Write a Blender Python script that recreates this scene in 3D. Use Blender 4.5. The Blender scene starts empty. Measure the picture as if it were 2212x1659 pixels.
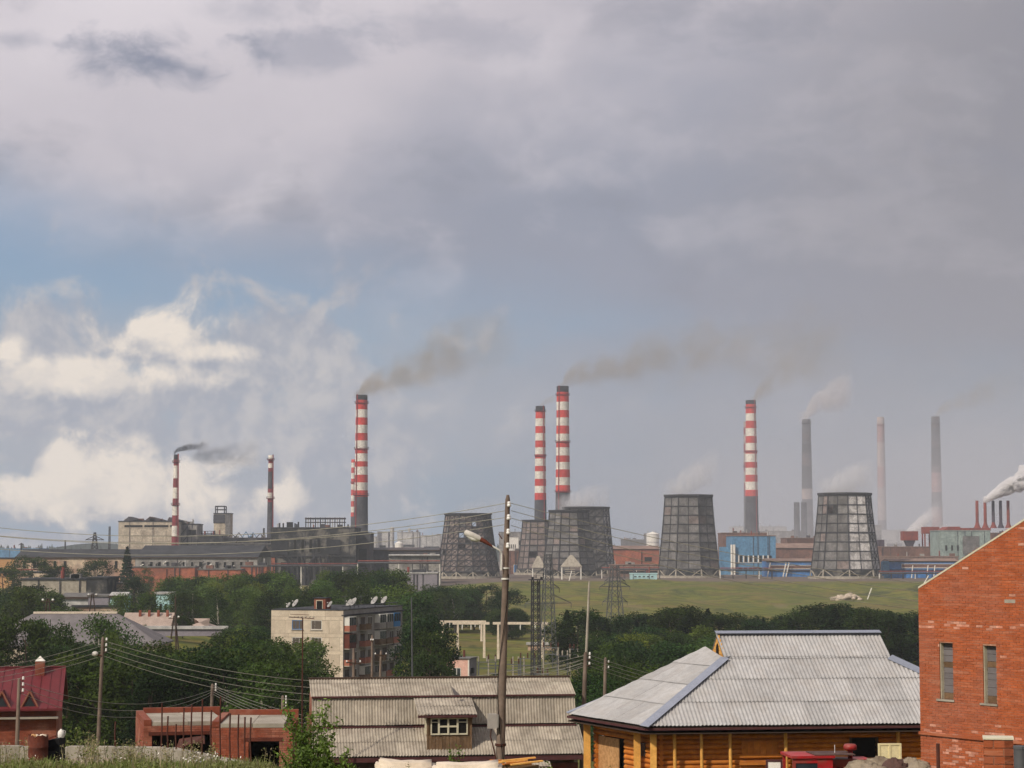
import bpy, bmesh, math, random
import numpy as np
from mathutils import Vector, Matrix
R = math.radians
rnd = random.Random(7)
scene = bpy.context.scene
COL = scene.collection

# ------------------------------------------------------------------ camera
# photo measured on a 2212 x 1659 grid: focal length 4400 px, horizon on row 1190
PW, PH, FPX, CU, CV, HORIZON = 2212, 1659, 4400.0, 1106.0, 829.5, 1190.0
PITCH = math.atan((HORIZON - CV) / FPX)
EYE = 25.0
cam_data = bpy.data.cameras.new('camera')
cam_data.sensor_width = 36.0
cam_data.lens = 36.0 * FPX / PW
cam_data.clip_start = 0.5
cam_data.clip_end = 20000
cam = bpy.data.objects.new('camera', cam_data)
COL.objects.link(cam)
cam.location = (0, 0, EYE)
cam.rotation_euler = (R(90) + PITCH, 0, 0)
scene.camera = cam

# ------------------------------------------------------------------ light
SUN_AZ, SUN_EL = 42.0, 40.0            # degrees to the left of straight behind, height
sdir = Vector((-math.sin(R(SUN_AZ)) * math.cos(R(SUN_EL)), -math.cos(R(SUN_AZ)) * math.cos(R(SUN_EL)), math.sin(R(SUN_EL))))
sl = bpy.data.lights.new('sun', 'SUN')
sl.energy = 3.3
sl.angle = R(0.55)
sl.color = (1.0, 0.90, 0.76)
so = bpy.data.objects.new('sun', sl)
COL.objects.link(so)
so.rotation_euler = (-sdir).to_track_quat('-Z', 'Y').to_euler()
so.location = (0, -20, 80)

vs = scene.view_settings
vs.view_transform = 'Standard'
vs.look = 'None'
vs.exposure = 0.0
vs.gamma = 1.0
vs.use_curve_mapping = False
scene.render.engine = 'CYCLES'
cy = scene.cycles
cy.use_denoising = True
cy.max_bounces = 6
cy.diffuse_bounces = 2
cy.glossy_bounces = 2
cy.transmission_bounces = 2
cy.volume_bounces = 5
cy.transparent_max_bounces = 12
cy.volume_step_rate = 1.0
cy.volume_max_steps = 256
cy.caustics_reflective = False
cy.caustics_refractive = False
cy.sample_clamp_indirect = 4.0
cy.use_adaptive_sampling = True
cy.adaptive_threshold = 0.025
cy.adaptive_min_samples = 20


def S(r, g, b):
    """sRGB 0..255 to linear"""
    def c(x):
        x /= 255.0
        return x / 12.92 if x <= 0.04045 else ((x + 0.055) / 1.055) ** 2.4
    return (c(r), c(g), c(b))


class NT:
    """short-hand for node trees"""
    def __init__(s, tree):
        s.t = tree
        s.t.nodes.clear()

    def n(s, typ, **kw):
        nd = s.t.nodes.new(typ)
        for k, v in kw.items():
            setattr(nd, k, v)
        return nd

    def put(s, sock, v):
        if hasattr(v, 'default_value') and hasattr(v, 'links'):
            s.t.links.new(v, sock)
        elif v is not None:
            if isinstance(v, (tuple, list)) and len(v) == 3 and sock.type == 'RGBA':
                v = (*v, 1)
            sock.default_value = v

    def m(s, op, a, b=None, c=None, clamp=False):
        nd = s.n('ShaderNodeMath', operation=op, use_clamp=clamp)
        for i, v in enumerate((a, b, c)):
            if v is not None:
                s.put(nd.inputs[i], v)
        return nd.outputs[0]

    def vm(s, op, a, b=None, out=0):
        nd = s.n('ShaderNodeVectorMath', operation=op)
        s.put(nd.inputs[0], a)
        if b is not None:
            if op == 'SCALE':
                s.put(nd.inputs[3], b)
            else:
                s.put(nd.inputs[1], b)
        return nd.outputs[out]

    def step(s, x, a, b, lo=0.0, hi=1.0):
        """smoothstep of x from a to b, to lo..hi (a may exceed b)"""
        if a > b:
            a, b, lo, hi = b, a, hi, lo
        nd = s.n('ShaderNodeMapRange', interpolation_type='SMOOTHSTEP')
        for i, v in enumerate((x, a, b, lo, hi)):
            s.put(nd.inputs[i], v)
        return nd.outputs[0]

    def mix(s, f, a, b, mode='MIX'):
        nd = s.n('ShaderNodeMix', data_type='RGBA', blend_type=mode)
        s.put(nd.inputs[0], f)
        s.put(nd.inputs[6], a)
        s.put(nd.inputs[7], b)
        return nd.outputs[2]

    def noise(s, vec, scale, detail=4, rough=0.55, dist=0.0, color=False):
        nd = s.n('ShaderNodeTexNoise')
        s.put(nd.inputs['Vector'], vec)
        nd.inputs['Scale'].default_value = scale
        nd.inputs['Detail'].default_value = detail
        nd.inputs['Roughness'].default_value = rough
        nd.inputs['Distortion'].default_value = dist
        return nd.outputs[1 if color else 0]

    def sep(s, v):
        nd = s.n('ShaderNodeSeparateXYZ')
        s.put(nd.inputs[0], v)
        return nd.outputs

    def comb(s, x, y, z):
        nd = s.n('ShaderNodeCombineXYZ')
        for i, v in enumerate((x, y, z)):
            s.put(nd.inputs[i], v)
        return nd.outputs[0]


# ------------------------------------------------------------------ sky
world = bpy.data.worlds.new('World')
scene.world = world
world.use_nodes = True
w = NT(world.node_tree)
out = w.n('ShaderNodeOutputWorld')
sky = w.n('ShaderNodeTexSky', sky_type='NISHITA')
sky.sun_disc = False
sky.sun_elevation = R(SUN_EL)
sky.sun_rotation = R(180 + SUN_AZ)
sky.air_density = 1.2
sky.dust_density = 2.5
sky.altitude = 300
bg_sky = w.n('ShaderNodeBackground')
w.t.links.new(sky.outputs[0], bg_sky.inputs[0])
bg_sky.inputs[1].default_value = 0.085
dirv = w.n('ShaderNodeTexCoord').outputs['Generated']
d44 = w.vm('SCALE', dirv, 4.4)
U, DY, V = w.sep(d44)                   # thousands of photo pixels: right of the axis, above the horizon
Vp = w.m('MAXIMUM', V, 0.0)

def ell(cu, cv, ru, rv, soft=1.0):
    """1 at the centre of a cloud body, 0 at its rim, negative outside (grid pixels)"""
    a = w.m('DIVIDE', w.m('SUBTRACT', U, (cu - 1106) / 1000), ru / 1000)
    b = w.m('DIVIDE', w.m('SUBTRACT', V, (1190 - cv) / 1000), rv / 1000)
    r2 = w.m('ADD', w.m('MULTIPLY', a, a), w.m('MULTIPLY', b, b))
    return w.m('SUBTRACT', 1.0, w.m('SQRT', r2))

# stretched coordinates: clouds lie flat
flat = w.comb(U, w.m('MULTIPLY', DY, 0.25), w.m('MULTIPLY', V, 1.9))
warpv = w.vm('SCALE', w.vm('SUBTRACT', w.noise(d44, 2.2, 4, 0.55, 0.0, True), (0.5, 0.5, 0.5)), 0.30)
flatw = w.vm('ADD', flat, warpv)
big = w.noise(flatw, 1.1, 4, 0.5)
mid = w.noise(flatw, 2.6, 5, 0.55)
fine = w.noise(flatw, 6.0, 6, 0.6)
puff = w.noise(d44, 6.0, 7, 0.6, 0.3)
puff_lit = w.noise(w.vm('ADD', d44, (-0.025, 0.0, 0.034)), 6.0, 7, 0.6, 0.3)
cen = lambda n_, k: w.m('MULTIPLY', w.m('SUBTRACT', n_, 0.5), k)
wob = cen(big, 0.7)

# high grey sheet: lighter up to the left, browner to the right, darkest just above the blue gap
hl = w.m('ADD', w.m('ADD', V, w.m('MULTIPLY', U, -0.24)), w.m('ADD', wob, cen(mid, 0.35)))
sheet = w.mix(w.step(hl, 0.64, 1.15), S(148, 151, 166), S(206, 198, 204))
sheet = w.mix(w.step(hl, 1.10, 1.50), sheet, S(232, 223, 227))
brown = w.step(w.m('ADD', U, w.m('ADD', wob, cen(mid, 0.4))), 0.15, 1.15)
sheet = w.mix(w.m('MULTIPLY', brown, 0.85), sheet, S(146, 141, 146))
sheet = w.mix(w.m('MULTIPLY', w.step(w.m('ADD', mid, cen(fine, 0.35)), 0.48, 0.70), w.step(U, 0.9, -0.3, 0.16, 0.42)), sheet, S(216, 209, 214))
sheet = w.mix(w.m('MULTIPLY', w.step(w.m('ADD', w.noise(flatw, 1.8, 5, .55), cen(fine, .3)), 0.50, 0.68), 0.5), sheet, S(136, 137, 150))
# darker scuds with ragged edges
for (cu, cv, ru, rv, k) in ((350, 158, 230, 85, .95), (690, 130, 230, 75, .5), (80, 135, 110, 40, .5), (560, 50, 170, 70, .4), (960, 95, 200, 50, .35)):
    e = w.m('ADD', ell(cu, cv, ru, rv), w.m('ADD', cen(fine, 2.6), cen(mid, 2.4)))
    sheet = w.mix(w.m('MULTIPLY', w.step(e, -0.05, 0.95), k), sheet, S(136, 140, 158))
cover_low = w.step(w.m('ADD', w.m('ADD', V, w.m('ADD', w.m('MULTIPLY', wob, 0.25), cen(mid, 0.16))), w.m('MULTIPLY', U, 0.20)), 0.36, 0.66)
cover_right = w.step(w.m('ADD', U, w.m('ADD', wob, cen(mid, 0.5))), -0.45, 0.55)
cover = w.m('MAXIMUM', cover_low, w.m('MULTIPLY', cover_right, 0.80))
blue = w.mix(w.step(V, 0.0, 0.75), S(146, 168, 192), S(122, 158, 196))
low_sky = w.mix(w.step(U, -0.6, 0.7), S(152, 167, 184), S(128, 137, 150))

# cumulus bank low on the left, seen against the blue
bodies = [(350, 742, 135, 80), (480, 800, 170, 85), (100, 752, 85, 105), (620, 775, 190, 120), (60, 830, 220, 60), (330, 860, 360, 80),
          (150, 1015, 85, 90), (140, 1080, 170, 80), (330, 1065, 210, 115), (470, 1130, 170, 60), (615, 1095, 100, 70), (40, 905, 270, 75),
          (500, 940, 300, 100), (720, 860, 160, 80), (60, 1168, 260, 28), (760, 960, 200, 90)]
field = None
for b in bodies:
    e = ell(*b)
    field = e if field is None else w.m('SMOOTH_MAX', field, e, 0.30)
field = w.m('SMOOTH_MAX', field, w.m('MULTIPLY', ell(300, 930, 600, 290), 0.32), 0.3)
shape = w.m('ADD', field, cen(puff, 2.1))
c_cov = w.step(shape, -0.06, 0.36)
relief = w.m('SUBTRACT', puff, puff_lit)
glow = None
for b in ((345, 720, 115, 62), (150, 990, 65, 70), (330, 1050, 190, 95), (130, 1065, 140, 65), (210, 825, 290, 40), (620, 1075, 70, 48), (20, 768, 70, 30), (470, 765, 90, 24)):
    e = ell(*b)
    glow = e if glow is None else w.m('SMOOTH_MAX', glow, e, 0.2)
lit = w.m('ADD', w.step(relief, -0.10, 0.12, 0.0, 0.32), w.step(w.m('ADD', glow, w.m('ADD', cen(puff, 2.6), cen(fine, 1.2))), -0.35, 0.60, 0.0, 0.80), clamp=True)
cum = w.mix(lit, S(160, 165, 178), S(247, 234, 219))

def bg(col):
    nd = w.n('ShaderNodeBackground')
    w.put(nd.inputs[0], col)
    return nd.outputs[0]
def mixs(f, a, b):
    nd = w.n('ShaderNodeMixShader')
    w.put(nd.inputs[0], f)
    w.t.links.new(a, nd.inputs[1])
    w.t.links.new(b, nd.inputs[2])
    return nd.outputs[0]
clear = mixs(0.72, bg_sky.outputs[0], bg(blue))                       # clear sky bleached by thin high veil
clear = mixs(w.m('MULTIPLY', w.step(V, 0.60, 0.0), 0.65), clear, bg(low_sky))
clear = mixs(w.m('MULTIPLY', w.step(w.m('ADD', mid, cen(big, 0.8)), 0.40, 0.62), w.step(V, 0.62, 0.30, 0.0, 0.75)), clear, bg(S(168, 171, 180)))
lower = mixs(w.m('MULTIPLY', c_cov, 0.96), clear, bg(cum))
em2 = bg(w.mix(w.step(V, 0.60, 0.05), sheet, w.mix(w.step(U, -0.2, 1.0), S(136, 145, 160), S(136, 139, 147))))
w.t.links.new(mixs(w.m('MULTIPLY', cover, 0.95), lower, em2), out.inputs[0])
world.cycles.sampling_method = 'MANUAL'
world.cycles.sample_map_resolution = 512

# ------------------------------------------------------------------ helpers
def ray(u, v):
    x, y = (u - CU) / FPX, (CV - v) / FPX
    Y = math.cos(PITCH) - y * math.sin(PITCH)
    return x / Y, (math.sin(PITCH) + y * math.cos(PITCH)) / Y

def P(u, v, Y):
    a, b = ray(u, v)
    return Vector((a * Y, Y, EYE + b * Y))

def XU(u, Y, v=1300):
    return ray(u, v)[0] * Y

def ZV(v, Y):
    return EYE + ray(CU, v)[1] * Y

def interp(tab, x):
    if x <= tab[0][0]:
        return tab[0][1]
    for (a, b), (c, d) in zip(tab, tab[1:]):
        if x <= c:
            return b + (d - b) * (x - a) / (c - a)
    return tab[-1][1]

def sstep(a, b, x):
    t = min(1, max(0, (x - a) / (b - a)))
    return t * t * (3 - 2 * t)

PROF_L = [(-60, -1.7), (5, -1.7), (30, -3.35), (38, -4.2), (44, -4.70), (47, -4.98), (49.5, -5.25), (51.5, -5.8), (56, -8.3), (66, -9.0), (82, -10.2), (105, -13.6), (150, -17.2), (220, -21.5),
          (300, -24.3), (420, -24.3), (900, -22.5), (1300, -18.6), (1400, -18), (9000, -18)]
PROF_R = [(-60, -1.7), (5, -1.7), (30, -3.35), (38, -4.5), (44, -5.2), (47, -5.5), (49.5, -5.8), (60, -7.2), (65, -9.0), (82, -10.3), (105, -13.6), (150, -17.2), (220, -21.5),
          (300, -24.3), (800, -24.2), (950, -23.3), (1050, -20.6), (1130, -17.7), (1175, -17.2), (1230, -17.6), (9000, -18)]

def ground_z(X, Y):
    a = X / max(Y, 20)
    t = sstep(-0.035, 0.0, a) if Y > 60 else sstep(-0.13, -0.085, a)
    z = interp(PROF_L, Y) * (1 - t) + interp(PROF_R, Y) * t
    if 700 < Y < 1180:
        k = sstep(700, 850, Y) * sstep(1180, 1120, Y) * t
        z += k * (1.5 * math.sin(X * 0.021 + 1) + 1.2 * math.sin(X * 0.05 + Y * 0.02) + 0.7 * math.sin(X * .11 - Y * .05))
    if 60 < Y < 700:
        z += 0.15 * math.sin(X * 0.13) * math.sin(Y * 0.09)
    if 200 < Y < 700:
        z += 7.6 * math.exp(-((a + 0.165) / 0.042) ** 2 - ((Y - 430) / 75) ** 2)
    return EYE + z


class MB:
    def __init__(s):
        s.v, s.f, s.m, s.sm, s.val = [], [], [], [], []

    def add(s, vs_, fs, mi=0, smooth=False, val=0.0):
        o = len(s.v)
        s.v.extend([tuple(p) for p in vs_])
        for f in fs:
            s.f.append([i + o for i in f])
            s.m.append(mi)
            s.sm.append(smooth)
            s.val.append(val)
        return s

    def box(s, x0, x1, y0, y1, z0, z1, mi=0, val=0.0):
        return s.add([(x0, y0, z0), (x1, y0, z0), (x1, y1, z0), (x0, y1, z0), (x0, y0, z1), (x1, y0, z1), (x1, y1, z1), (x0, y1, z1)],
                     [(3, 2, 1, 0), (4, 5, 6, 7), (0, 1, 5, 4), (1, 2, 6, 5), (2, 3, 7, 6), (3, 0, 4, 7)], mi, False, val)

    def bar(s, p, q, w_, h_=None, mi=0, val=0.0):
        p, q = Vector(p), Vector(q)
        d = (q - p)
        if d.length < 1e-6:
            return s
        d.normalize()
        up = Vector((0, 0, 1)) if abs(d.z) < 0.95 else Vector((0, 1, 0))
        a = d.cross(up).normalized() * (w_ / 2)
        b = a.cross(d).normalized() * ((h_ or w_) / 2)
        vs_ = [p - a - b, p + a - b, p + a + b, p - a + b, q - a - b, q + a - b, q + a + b, q - a + b]
        return s.add(vs_, [(0, 1, 2, 3), (7, 6, 5, 4), (0, 4, 5, 1), (1, 5, 6, 2), (2, 6, 7, 3), (3, 7, 4, 0)], mi, False, val)

    def tube(s, pts, rs, n=8, mi=0, smooth=True, caps=True, val=0.0):
        pts = [Vector(p) for p in pts]
        if not isinstance(rs, (list, tuple)):
            rs = [rs] * len(pts)
        o, vs_, fs = 0, [], []
        for i, p in enumerate(pts):
            d = (pts[min(i + 1, len(pts) - 1)] - pts[max(i - 1, 0)])
            d = d.normalized() if d.length > 1e-9 else Vector((0, 0, 1))
            up = Vector((0, 0, 1)) if abs(d.z) < 0.9 else Vector((0, 1, 0))
            a = d.cross(up).normalized()
            b = d.cross(a).normalized()
            for k in range(n):
                t = 2 * math.pi * k / n
                vs_.append(p + a * (rs[i] * math.cos(t)) + b * (rs[i] * math.sin(t)))
        for i in range(len(pts) - 1):
            for k in range(n):
                k2 = (k + 1) % n
                fs.append((i * n + k, (i + 1) * n + k, (i + 1) * n + k2, i * n + k2))
        s.add(vs_, fs, mi, smooth, val)
        if caps:
            m_ = (len(pts) - 1) * n
            s.add(vs_, [tuple(range(n)), tuple(m_ + k for k in reversed(range(n)))], mi, False, val)
        return s

    def lathe(s, prof, n=24, mi=0, smooth=True, cx=0, cy=0, val=0.0):
        vs_, fs = [], []
        for (r_, z_) in prof:
            for k in range(n):
                t = 2 * math.pi * k / n
                vs_.append((cx + r_ * math.cos(t), cy + r_ * math.sin(t), z_))
        for i in range(len(prof) - 1):
            for k in range(n):
                k2 = (k + 1) % n
                fs.append((i * n + k, i * n + k2, (i + 1) * n + k2, (i + 1) * n + k))
        return s.add(vs_, fs, mi, smooth, val)

    def prism(s, poly, vec, mi=0, val=0.0):
        """solid: planar polygon swept along vec"""
        n = len(poly)
        a = [Vector(p) for p in poly]
        b = [p + Vector(vec) for p in a]
        fs = [tuple(range(n)), tuple(n + k for k in reversed(range(n)))]
        fs += [((k + 1) % n, k, n + k, n + (k + 1) % n) for k in range(n)]
        return s.add(a + b, fs, mi, False, val)

    def blob(s, c, r, n=8, m=6, jit=0.2, mi=0, seed=0, flat=1.0):
        q = random.Random(seed)
        vs_, fs = [], []
        for i in range(m + 1):
            ph = math.pi * i / m
            for k in range(n):
                t = 2 * math.pi * k / n
                rr = 1 + q.uniform(-jit, jit)
                vs_.append((c[0] + r[0] * rr * math.sin(ph) * math.cos(t), c[1] + r[1] * rr * math.sin(ph) * math.sin(t), c[2] + r[2] * rr * math.cos(ph) * flat))
        for i in range(m):
            for k in range(n):
                k2 = (k + 1) % n
                fs.append((i * n + k, (i + 1) * n + k, (i + 1) * n + k2, i * n + k2))
        return s.add(vs_, fs, mi, True)

    def mesh(s, name, mats):
        me = bpy.data.meshes.new(name)
        me.from_pydata(s.v, [], s.f)
        if not isinstance(mats, (list, tuple)):
            mats = [mats]
        for m_ in mats:
            me.materials.append(m_)
        me.polygons.foreach_set('material_index', s.m)
        me.polygons.foreach_set('use_smooth', s.sm)
        if any(s.val):
            at = me.attributes.new('var', 'FLOAT', 'FACE')
            at.data.foreach_set('value', s.val)
        me.update()
        return me

    def build(s, name, mats, parent=None, loc=None, rotz=0.0):
        o = bpy.data.objects.new(name, s.mesh(name, mats))
        return link(o, parent, loc, rotz)


def link(o, parent=None, loc=None, rotz=0.0):
    COL.objects.link(o)
    if parent is not None:
        o.parent = parent
    if loc is not None:
        o.location = loc
    if rotz:
        o.rotation_euler = (0, 0, rotz)
    return o

def tag(o, label, cat, group=None, kind=None):
    o['label'] = label
    o['category'] = cat
    if group:
        o['group'] = group
    o['kind'] = kind or 'thing'
    return o

def thing(name, label, cat, loc=(0, 0, 0), rotz=0.0, group=None):
    o = bpy.data.objects.new(name, None)
    o.empty_display_size = 0.3
    link(o, None, loc, rotz)
    return tag(o, label, cat, group)

def put(me, name, parent, loc=(0, 0, 0), rotz=0.0, scale=None):
    o = bpy.data.objects.new(name, me)
    link(o, parent, loc, rotz)
    if scale:
        o.scale = scale
    return o

def dup(root, loc, rotz=0.0, scale=None, label=None, group=None):
    r_ = root.copy()
    COL.objects.link(r_)
    r_.location = loc
    r_.rotation_euler = (0, 0, rotz)
    if scale:
        r_.scale = scale
    if label:
        r_['label'] = label
    if group:
        r_['group'] = group
    for ch in list(root.children):
        c = ch.copy()
        COL.objects.link(c)
        c.parent = r_
        for g in list(ch.children):
            d = g.copy()
            COL.objects.link(d)
            d.parent = c
    return r_

def structure(o):
    o['kind'] = 'structure'
    return o


# ------------------------------------------------------------------ materials
def MAT(name, base, alt=None, rough=0.85, scale=1.0, amt=0.5, streak=0.0, bump=0.0, bscale=None, objvar=0.0, var=0.0, metal=0.0, spec=0.3,
        dirt=None, dirt_amt=0.0, dirt_scale=0.4, coords='Object', thr=(0.35, 0.65), backlit=0.0, grain=None, hstreak=0.0, huevar=False):
    """base colour broken up by noise towards alt; streak pulls the noise down the wall; var = per-piece variation"""
    m_ = bpy.data.materials.new(name)
    m_.use_nodes = True
    t = NT(m_.node_tree)
    o_ = t.n('ShaderNodeOutputMaterial')
    bs = t.n('ShaderNodeBsdfPrincipled')
    if alt is None:
        alt = tuple(c * 0.62 for c in base)
    co = t.n('ShaderNodeTexCoord').outputs[coords]
    if coords == 'Object':
        oi = t.n('ShaderNodeObjectInfo')
        co = t.vm('ADD', co, t.vm('SCALE', t.comb(oi.outputs['Random'], oi.outputs['Random'], 0.0), 37.0))
    nv = t.noise(co, scale, 6, 0.6)
    f = t.m('MULTIPLY', t.step(nv, *thr), amt)
    col = t.mix(f, base, alt)
    if grain is None:
        grain = 0.25 if scale < 0.3 else 0.09
    if grain:
        gk = t.m('MULTIPLY_ADD', t.step(t.noise(co, scale * 5.3, 4, 0.7), 0.3, 0.7), 2 * grain, 1.0 - grain)
        col = t.mix(1.0, col, t.comb(gk, gk, gk), 'MULTIPLY')
    if streak:
        sv = t.vm('MULTIPLY', co, (1.0, 1.0, 0.06))
        sn = t.noise(sv, scale * 2.2, 5, 0.6)
        col = t.mix(t.m('MULTIPLY', t.step(sn, 0.45, 0.75), streak), col, tuple(c * 0.5 for c in base))
    if dirt is not None:
        dn = t.noise(t.vm('ADD', co, (13.1, 7.7, 3.3)), dirt_scale, 6, 0.65)
        col = t.mix(t.m('MULTIPLY', t.step(dn, 0.46, 0.62), dirt_amt), col, dirt)
    if var:
        at = t.n('ShaderNodeAttribute', attribute_name='var')
        k = t.m('MULTIPLY_ADD', at.outputs['Fac'], 2 * var, 1.0 - var)
        col = t.mix(1.0, col, t.comb(k, k, k), 'MULTIPLY')
    if objvar:
        oi2 = t.n('ShaderNodeObjectInfo')
        k = t.m('MULTIPLY_ADD', oi2.outputs['Random'], 2 * objvar, 1.0 - objvar)
        col = t.mix(1.0, col, t.comb(k, k, k), 'MULTIPLY')
    if hstreak:
        hn = t.noise(t.vm('MULTIPLY', co, (0.55, 0.55, 6.5)), 1.6, 5, 0.65)
        col = t.mix(t.m('MULTIPLY', t.step(hn, 0.50, 0.68), hstreak), col, S(194, 138, 110))
    if huevar:
        oi3 = t.n('ShaderNodeObjectInfo')
        hv = t.m('FRACT', t.m('MULTIPLY', oi3.outputs['Random'], 7.31))
        col = t.mix(1.0, col, t.mix(hv, (1.45, 1.15, .8), (.75, .9, 1.1)), 'MULTIPLY')
    t.put(bs.inputs['Base Color'], col)
    bs.inputs['Roughness'].default_value = rough
    bs.inputs['Metallic'].default_value = metal
    bs.inputs['Specular IOR Level'].default_value = spec
    if bump:
        bn = t.n('ShaderNodeBump')
        bn.inputs['Strength'].default_value = bump
        bn.inputs['Distance'].default_value = 0.02
        t.put(bn.inputs['Height'], t.noise(co, bscale or scale * 8, 4, 0.6))
        t.t.links.new(bn.outputs[0], bs.inputs['Normal'])
    sh = bs.outputs[0]
    if backlit:
        tr = t.n('ShaderNodeBsdfTranslucent')
        t.put(tr.inputs[0], t.mix(1.0, col, (1.15, 1.25, 0.5), 'MULTIPLY'))
        ms = t.n('ShaderNodeMixShader')
        ms.inputs[0].default_value = backlit
        t.t.links.new(bs.outputs[0], ms.inputs[1])
        t.t.links.new(tr.outputs[0], ms.inputs[2])
        sh = ms.outputs[0]
    t.t.links.new(sh, o_.inputs[0])
    return m_

M = {}
M['brick'] = MAT('red_brick', S(172, 92, 54), S(152, 75, 44), 0.9, 1.6, 0.5, var=0.13, bump=0.3, bscale=40, dirt=S(160, 98, 76), dirt_amt=0.5, dirt_scale=0.45, thr=(.3, .7), hstreak=.4)
M['mortar'] = MAT('mortar', S(170, 122, 98), S(192, 156, 134), 0.95, 2.5, 0.6, bump=0.3)
M['brick_dull'] = MAT('dull_brick', S(146, 78, 56), S(118, 60, 46), 0.9, 1.2, 0.55, var=0.18, bump=0.3, bscale=40, dirt=S(196, 150, 128), dirt_amt=0.35)
M['slate'] = MAT('fibre_cement_new', S(174, 173, 172), S(144, 143, 143), 0.8, 0.9, 0.4, streak=0.28, objvar=0.10, bump=0.15, bscale=30, dirt=S(158, 152, 146), dirt_amt=.35, dirt_scale=1.2)
M['slate_old'] = MAT('fibre_cement_old', S(172, 163, 148), S(134, 125, 114), 0.9, 1.2, 0.5, streak=0.42, objvar=0.14, bump=0.25, bscale=30, dirt=S(122, 112, 100), dirt_amt=.45, dirt_scale=1.4)
M['zinc'] = MAT('zinc_flashing', S(150, 156, 170), S(128, 134, 148), 0.5, 2, 0.4, metal=0.3)
M['log'] = MAT('fresh_log', S(206, 128, 50), S(160, 86, 30), 0.75, 2.4, 0.6, objvar=0.16, bump=0.3, bscale=14)
M['post'] = MAT('peeled_post', S(232, 176, 92), S(196, 136, 62), 0.7, 3, 0.5, objvar=0.08)
M['plank'] = MAT('weathered_plank', S(122, 98, 74), S(86, 66, 48), 0.9, 2.0, 0.6, streak=0.5, objvar=0.15, bump=0.4, bscale=25)
M['fascia'] = MAT('stained_fascia', S(84, 48, 48), S(58, 34, 36), 0.8, 3, 0.5)
M['dark_wood'] = MAT('dark_timber', S(70, 54, 42), S(44, 34, 28), 0.9, 3, 0.5)
M['pole_wood'] = MAT('grey_pole_wood', S(128, 112, 100), S(88, 76, 68), 0.9, 1.2, 0.7, streak=0.4, bump=0.4, bscale=18)
M['concrete'] = MAT('concrete', S(172, 164, 150), S(138, 130, 118), 0.9, 0.8, 0.6, streak=0.25, bump=0.3, dirt=S(112, 104, 90), dirt_amt=.4)
M['concrete_pale'] = MAT('pale_concrete', S(222, 208, 188), S(188, 172, 152), 0.9, 1.6, 0.6, bump=0.4, bscale=8)
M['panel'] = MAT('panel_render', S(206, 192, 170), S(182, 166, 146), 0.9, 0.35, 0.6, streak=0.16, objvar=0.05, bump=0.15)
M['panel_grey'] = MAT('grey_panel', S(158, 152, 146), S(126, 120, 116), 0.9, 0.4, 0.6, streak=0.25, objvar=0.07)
M['balcony'] = MAT('balcony_screen', S(164, 104, 84), S(132, 82, 68), 0.85, 0.8, 0.5, objvar=0.14)
M['joint'] = MAT('panel_joint', S(96, 88, 80), None, 0.95, 1, 0.4)
M['glass'] = MAT('window_glass', S(52, 58, 66), S(34, 38, 44), 0.12, 0.6, 0.5, spec=0.6, objvar=0.3)
M['dark'] = MAT('dark_interior', S(22, 19, 17), S(12, 10, 9), 0.95, 1, 0.4)
M['white_frame'] = MAT('white_frame', S(222, 220, 212), S(190, 186, 176), 0.6, 3, 0.4)
M['pale_frame'] = MAT('pale_yellow_frame', S(206, 200, 176), S(172, 164, 140), 0.7, 3, 0.4)
M['blue_frame'] = MAT('blue_frame', S(52, 120, 176), S(40, 96, 150), 0.6, 3, 0.3)
M['curtain'] = MAT('curtain', S(186, 178, 176), S(120, 112, 116), 0.9, 4, 0.6, objvar=.2)
M['dish'] = MAT('dish_paint', S(168, 166, 162), S(130, 126, 122), 0.6, 1.2, 0.5, objvar=.06)
M['steel'] = MAT('grey_steel', S(92, 94, 98), S(70, 66, 64), 0.6, 1, 0.5, metal=0.3)
M['lattice'] = MAT('galvanised_lattice', S(98, 100, 102), S(72, 72, 74), 0.7, 1, 0.5, metal=0.2)
M['rust'] = MAT('rust', S(106, 54, 40), S(72, 40, 34), 0.9, 3, 0.6, bump=0.3, objvar=.1)
M['rebar'] = MAT('rusty_bar', S(86, 50, 40), S(56, 36, 32), 0.9, 4, 0.5)
M['porcelain'] = MAT('porcelain', S(232, 230, 224), S(210, 206, 200), 0.3, 4, 0.3, spec=.5)
M['wire'] = MAT('bare_wire', S(150, 148, 136), S(118, 114, 104), 0.5, 1, 0.5, metal=0.3)
M['lamp_shell'] = MAT('lamp_housing', S(206, 202, 194), S(172, 166, 156), 0.5, 3, 0.5)
M['red_tin'] = MAT('red_tin_roof', S(104, 32, 38), S(84, 26, 31), 0.65, 0.8, 0.5, streak=.15, spec=.4)
M['roof_felt'] = MAT('roof_felt', S(60, 61, 65), S(38, 40, 44), 0.9, 0.15, 0.8)
M['tar'] = MAT('tarred_roof', S(112, 110, 108), S(84, 82, 80), 0.9, 0.5, 0.6)
M['slate_far'] = MAT('old_slate_roof', S(118, 113, 114), S(94, 90, 91), 0.9, 0.35, 0.55, streak=.25, objvar=.06)
M['tan_roof'] = MAT('tan_roof', S(172, 154, 142), S(138, 122, 112), 0.9, 0.4, 0.5)
M['chim_red'] = MAT('chimney_red', S(196, 66, 58), S(166, 54, 50), 0.8, 0.2, 0.6, streak=0.35, objvar=.1)
M['chim_maroon'] = MAT('chimney_maroon', S(132, 54, 58), S(104, 46, 50), 0.85, 0.1, 0.6, streak=0.25)
M['chim_white'] = MAT('chimney_white', S(222, 216, 203), S(184, 178, 168), 0.8, 0.2, 0.6, streak=0.35, objvar=.06)
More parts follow.
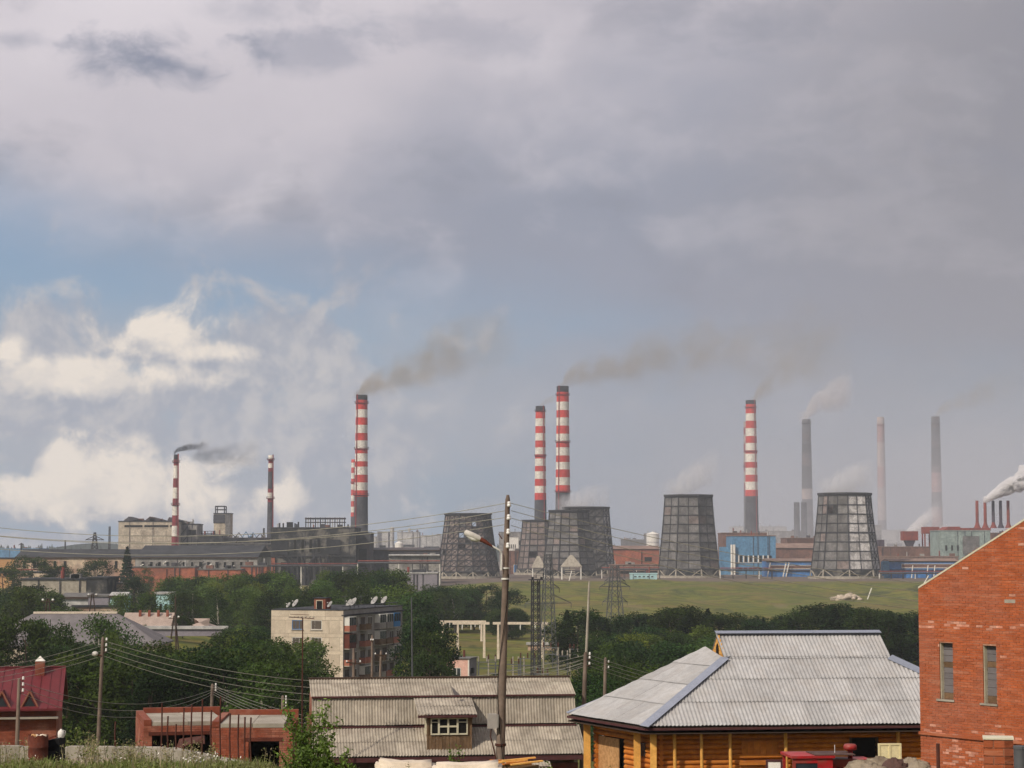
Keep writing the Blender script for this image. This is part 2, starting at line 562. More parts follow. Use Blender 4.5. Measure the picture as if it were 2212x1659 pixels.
M['chim_grey'] = MAT('chimney_concrete', S(78, 78, 83), S(50, 50, 56), 0.9, 0.12, 0.8, streak=0.4, dirt=S(96, 74, 68), dirt_amt=.5, dirt_scale=.05)
M['chim_soot'] = MAT('chimney_soot', S(48, 48, 52), S(34, 34, 38), 0.95, 0.1, 0.6)
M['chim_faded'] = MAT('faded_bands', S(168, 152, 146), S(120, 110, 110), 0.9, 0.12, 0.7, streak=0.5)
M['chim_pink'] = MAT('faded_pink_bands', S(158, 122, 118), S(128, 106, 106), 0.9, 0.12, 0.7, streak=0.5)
M['clad_dark'] = MAT('sooty_cladding', S(118, 115, 113), S(76, 74, 74), 0.9, 0.22, 0.8, streak=0.6, objvar=0.24)
M['clad_brown'] = MAT('brown_cladding', S(134, 121, 116), S(88, 79, 76), 0.9, 0.22, 0.8, streak=0.6, objvar=0.24)
M['clad_light'] = MAT('silvery_cladding', S(206, 202, 198), S(140, 136, 134), 0.75, 0.25, 0.8, streak=0.6, objvar=0.2, thr=(.42, .6))
M['frame_dark'] = MAT('tower_steel', S(58, 58, 62), S(44, 42, 44), 0.8, 0.3, 0.5)
M['soot_wall'] = MAT('soot_wall', S(58, 58, 60), S(34, 36, 39), 0.95, 0.12, 0.8, streak=0.6, dirt=S(122, 117, 109), dirt_amt=.75, dirt_scale=.14)
M['beige_wall'] = MAT('beige_works_wall', S(192, 180, 160), S(158, 144, 126), 0.9, 0.15, 0.7, streak=0.5, objvar=0.08)
M['worn_wall'] = MAT('worn_plaster', S(196, 176, 152), S(158, 116, 98), 0.9, 0.08, 0.8, streak=0.3, dirt=S(108, 98, 90), dirt_amt=.45, dirt_scale=.12, thr=(.42, .58))
M['grey_wall'] = MAT('grey_works_wall', S(156, 152, 147), S(110, 106, 103), 0.9, 0.18, 0.8, streak=0.55, dirt=S(82, 80, 80), dirt_amt=.5, dirt_scale=.15)
M['orange_wall'] = MAT('orange_brick_far', S(166, 98, 74), S(134, 78, 62), 0.9, 0.15, 0.7, streak=0.4, dirt=S(120, 84, 72), dirt_amt=.5, dirt_scale=.12)
M['brown_wall'] = MAT('rusty_works_wall', S(126, 92, 80), S(92, 70, 64), 0.9, 0.14, 0.8, streak=0.55)
M['rust_roof'] = MAT('dusty_brown_roof', S(140, 116, 104), S(108, 86, 78), 0.9, 0.12, 0.7)
M['blue_wall'] = MAT('blue_cladding', S(92, 138, 172), S(74, 114, 148), 0.75, 0.12, 0.6, streak=0.4)
M['blue_bright'] = MAT('bright_blue_cladding', S(70, 126, 188), S(58, 104, 160), 0.75, 0.14, 0.6, streak=0.45, dirt=S(112, 104, 104), dirt_amt=.3, dirt_scale=.1)
M['green_wall'] = MAT('grey_green_cladding', S(148, 162, 156), S(112, 126, 122), 0.85, 0.14, 0.7, streak=0.55)
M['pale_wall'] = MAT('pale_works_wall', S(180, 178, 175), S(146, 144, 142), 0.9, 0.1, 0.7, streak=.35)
M['cyan_wall'] = MAT('cyan_wall', S(178, 212, 212), S(150, 190, 192), 0.8, 0.3, 0.4)
M['pink_wall'] = MAT('pink_brick', S(222, 182, 168), S(196, 148, 132), 0.9, 0.8, 0.6)
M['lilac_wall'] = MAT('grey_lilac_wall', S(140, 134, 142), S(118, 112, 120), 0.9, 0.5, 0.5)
M['white_paint'] = MAT('white_paint', S(226, 222, 212), S(200, 194, 184), 0.7, 0.3, 0.4)
M['rust_pipe'] = MAT('rusty_stack', S(134, 66, 56), S(98, 54, 50), 0.9, 0.2, 0.6, objvar=.12)
M['dark_pipe'] = MAT('dark_stack', S(72, 62, 74), S(56, 48, 56), 0.9, 0.2, 0.6)
M['tractor_red'] = MAT('red_tractor_paint', S(176, 34, 38), S(140, 28, 32), 0.5, 2, 0.4, spec=.4, dirt=S(120, 84, 70), dirt_amt=.5, dirt_scale=1.5)
M['canvas'] = MAT('grey_canvas', S(146, 134, 116), S(104, 92, 78), 0.95, 2.2, 0.7, bump=.5, bscale=9)
M['canvas_dark'] = MAT('dark_canvas', S(96, 72, 66), S(70, 54, 50), 0.95, 2.2, 0.7, bump=.5, bscale=9)
M['cream'] = MAT('cream_door', S(236, 224, 176), S(214, 200, 152), 0.6, 2, 0.4)
M['osb'] = MAT('chipboard', S(196, 152, 104), S(160, 118, 76), 0.85, 7, 0.8)
M['black_cloth'] = MAT('black_jacket', S(24, 24, 28), S(14, 14, 16), 0.9, 4, 0.5, bump=.3)
M['skin'] = MAT('skin', S(172, 124, 100), S(150, 104, 84), 0.6, 4, 0.3)
M['white_cap'] = MAT('white_cloth', S(236, 232, 224), S(214, 208, 200), 0.8, 4, 0.3)
M['stone'] = MAT('pale_rubble', S(190, 176, 158), S(146, 132, 116), 0.95, 1.4, 0.7, bump=.5, objvar=.12)
M['bark'] = MAT('bark', S(82, 68, 56), S(56, 46, 38), 0.95, 2, 0.6)
M['birch_bark'] = MAT('birch_bark', S(196, 188, 172), S(70, 62, 56), 0.9, 2.2, 0.7, thr=(.5, .6))
M['leaf_dark'] = MAT('dark_leaves', (0.023, 0.045, 0.011), (0.015, 0.030, 0.009), 0.7, 0.25, 0.6, var=0.45, objvar=0.28, backlit=0.2, spec=.08, huevar=True)
M['leaf_mid'] = MAT('mid_leaves', (0.046, 0.083, 0.017), (0.030, 0.056, 0.013), 0.7, 0.25, 0.6, var=0.45, objvar=0.28, backlit=0.22, spec=.08, huevar=True)
M['leaf_light'] = MAT('light_leaves', (0.092, 0.140, 0.028), (0.060, 0.098, 0.022), 0.7, 0.3, 0.6, var=0.4, objvar=0.2, backlit=0.25, spec=.08, huevar=True)
M['leaf_near'] = MAT('fresh_leaves', (0.150, 0.220, 0.045), (0.085, 0.140, 0.035), 0.5, 1.5, 0.6, var=0.5, backlit=0.35, spec=.15)
M['needle'] = MAT('needles', (0.024, 0.046, 0.018), (0.016, 0.030, 0.013), 0.8, 0.4, 0.6, var=0.4, objvar=0.2, spec=.05)
M['weed'] = MAT('weeds', (0.165, 0.205, 0.060), (0.200, 0.180, 0.085), 0.7, 1.2, 0.6, var=0.4, backlit=0.3)
M['dry_weed'] = MAT('dry_stalks', (0.26, 0.22, 0.12), (0.18, 0.14, 0.08), 0.8, 2, 0.6, var=0.35)

def ground_material():
    m_ = bpy.data.materials.new('ground_cover')
    m_.use_nodes = True
    t = NT(m_.node_tree)
    o_ = t.n('ShaderNodeOutputMaterial')
    bs = t.n('ShaderNodeBsdfPrincipled')
    pos = t.n('ShaderNodeNewGeometry').outputs['Position']
    x, y, z = t.sep(pos)
    n1 = t.noise(t.vm('MULTIPLY', pos, (0.012, 0.004, 0.0)), 1.0, 6, 0.65)
    n2 = t.noise(pos, 0.11, 6, 0.65)
    n3 = t.noise(pos, 1.1, 5, 0.6)
    stretch = t.noise(t.vm('MULTIPLY', pos, (0.012, 0.05, 0.3)), 1.0, 6, 0.65)
    grass = t.mix(t.step(n2, 0.42, 0.58), (0.170, 0.162, 0.034), (0.076, 0.094, 0.021))
    grass = t.mix(t.m('MULTIPLY', t.step(stretch, 0.46, 0.60), 0.7), grass, (0.165, 0.118, 0.048))
    grass = t.mix(t.m('MULTIPLY', t.step(n1, 0.48, 0.60), 0.55), grass, (0.098, 0.122, 0.026))
    grass = t.mix(t.m('MULTIPLY', t.step(n3, 0.52, 0.72), 0.45), grass, (0.052, 0.062, 0.020))
    patch = t.noise(t.vm('MULTIPLY', pos, (0.034, 0.009, 0.0)), 1.0, 8, 0.72)
    grass = t.mix(t.m('MULTIPLY', t.step(patch, 0.55, 0.63), 0.75), grass, (0.038, 0.050, 0.018))
    grass = t.mix(t.m('MULTIPLY', t.step(patch, 0.40, 0.34), 0.6), grass, (0.200, 0.160, 0.085))
    dirt = t.mix(t.step(n2, 0.38, 0.62), (0.170, 0.130, 0.105), (0.115, 0.095, 0.085))
    yy = t.m('ADD', y, t.m('MULTIPLY', t.m('SUBTRACT', n2, 0.5), 60.0))
    col = t.mix(t.step(yy, 1150, 1185), grass, dirt)
    t.put(bs.inputs['Base Color'], col)
    bs.inputs['Roughness'].default_value = 0.95
    bs.inputs['Specular IOR Level'].default_value = 0.1
    bn = t.n('ShaderNodeBump')
    bn.inputs['Strength'].default_value = 0.6
    bn.inputs['Distance'].default_value = 0.4
    t.put(bn.inputs['Height'], t.noise(pos, 0.6, 5, 0.7))
    t.t.links.new(bn.outputs[0], bs.inputs['Normal'])
    t.t.links.new(bs.outputs[0], o_.inputs[0])
    return m_
M['ground'] = ground_material()

# ------------------------------------------------------------------ ground
def build_ground():
    ys = [-60, -30, -10, 0, 5, 10, 16, 22, 28, 33, 38, 41, 44, 46, 48, 49.5, 51, 53, 56, 60, 62.5, 65, 68, 72, 77, 82, 88, 95, 105, 115, 128, 140, 150]
    y = 160
    while y < 320:
        ys.append(y); y += 12
    while y < 700:
        ys.append(y); y += 25
    while y < 1300:
        ys.append(y); y += 15
    while y < 4200:
        ys.append(y); y *= 1.12
    ys.append(4200)
    n = 90
    vs_, fs = [], []
    for y in ys:
        half = 60 + 0.42 * max(y, 0)
        for k in range(n + 1):
            x = -half + 2 * half * k / n
            vs_.append((x, y, ground_z(x, y)))
    for i in range(len(ys) - 1):
        for k in range(n):
            a = i * (n + 1) + k
            fs.append((a, a + 1, a + n + 2, a + n + 1))
    mb = MB().add(vs_, fs, 0, True)
    structure(mb.build('ground', M['ground']))
build_ground()

# ================================================================== the works
# ------------------------------------------------------------------ chimneys
def z7(*ys):
    return [(440 + y / 1.9472) * 0.97359 for y in ys]

def chimney(label, u, Y, wtop, wbot, vref, bands, galleries=(), group='tall works chimneys', ladder=True, side=-0.6):
    """bands: (v_top, v_bottom or None for the ground, material, part name); radii from pixel widths at the top and at row vref"""
    X = XU(u, Y, 1100)
    zb = ground_z(X, Y)
    t = thing('chimney', label, 'chimney', (X, Y, zb), 0, group)
    zt = ZV(bands[0][0], Y) - zb
    zr = ZV(vref, Y) - zb
    rt, rr = wtop / 2 * Y / FPX, wbot / 2 * Y / FPX
    rad = lambda z: rt + (rr - rt) * (zt - z) / max(1e-3, zt - zr)
    for i, (v0, v1, mat, nm) in enumerate(bands):
        z1 = ZV(v0, Y) - zb
        z0 = 0.0 if v1 is None else ZV(v1, Y) - zb
        mb = MB()
        if i == 0:
            mb.lathe([(rad(z0), z0), (rad(z1), z1), (rad(z1) * 0.86, z1), (rad(z1) * 0.84, z1 - 4.0), (0.02, z1 - 4.0)], 28)
        else:
            n = 3 if v1 is not None else 6
            mb.lathe([(rad(z0 + (z1 - z0) * k / n), z0 + (z1 - z0) * k / n) for k in range(n + 1)], 28)
        mb.build(nm, M[mat], t)
    for g in galleries:
        z = ZV(g, Y) - zb
        r_ = rad(z)
        mb = MB().lathe([(r_ - 0.05, z - 0.5), (r_ + 1.0, z - 0.1), (r_ + 1.0, z + 0.15), (r_ - 0.05, z + 0.15)], 28, smooth=False)
        gl = mb.build('gallery', M['chim_maroon'] if 'red' in label or 'maroon' in label else M['frame_dark'], t)
        mb = MB().lathe([(r_ + 0.92, z + 1.05), (r_ + 1.0, z + 1.05), (r_ + 1.0, z + 1.25), (r_ + 0.92, z + 1.25)], 28, smooth=False)
        for k in range(12):
            a = 2 * math.pi * k / 12
            mb.box((r_ + .95) * math.cos(a) - .06, (r_ + .95) * math.cos(a) + .06, (r_ + .95) * math.sin(a) - .06, (r_ + .95) * math.sin(a) + .06, z + .15, z + 1.05)
        mb.build('railing', M['frame_dark'], gl)
    if ladder:
        a = -math.pi / 2 + side
        mb = MB()
        c, s_ = math.cos(a), math.sin(a)
        p0 = ((rad(0) + .5) * c, (rad(0) + .5) * s_, 0)
        p1 = ((rad(zt) + .5) * c, (rad(zt) + .5) * s_, zt + .5)
        mb.bar(p0, p1, 0.75, 0.3)
        mb.build('ladder', M['chim_maroon'], t)
    return t

def bands(ys, mats, names=None):
    v = z7(*ys)
    r_ = []
    for i, m_ in enumerate(mats):
        v1 = v[i + 1] if i + 1 < len(v) else None
        nm = {'chim_red': 'red_band', 'chim_white': 'white_band', 'chim_soot': 'soot_cap', 'chim_maroon': 'maroon_band', 'chim_grey': 'shaft', 'chim_faded': 'faded_band', 'chim_pink': 'pink_band'}[m_]
        r_.append((v[i], v1, m_, nm))
    return r_

RW = ['chim_red', 'chim_white']
chimney('thick red and white striped chimney with dark lower shaft beside the soot-black building', 780, 1500, 25, 29.5, 1100,
        bands([850, 872, 913, 948, 980, 1015, 1047, 1081, 1103, 1137, 1160, 1195, 1228, 1262, 1290], ['chim_soot'] + RW * 6 + ['chim_red', 'chim_grey']),
        [z7(885)[0], z7(1083)[0], z7(1283)[0]], side=-.7)
chimney('tallest red and white striped chimney rising behind the paired sooty cooling towers', 1216, 1700, 26, 32, 1085,
        bands([812, 838, 880, 916, 948, 983, 1018, 1050, 1077, 1112, 1140, 1172, 1206, 1240, 1272], ['chim_soot'] + RW * 6 + ['chim_red', 'chim_grey']),
        [z7(850)[0], z7(1053)[0], z7(1268)[0]], side=-.6)
chimney('slimmer red and white striped chimney beside the tallest one, grey at its foot', 1167.5, 1800, 20.5, 26, 1110,
        bands([898, 920, 952, 985, 1015, 1047, 1077, 1107, 1125, 1157, 1180, 1213, 1243, 1273, 1303], ['chim_soot'] + RW * 6 + ['chim_red', 'chim_grey']),
        [z7(920)[0], z7(1113)[0]], side=.6)
chimney('hazy red and white striped chimney behind the blue clad hall', 1624, 2050, 22, 29, 1140,
        bands([873, 890, 930, 962, 994, 1028, 1058, 1090, 1104, 1140, 1165, 1195, 1225, 1260, 1287], ['chim_soot'] + RW * 6 + ['chim_red', 'chim_grey']),
        [z7(905)[0], z7(1095)[0]], side=.6)
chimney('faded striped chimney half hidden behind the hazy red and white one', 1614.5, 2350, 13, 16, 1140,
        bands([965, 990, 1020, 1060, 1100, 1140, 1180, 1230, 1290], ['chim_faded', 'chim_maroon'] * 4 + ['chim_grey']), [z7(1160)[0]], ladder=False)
chimney('thin smoking maroon and white chimney in front of the pale concrete works block', 379, 1330, 10, 15.5, 1180,
        bands([1107, 1128, 1155, 1210, 1250, 1297, 1328, 1370, 1415, 1460], ['chim_soot', 'chim_maroon', 'chim_white', 'chim_maroon', 'chim_white', 'chim_maroon', 'chim_white', 'chim_maroon', 'chim_white', 'chim_maroon']),
        [z7(1140)[0], z7(1325)[0]], ladder=True, side=.9)
chimney('thin grey chimney with two maroon and white collars behind the soot-black building', 584, 1450, 10.5, 13.5, 1135,
        bands([1110, 1126, 1145, 1165, 1181, 1255, 1272, 1297, 1313], ['chim_white', 'chim_maroon', 'chim_white', 'chim_maroon', 'chim_grey', 'chim_maroon', 'chim_white', 'chim_maroon', 'chim_grey']),
        [z7(1130)[0], z7(1297)[0]], ladder=True, side=.9)
zz = lambda *ys: [(960 + y / 4.809) * 0.97359 for y in ys]
v_ = zz(285, 320, 372, 430, 492, 550, 610, 670, 730, 790, 850, 895)
chimney('thin bright red and white chimney peeping out behind the thick striped one', 762.5, 2250, 8.5, 9.5, 1130,
        [(v_[i], v_[i + 1], RW_, nm) for i, (RW_, nm) in enumerate([('chim_red', 'red_band'), ('chim_white', 'white_band')] * 5 + [('chim_red', 'red_band')])] + [(v_[11], None, 'chim_grey', 'shaft')],
        [v_[5] - 3], ladder=False)
chimney('dark grey smoking chimney between the hazy striped one and the silvery cooling tower', 1744, 2500, 18.5, 25, 1125,
        bands([955, 1060, 1100, 1160, 1255, 1300], ['chim_grey', 'chim_soot', 'chim_grey', 'chim_soot', 'chim_faded', 'chim_grey']), [z7(972)[0], z7(1157)[0]], ladder=False)
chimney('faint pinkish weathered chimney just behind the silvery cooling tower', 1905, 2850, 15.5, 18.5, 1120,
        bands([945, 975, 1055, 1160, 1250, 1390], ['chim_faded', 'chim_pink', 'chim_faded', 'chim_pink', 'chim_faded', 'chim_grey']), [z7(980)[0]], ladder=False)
chimney('tall dark bluish chimney fading into haze above the rusty plant roofs', 2024, 2700, 18, 24, 1130,
        bands([943, 1075, 1150, 1185, 1270, 1335], ['chim_grey', 'chim_soot', 'chim_grey', 'chim_pink', 'chim_grey', 'chim_pink']), [z7(975)[0], z7(1155)[0], z7(1332)[0]], ladder=False)
for u in (1721, 1736.5):
    chimney('short dark steel stack of a pair at the foot of the dark grey chimney', u, 2300, 12, 13, 1150, [(1085, 1094, 'chim_soot', 'soot_cap'), (1094, None, 'chim_grey', 'shaft')], (), group='pair of short dark stacks', ladder=False)

# ------------------------------------------------------------------ cooling towers
def cooling_tower(label, u, Y, vtop, wtop, wbot, n, mats, rot=0.0, rows=9, braces=(), frame='frame_dark', holes=.03):
    X = XU(u, Y, 1180)
    zb = ground_z(X, Y)
    t = thing('cooling_tower', label, 'cooling tower', (X, Y, zb), 0, 'cooling towers')
    H = ZV(vtop, Y) - zb
    rt, rb = wtop / 2 * Y / FPX, wbot / 2 * Y / FPX
    z0 = H * 0.105
    def rad(z):
        k = z / H
        return rb + (rt - rb) * (1 - (1 - k) ** 1.25)
    zs = [z0 + (H * 0.965 - z0) * i / rows for i in range(rows + 1)]
    seg = 2 * n
    def pt(k, z, dr=0.0):
        """k counts half sides; points on the flat sides of the n-gon"""
        a0 = 2 * math.pi * (k // 2) / n
        r_ = rad(z) + dr
        p = Vector((r_ * math.cos(a0), r_ * math.sin(a0), z))
        if k % 2:
            a1 = 2 * math.pi * (k // 2 + 1) / n
            p = (p + Vector((r_ * math.cos(a1), r_ * math.sin(a1), z))) / 2
        return p
    q = random.Random(int(u))
    for i in range(rows):
        za, zc = zs[i] + 0.1, zs[i + 1] - 0.1
        for half in (0, 1):
            a, b = pt(half, za), pt(half + 1, za)
            c, d = pt(half + 1, zc), pt(half, zc)
            nrm = (b - a).cross(d - a).normalized()
            sh = 0.012
            a2, b2, c2, d2 = [p.lerp((a + b + c + d) / 4, sh) for p in (a, b, c, d)]
            me = MB().prism([a2, b2, c2, d2], -nrm * 0.25).mesh('panel', M[mats[0]])
            for k in range(n):
                ang = rot + 2 * math.pi * k / n
                mm = mats[k % len(mats)] if len(mats) > 1 else mats[0]
                if q.random() < 0.12:
                    mm = {'clad_dark': 'clad_brown', 'clad_brown': 'clad_dark', 'clad_light': 'clad_light'}[mm]
                if q.random() < (holes if i > rows - 4 else holes * .3):
                    continue
                o = put(me, 'panel', t, (0, 0, 0), ang)
                if mm != mats[0]:
                    o.material_slots[0].link = 'OBJECT'
                    o.material_slots[0].material = M[mm]
    for i, z in enumerate(zs):
        mb = MB()
        for k in range(0, seg, 2):
            mb.bar(pt(k, z, .15), pt((k + 2) % seg, z, .15), 0.55, 0.5 if i not in (0, rows // 2) else 0.9)
        mb.build('ring_beam', M[frame], t, None, rot)
    rib = MB()
    for i in range(rows):
        rib.bar(pt(0, zs[i], .25), pt(0, zs[i + 1], .25), 0.6)
    rib_me = rib.mesh('rib', M[frame])
    rib2 = MB()
    for i in range(rows):
        rib2.bar(pt(1, zs[i], .2), pt(1, zs[i + 1], .2), 0.4)
    rib2_me = rib2.mesh('rib', M[frame])
    col = MB().bar(pt(0, zs[0]), pt(0, 0, .3), 0.8).bar(pt(0, zs[0]), pt(1, 0, .3), 0.5).bar(pt(2, zs[0]), pt(1, 0, .3), 0.5).mesh('base_column', M['concrete'])
    for k in range(n):
        ang = rot + 2 * math.pi * k / n
        put(rib_me, 'rib', t, (0, 0, 0), ang)
        put(rib2_me, 'rib', t, (0, 0, 0), ang)
        put(col, 'base_column', t, (0, 0, 0), ang)
    for k in braces:
        mb = MB()
        for i in range(rows):
            for h in (0, 1):
                mb.bar(pt(h, zs[i], .3), pt(h + 1, zs[i + 1], .3), 0.28)
                if i % 2:
                    mb.bar(pt(h + 1, zs[i], .3), pt(h, zs[i + 1], .3), 0.28)
        mb.build('bracing', M[frame], t, None, rot + 2 * math.pi * k / n)
    # rim: a shallow collar that steps out, open on top
    mb = MB()
    zz_ = H * 0.965
    for k in range(0, seg, 2):
        a, b = pt(k, zz_, .2), pt((k + 2) % seg, zz_, .2)
        a1, b1 = pt(k, zz_ + H * .012, 1.1), pt((k + 2) % seg, zz_ + H * .012, 1.1)
        a2, b2 = pt(k, H, 1.2), pt((k + 2) % seg, H, 1.2)
        a3, b3 = pt(k, H, -.3), pt((k + 2) % seg, H, -.3)
        a4, b4 = pt(k, zz_, -.35), pt((k + 2) % seg, zz_, -.35)
        for quad in ((a, b, b1, a1), (a1, b1, b2, a2), (a2, b2, b3, a3), (a3, b3, b4, a4), (a4, b4, b, a)):
            mb.add(quad, [(0, 1, 2, 3)])
    mb.build('rim', M[frame], t, None, rot)
    mb = MB().lathe([(rb + 1.5, 0), (rb + 1.5, 1.6), (rb + .9, 1.6), (rb + .9, 0.5), (0.05, 0.5)], 32, smooth=False)
    mb.build('basin', M['concrete'], t)
    mb = MB().lathe([(rb * .93, .4), (rb * .93, zs[0] - .3)], 24, smooth=False)
    mb.build('water_screen', M['soot_wall'], t)
    return t

DK, BR, LT = 'clad_dark', 'clad_brown', 'clad_light'
cooling_tower('brownish lattice-ribbed cooling tower with a broken rim beside the wooden lamp pole', 1011, 1345, 1109, 97, 140, 12, [BR], R(10), 10, (7, 8, 9, 10), holes=.13)
cooling_tower('low brown cooling tower standing half behind the dark one', 1168, 1520, 1123, 78, 106, 8, [BR], R(12), 8)
cooling_tower('darkest cooling tower, with pitched hoods at its foot and a twin behind', 1229, 1335, 1102, 88, 128, 8, [DK], R(22), 9)
cooling_tower('grey cooling tower with diagonal bracing tucked behind the darkest one', 1266, 1440, 1095, 97, 126, 8, [DK, DK, DK, DK, DK, DK, DK, LT], R(0), 8, (6, 7))
cooling_tower('sooty grey cooling tower on white columns next to the blue clad hall', 1488, 1345, 1069, 107, 143, 8, [DK], R(17), 8, (7,))
cooling_tower('silvery cooling tower with one dull dark half beside the bright blue sheds', 1826, 1310, 1065, 110, 152, 8, [DK, DK, DK, DK, DK, DK, LT, LT], R(-3), 8, (7,))

# pyramid hoods at the foot of the dark tower
for (u, Y, wpx, v0, v1, lab) in ((1163, 1262, 29, 1201, 1225, 'narrow pitched concrete hood on posts by the brown tower'), (1234, 1262, 45, 1199, 1223, 'wide pitched concrete hood on posts before the darkest cooling tower')):
    X = XU(u, Y, 1230)
    zb = ground_z(X, Y)
    k = Y / FPX
    t = thing('concrete_hood', lab, 'hood', (X, Y, zb), 0, 'pitched hoods at the dark tower')
    w2 = wpx * k / 2
    z0, z1 = ZV(v1, Y) - zb, ZV(v0, Y) - zb
    mb = MB().add([(-w2, -4, z0), (w2, -4, z0), (w2, 4, z0), (-w2, 4, z0), (-.8, 0, z1), (.8, 0, z1), (-w2, -4, z0 - .6), (w2, -4, z0 - .6), (w2, 4, z0 - .6), (-w2, 4, z0 - .6)],
                  [(0, 1, 5, 4), (1, 2, 5), (2, 3, 4, 5), (3, 0, 4), (6, 7, 1, 0), (7, 8, 2, 1), (8, 9, 3, 2), (9, 6, 0, 3), (9, 8, 7, 6)])
    mb.build('hood', M['concrete'], t)
    for sx in (-1, 1):
        for sy in (-1, 1):
            MB().bar((sx * (w2 - .6), sy * 3.3, 0), (sx * (w2 - .6), sy * 3.3, z0 - .55), 0.6).build('post', M['white_paint'], t)
    mb = MB()
    for j in range(5):
        mb.box(-w2 * .6, w2 * .35, -3.4, -3.0, 0.6 + j * z0 / 6, 0.6 + j * z0 / 6 + .5)
    mb.build('louvre', M['concrete'], t)

# ------------------------------------------------------------------ works buildings
def works(name, label, u0, u1, vtop, Y, depth, wall, roof='roof_felt', wins=(), rot=0.0, group='works buildings', ridge=0.0, over=0.4, win_mat='dark', cat='building', base_v=None, extra=None, parapet=False, clutter=True):
    """box hall: front between columns u0..u1 at depth Y, top on row vtop. wins: rectangles as fractions (x0, x1, z0, z1) of the front"""
    X0, X1 = XU(u0, Y, 1200), XU(u1, Y, 1200)
    zb = min(ground_z(X0, Y), ground_z(X1, Y)) if base_v is None else ZV(base_v, Y)
    t = thing(name, label, cat, (X0, Y, zb), rot, group)
    w_, h = X1 - X0, ZV(vtop, Y) - zb
    h_w = h
    MB().box(0, w_, 0, depth, 0, h_w).build('wall', M[wall], t)
    if ridge:
        mb = MB().prism([(-over, -over, h + .02), (-over, depth / 2, h + ridge), (-over, depth + over, h + .02), (-over, depth + over, h - .4), (-over, -over, h - .4)], (w_ + 2 * over, 0, 0))
        # the gable roof is a solid wedge that sits on the walls
        mb = MB().prism([(-over, -over, h + .02), (-over, depth + over, h + .02), (-over, depth / 2, h + ridge)][::-1], (w_ + 2 * over, 0, 0))
        mb.build('roof', M[roof], t)
        MB().box(-over - .05, w_ + over + .05, -over - .3, -over, h - .5, h + .1).build('eaves_board', M['dark_wood'], t)
    else:
        mb = MB().box(-over, w_ + over, -over, depth + over, h + .01, h + .6)
        mb.build('roof', M[roof], t)
        if parapet:
            MB().box(-over, w_ + over, -over - .05, -over + .35, h + .6, h + 1.3).build('parapet', M[wall], t)
    for (a, b, c, d) in wins:
        f = MB()
        x0, x1, zz0, zz1 = a * w_, b * w_, c * h, d * h
        f.box(x0, x1, -.10, -.02, zz0, zz1)
        wn = f.build('window', M[win_mat], t)
        fr = MB()
        e = min(.25, .12 * (x1 - x0))
        fr.box(x0 - e, x0, -.22, -.0, zz0 - e, zz1 + e).box(x1, x1 + e, -.22, -.0, zz0 - e, zz1 + e)
        fr.box(x0, x1, -.22, -.0, zz1, zz1 + e).box(x0 - e, x1 + e, -.3, -.0, zz0 - e * 1.6, zz0)
        fr.build('frame', M[wall] if win_mat == 'dark' else M['white_frame'], wn)
    if extra:
        extra(t, w_, h)
    if clutter and not ridge and w_ > 12 and cat != 'wall':
        q = random.Random(int(u0 * 7 + u1))
        for i in range(q.randint(3, 6)):
            x = q.uniform(.06, .92) * w_
            if q.random() < .5:
                MB().box(x, x + q.uniform(1.5, 4), 2, 5, h + .6, h + q.uniform(1.4, 2.6)).build('roof_vent', M[q.choice(['chim_grey', 'brown_wall', 'grey_wall'])], t)
            else:
                MB().tube([(x, 3, h + .6), (x, 3, h + q.uniform(2, 4.5))], q.uniform(.3, .6), 8).build('vent_pipe', M[q.choice(['chim_grey', 'rust_pipe', 'pale_wall'])], t)
        for i in range(q.randint(2, 5)):
            x = q.uniform(.03, .97) * w_
            MB().bar((x, -.35, 0), (x, -.35, h), .28).build('downpipe', M['chim_grey'], t)
    return t

def wgrid(nx, nz, x0, x1, z0, z1, fx=.55, fz=.55, skip=0.0, seed=1):
    q = random.Random(seed)
    r_ = []
    for j in range(nz):
        for i in range(nx):
            if q.random() < skip:
                continue
            cw, ch = (x1 - x0) / nx, (z1 - z0) / nz
            r_.append((x0 + (i + .5 - fx / 2) * cw, x0 + (i + .5 + fx / 2) * cw, z0 + (j + .5 - fz / 2) * ch, z0 + (j + .5 + fz / 2) * ch))
    return r_

# pale concrete block with roof monitors
def monitors(t, w_, h):
    for i, a in enumerate((.07, .42)):
        x0 = a * w_
        MB().prism([(x0, 2, h + .6), (x0 + .31 * w_, 2, h + .6), (x0 + .31 * w_, 2, h + 1.2), (x0 + .09 * w_, 2, h + 3.6)], (0, 16, 0)).build('roof_monitor', M['chim_grey'], t)
    MB().prism([(.80 * w_, 2, h + .6), (1.03 * w_, 2, h + .6), (1.03 * w_, 2, h + 1.0), (.83 * w_, 2, h + 3.2)], (0, 16, 0)).build('roof_monitor', M['chim_grey'], t)
    for i in range(5):
        for j in range(4):
            MB().box(w_ * (i / 5) + .25, w_ * ((i + 1) / 5) - .25, -.25, .0, h * (.42 + j * .11) + .12, h * (.42 + (j + 1) * .11) - .12).build('panel', M['beige_wall'], t)
works('concrete_works_block', 'pale concrete works block with three dark roof monitors behind the long worn shed', 255, 385, 1127, 1400, 38, 'beige_wall', 'roof_felt',
      [(.10, .40, .90, .94), (.43, .83, .90, .94), (.86, .99, .90, .94)], extra=monitors)
def annex(t, w_, h):
    for j in range(4):
        MB().bar((1, -1.2, h * (.25 + .18 * j)), (w_ * .5, -1.2, h * (.43 + .18 * j)), .5).build('brace', M['frame_dark'], t)
    MB().bar((w_ * .5, -1.2, 0), (w_ * .5, -1.2, h), .5).build('steel_post', M['frame_dark'], t)
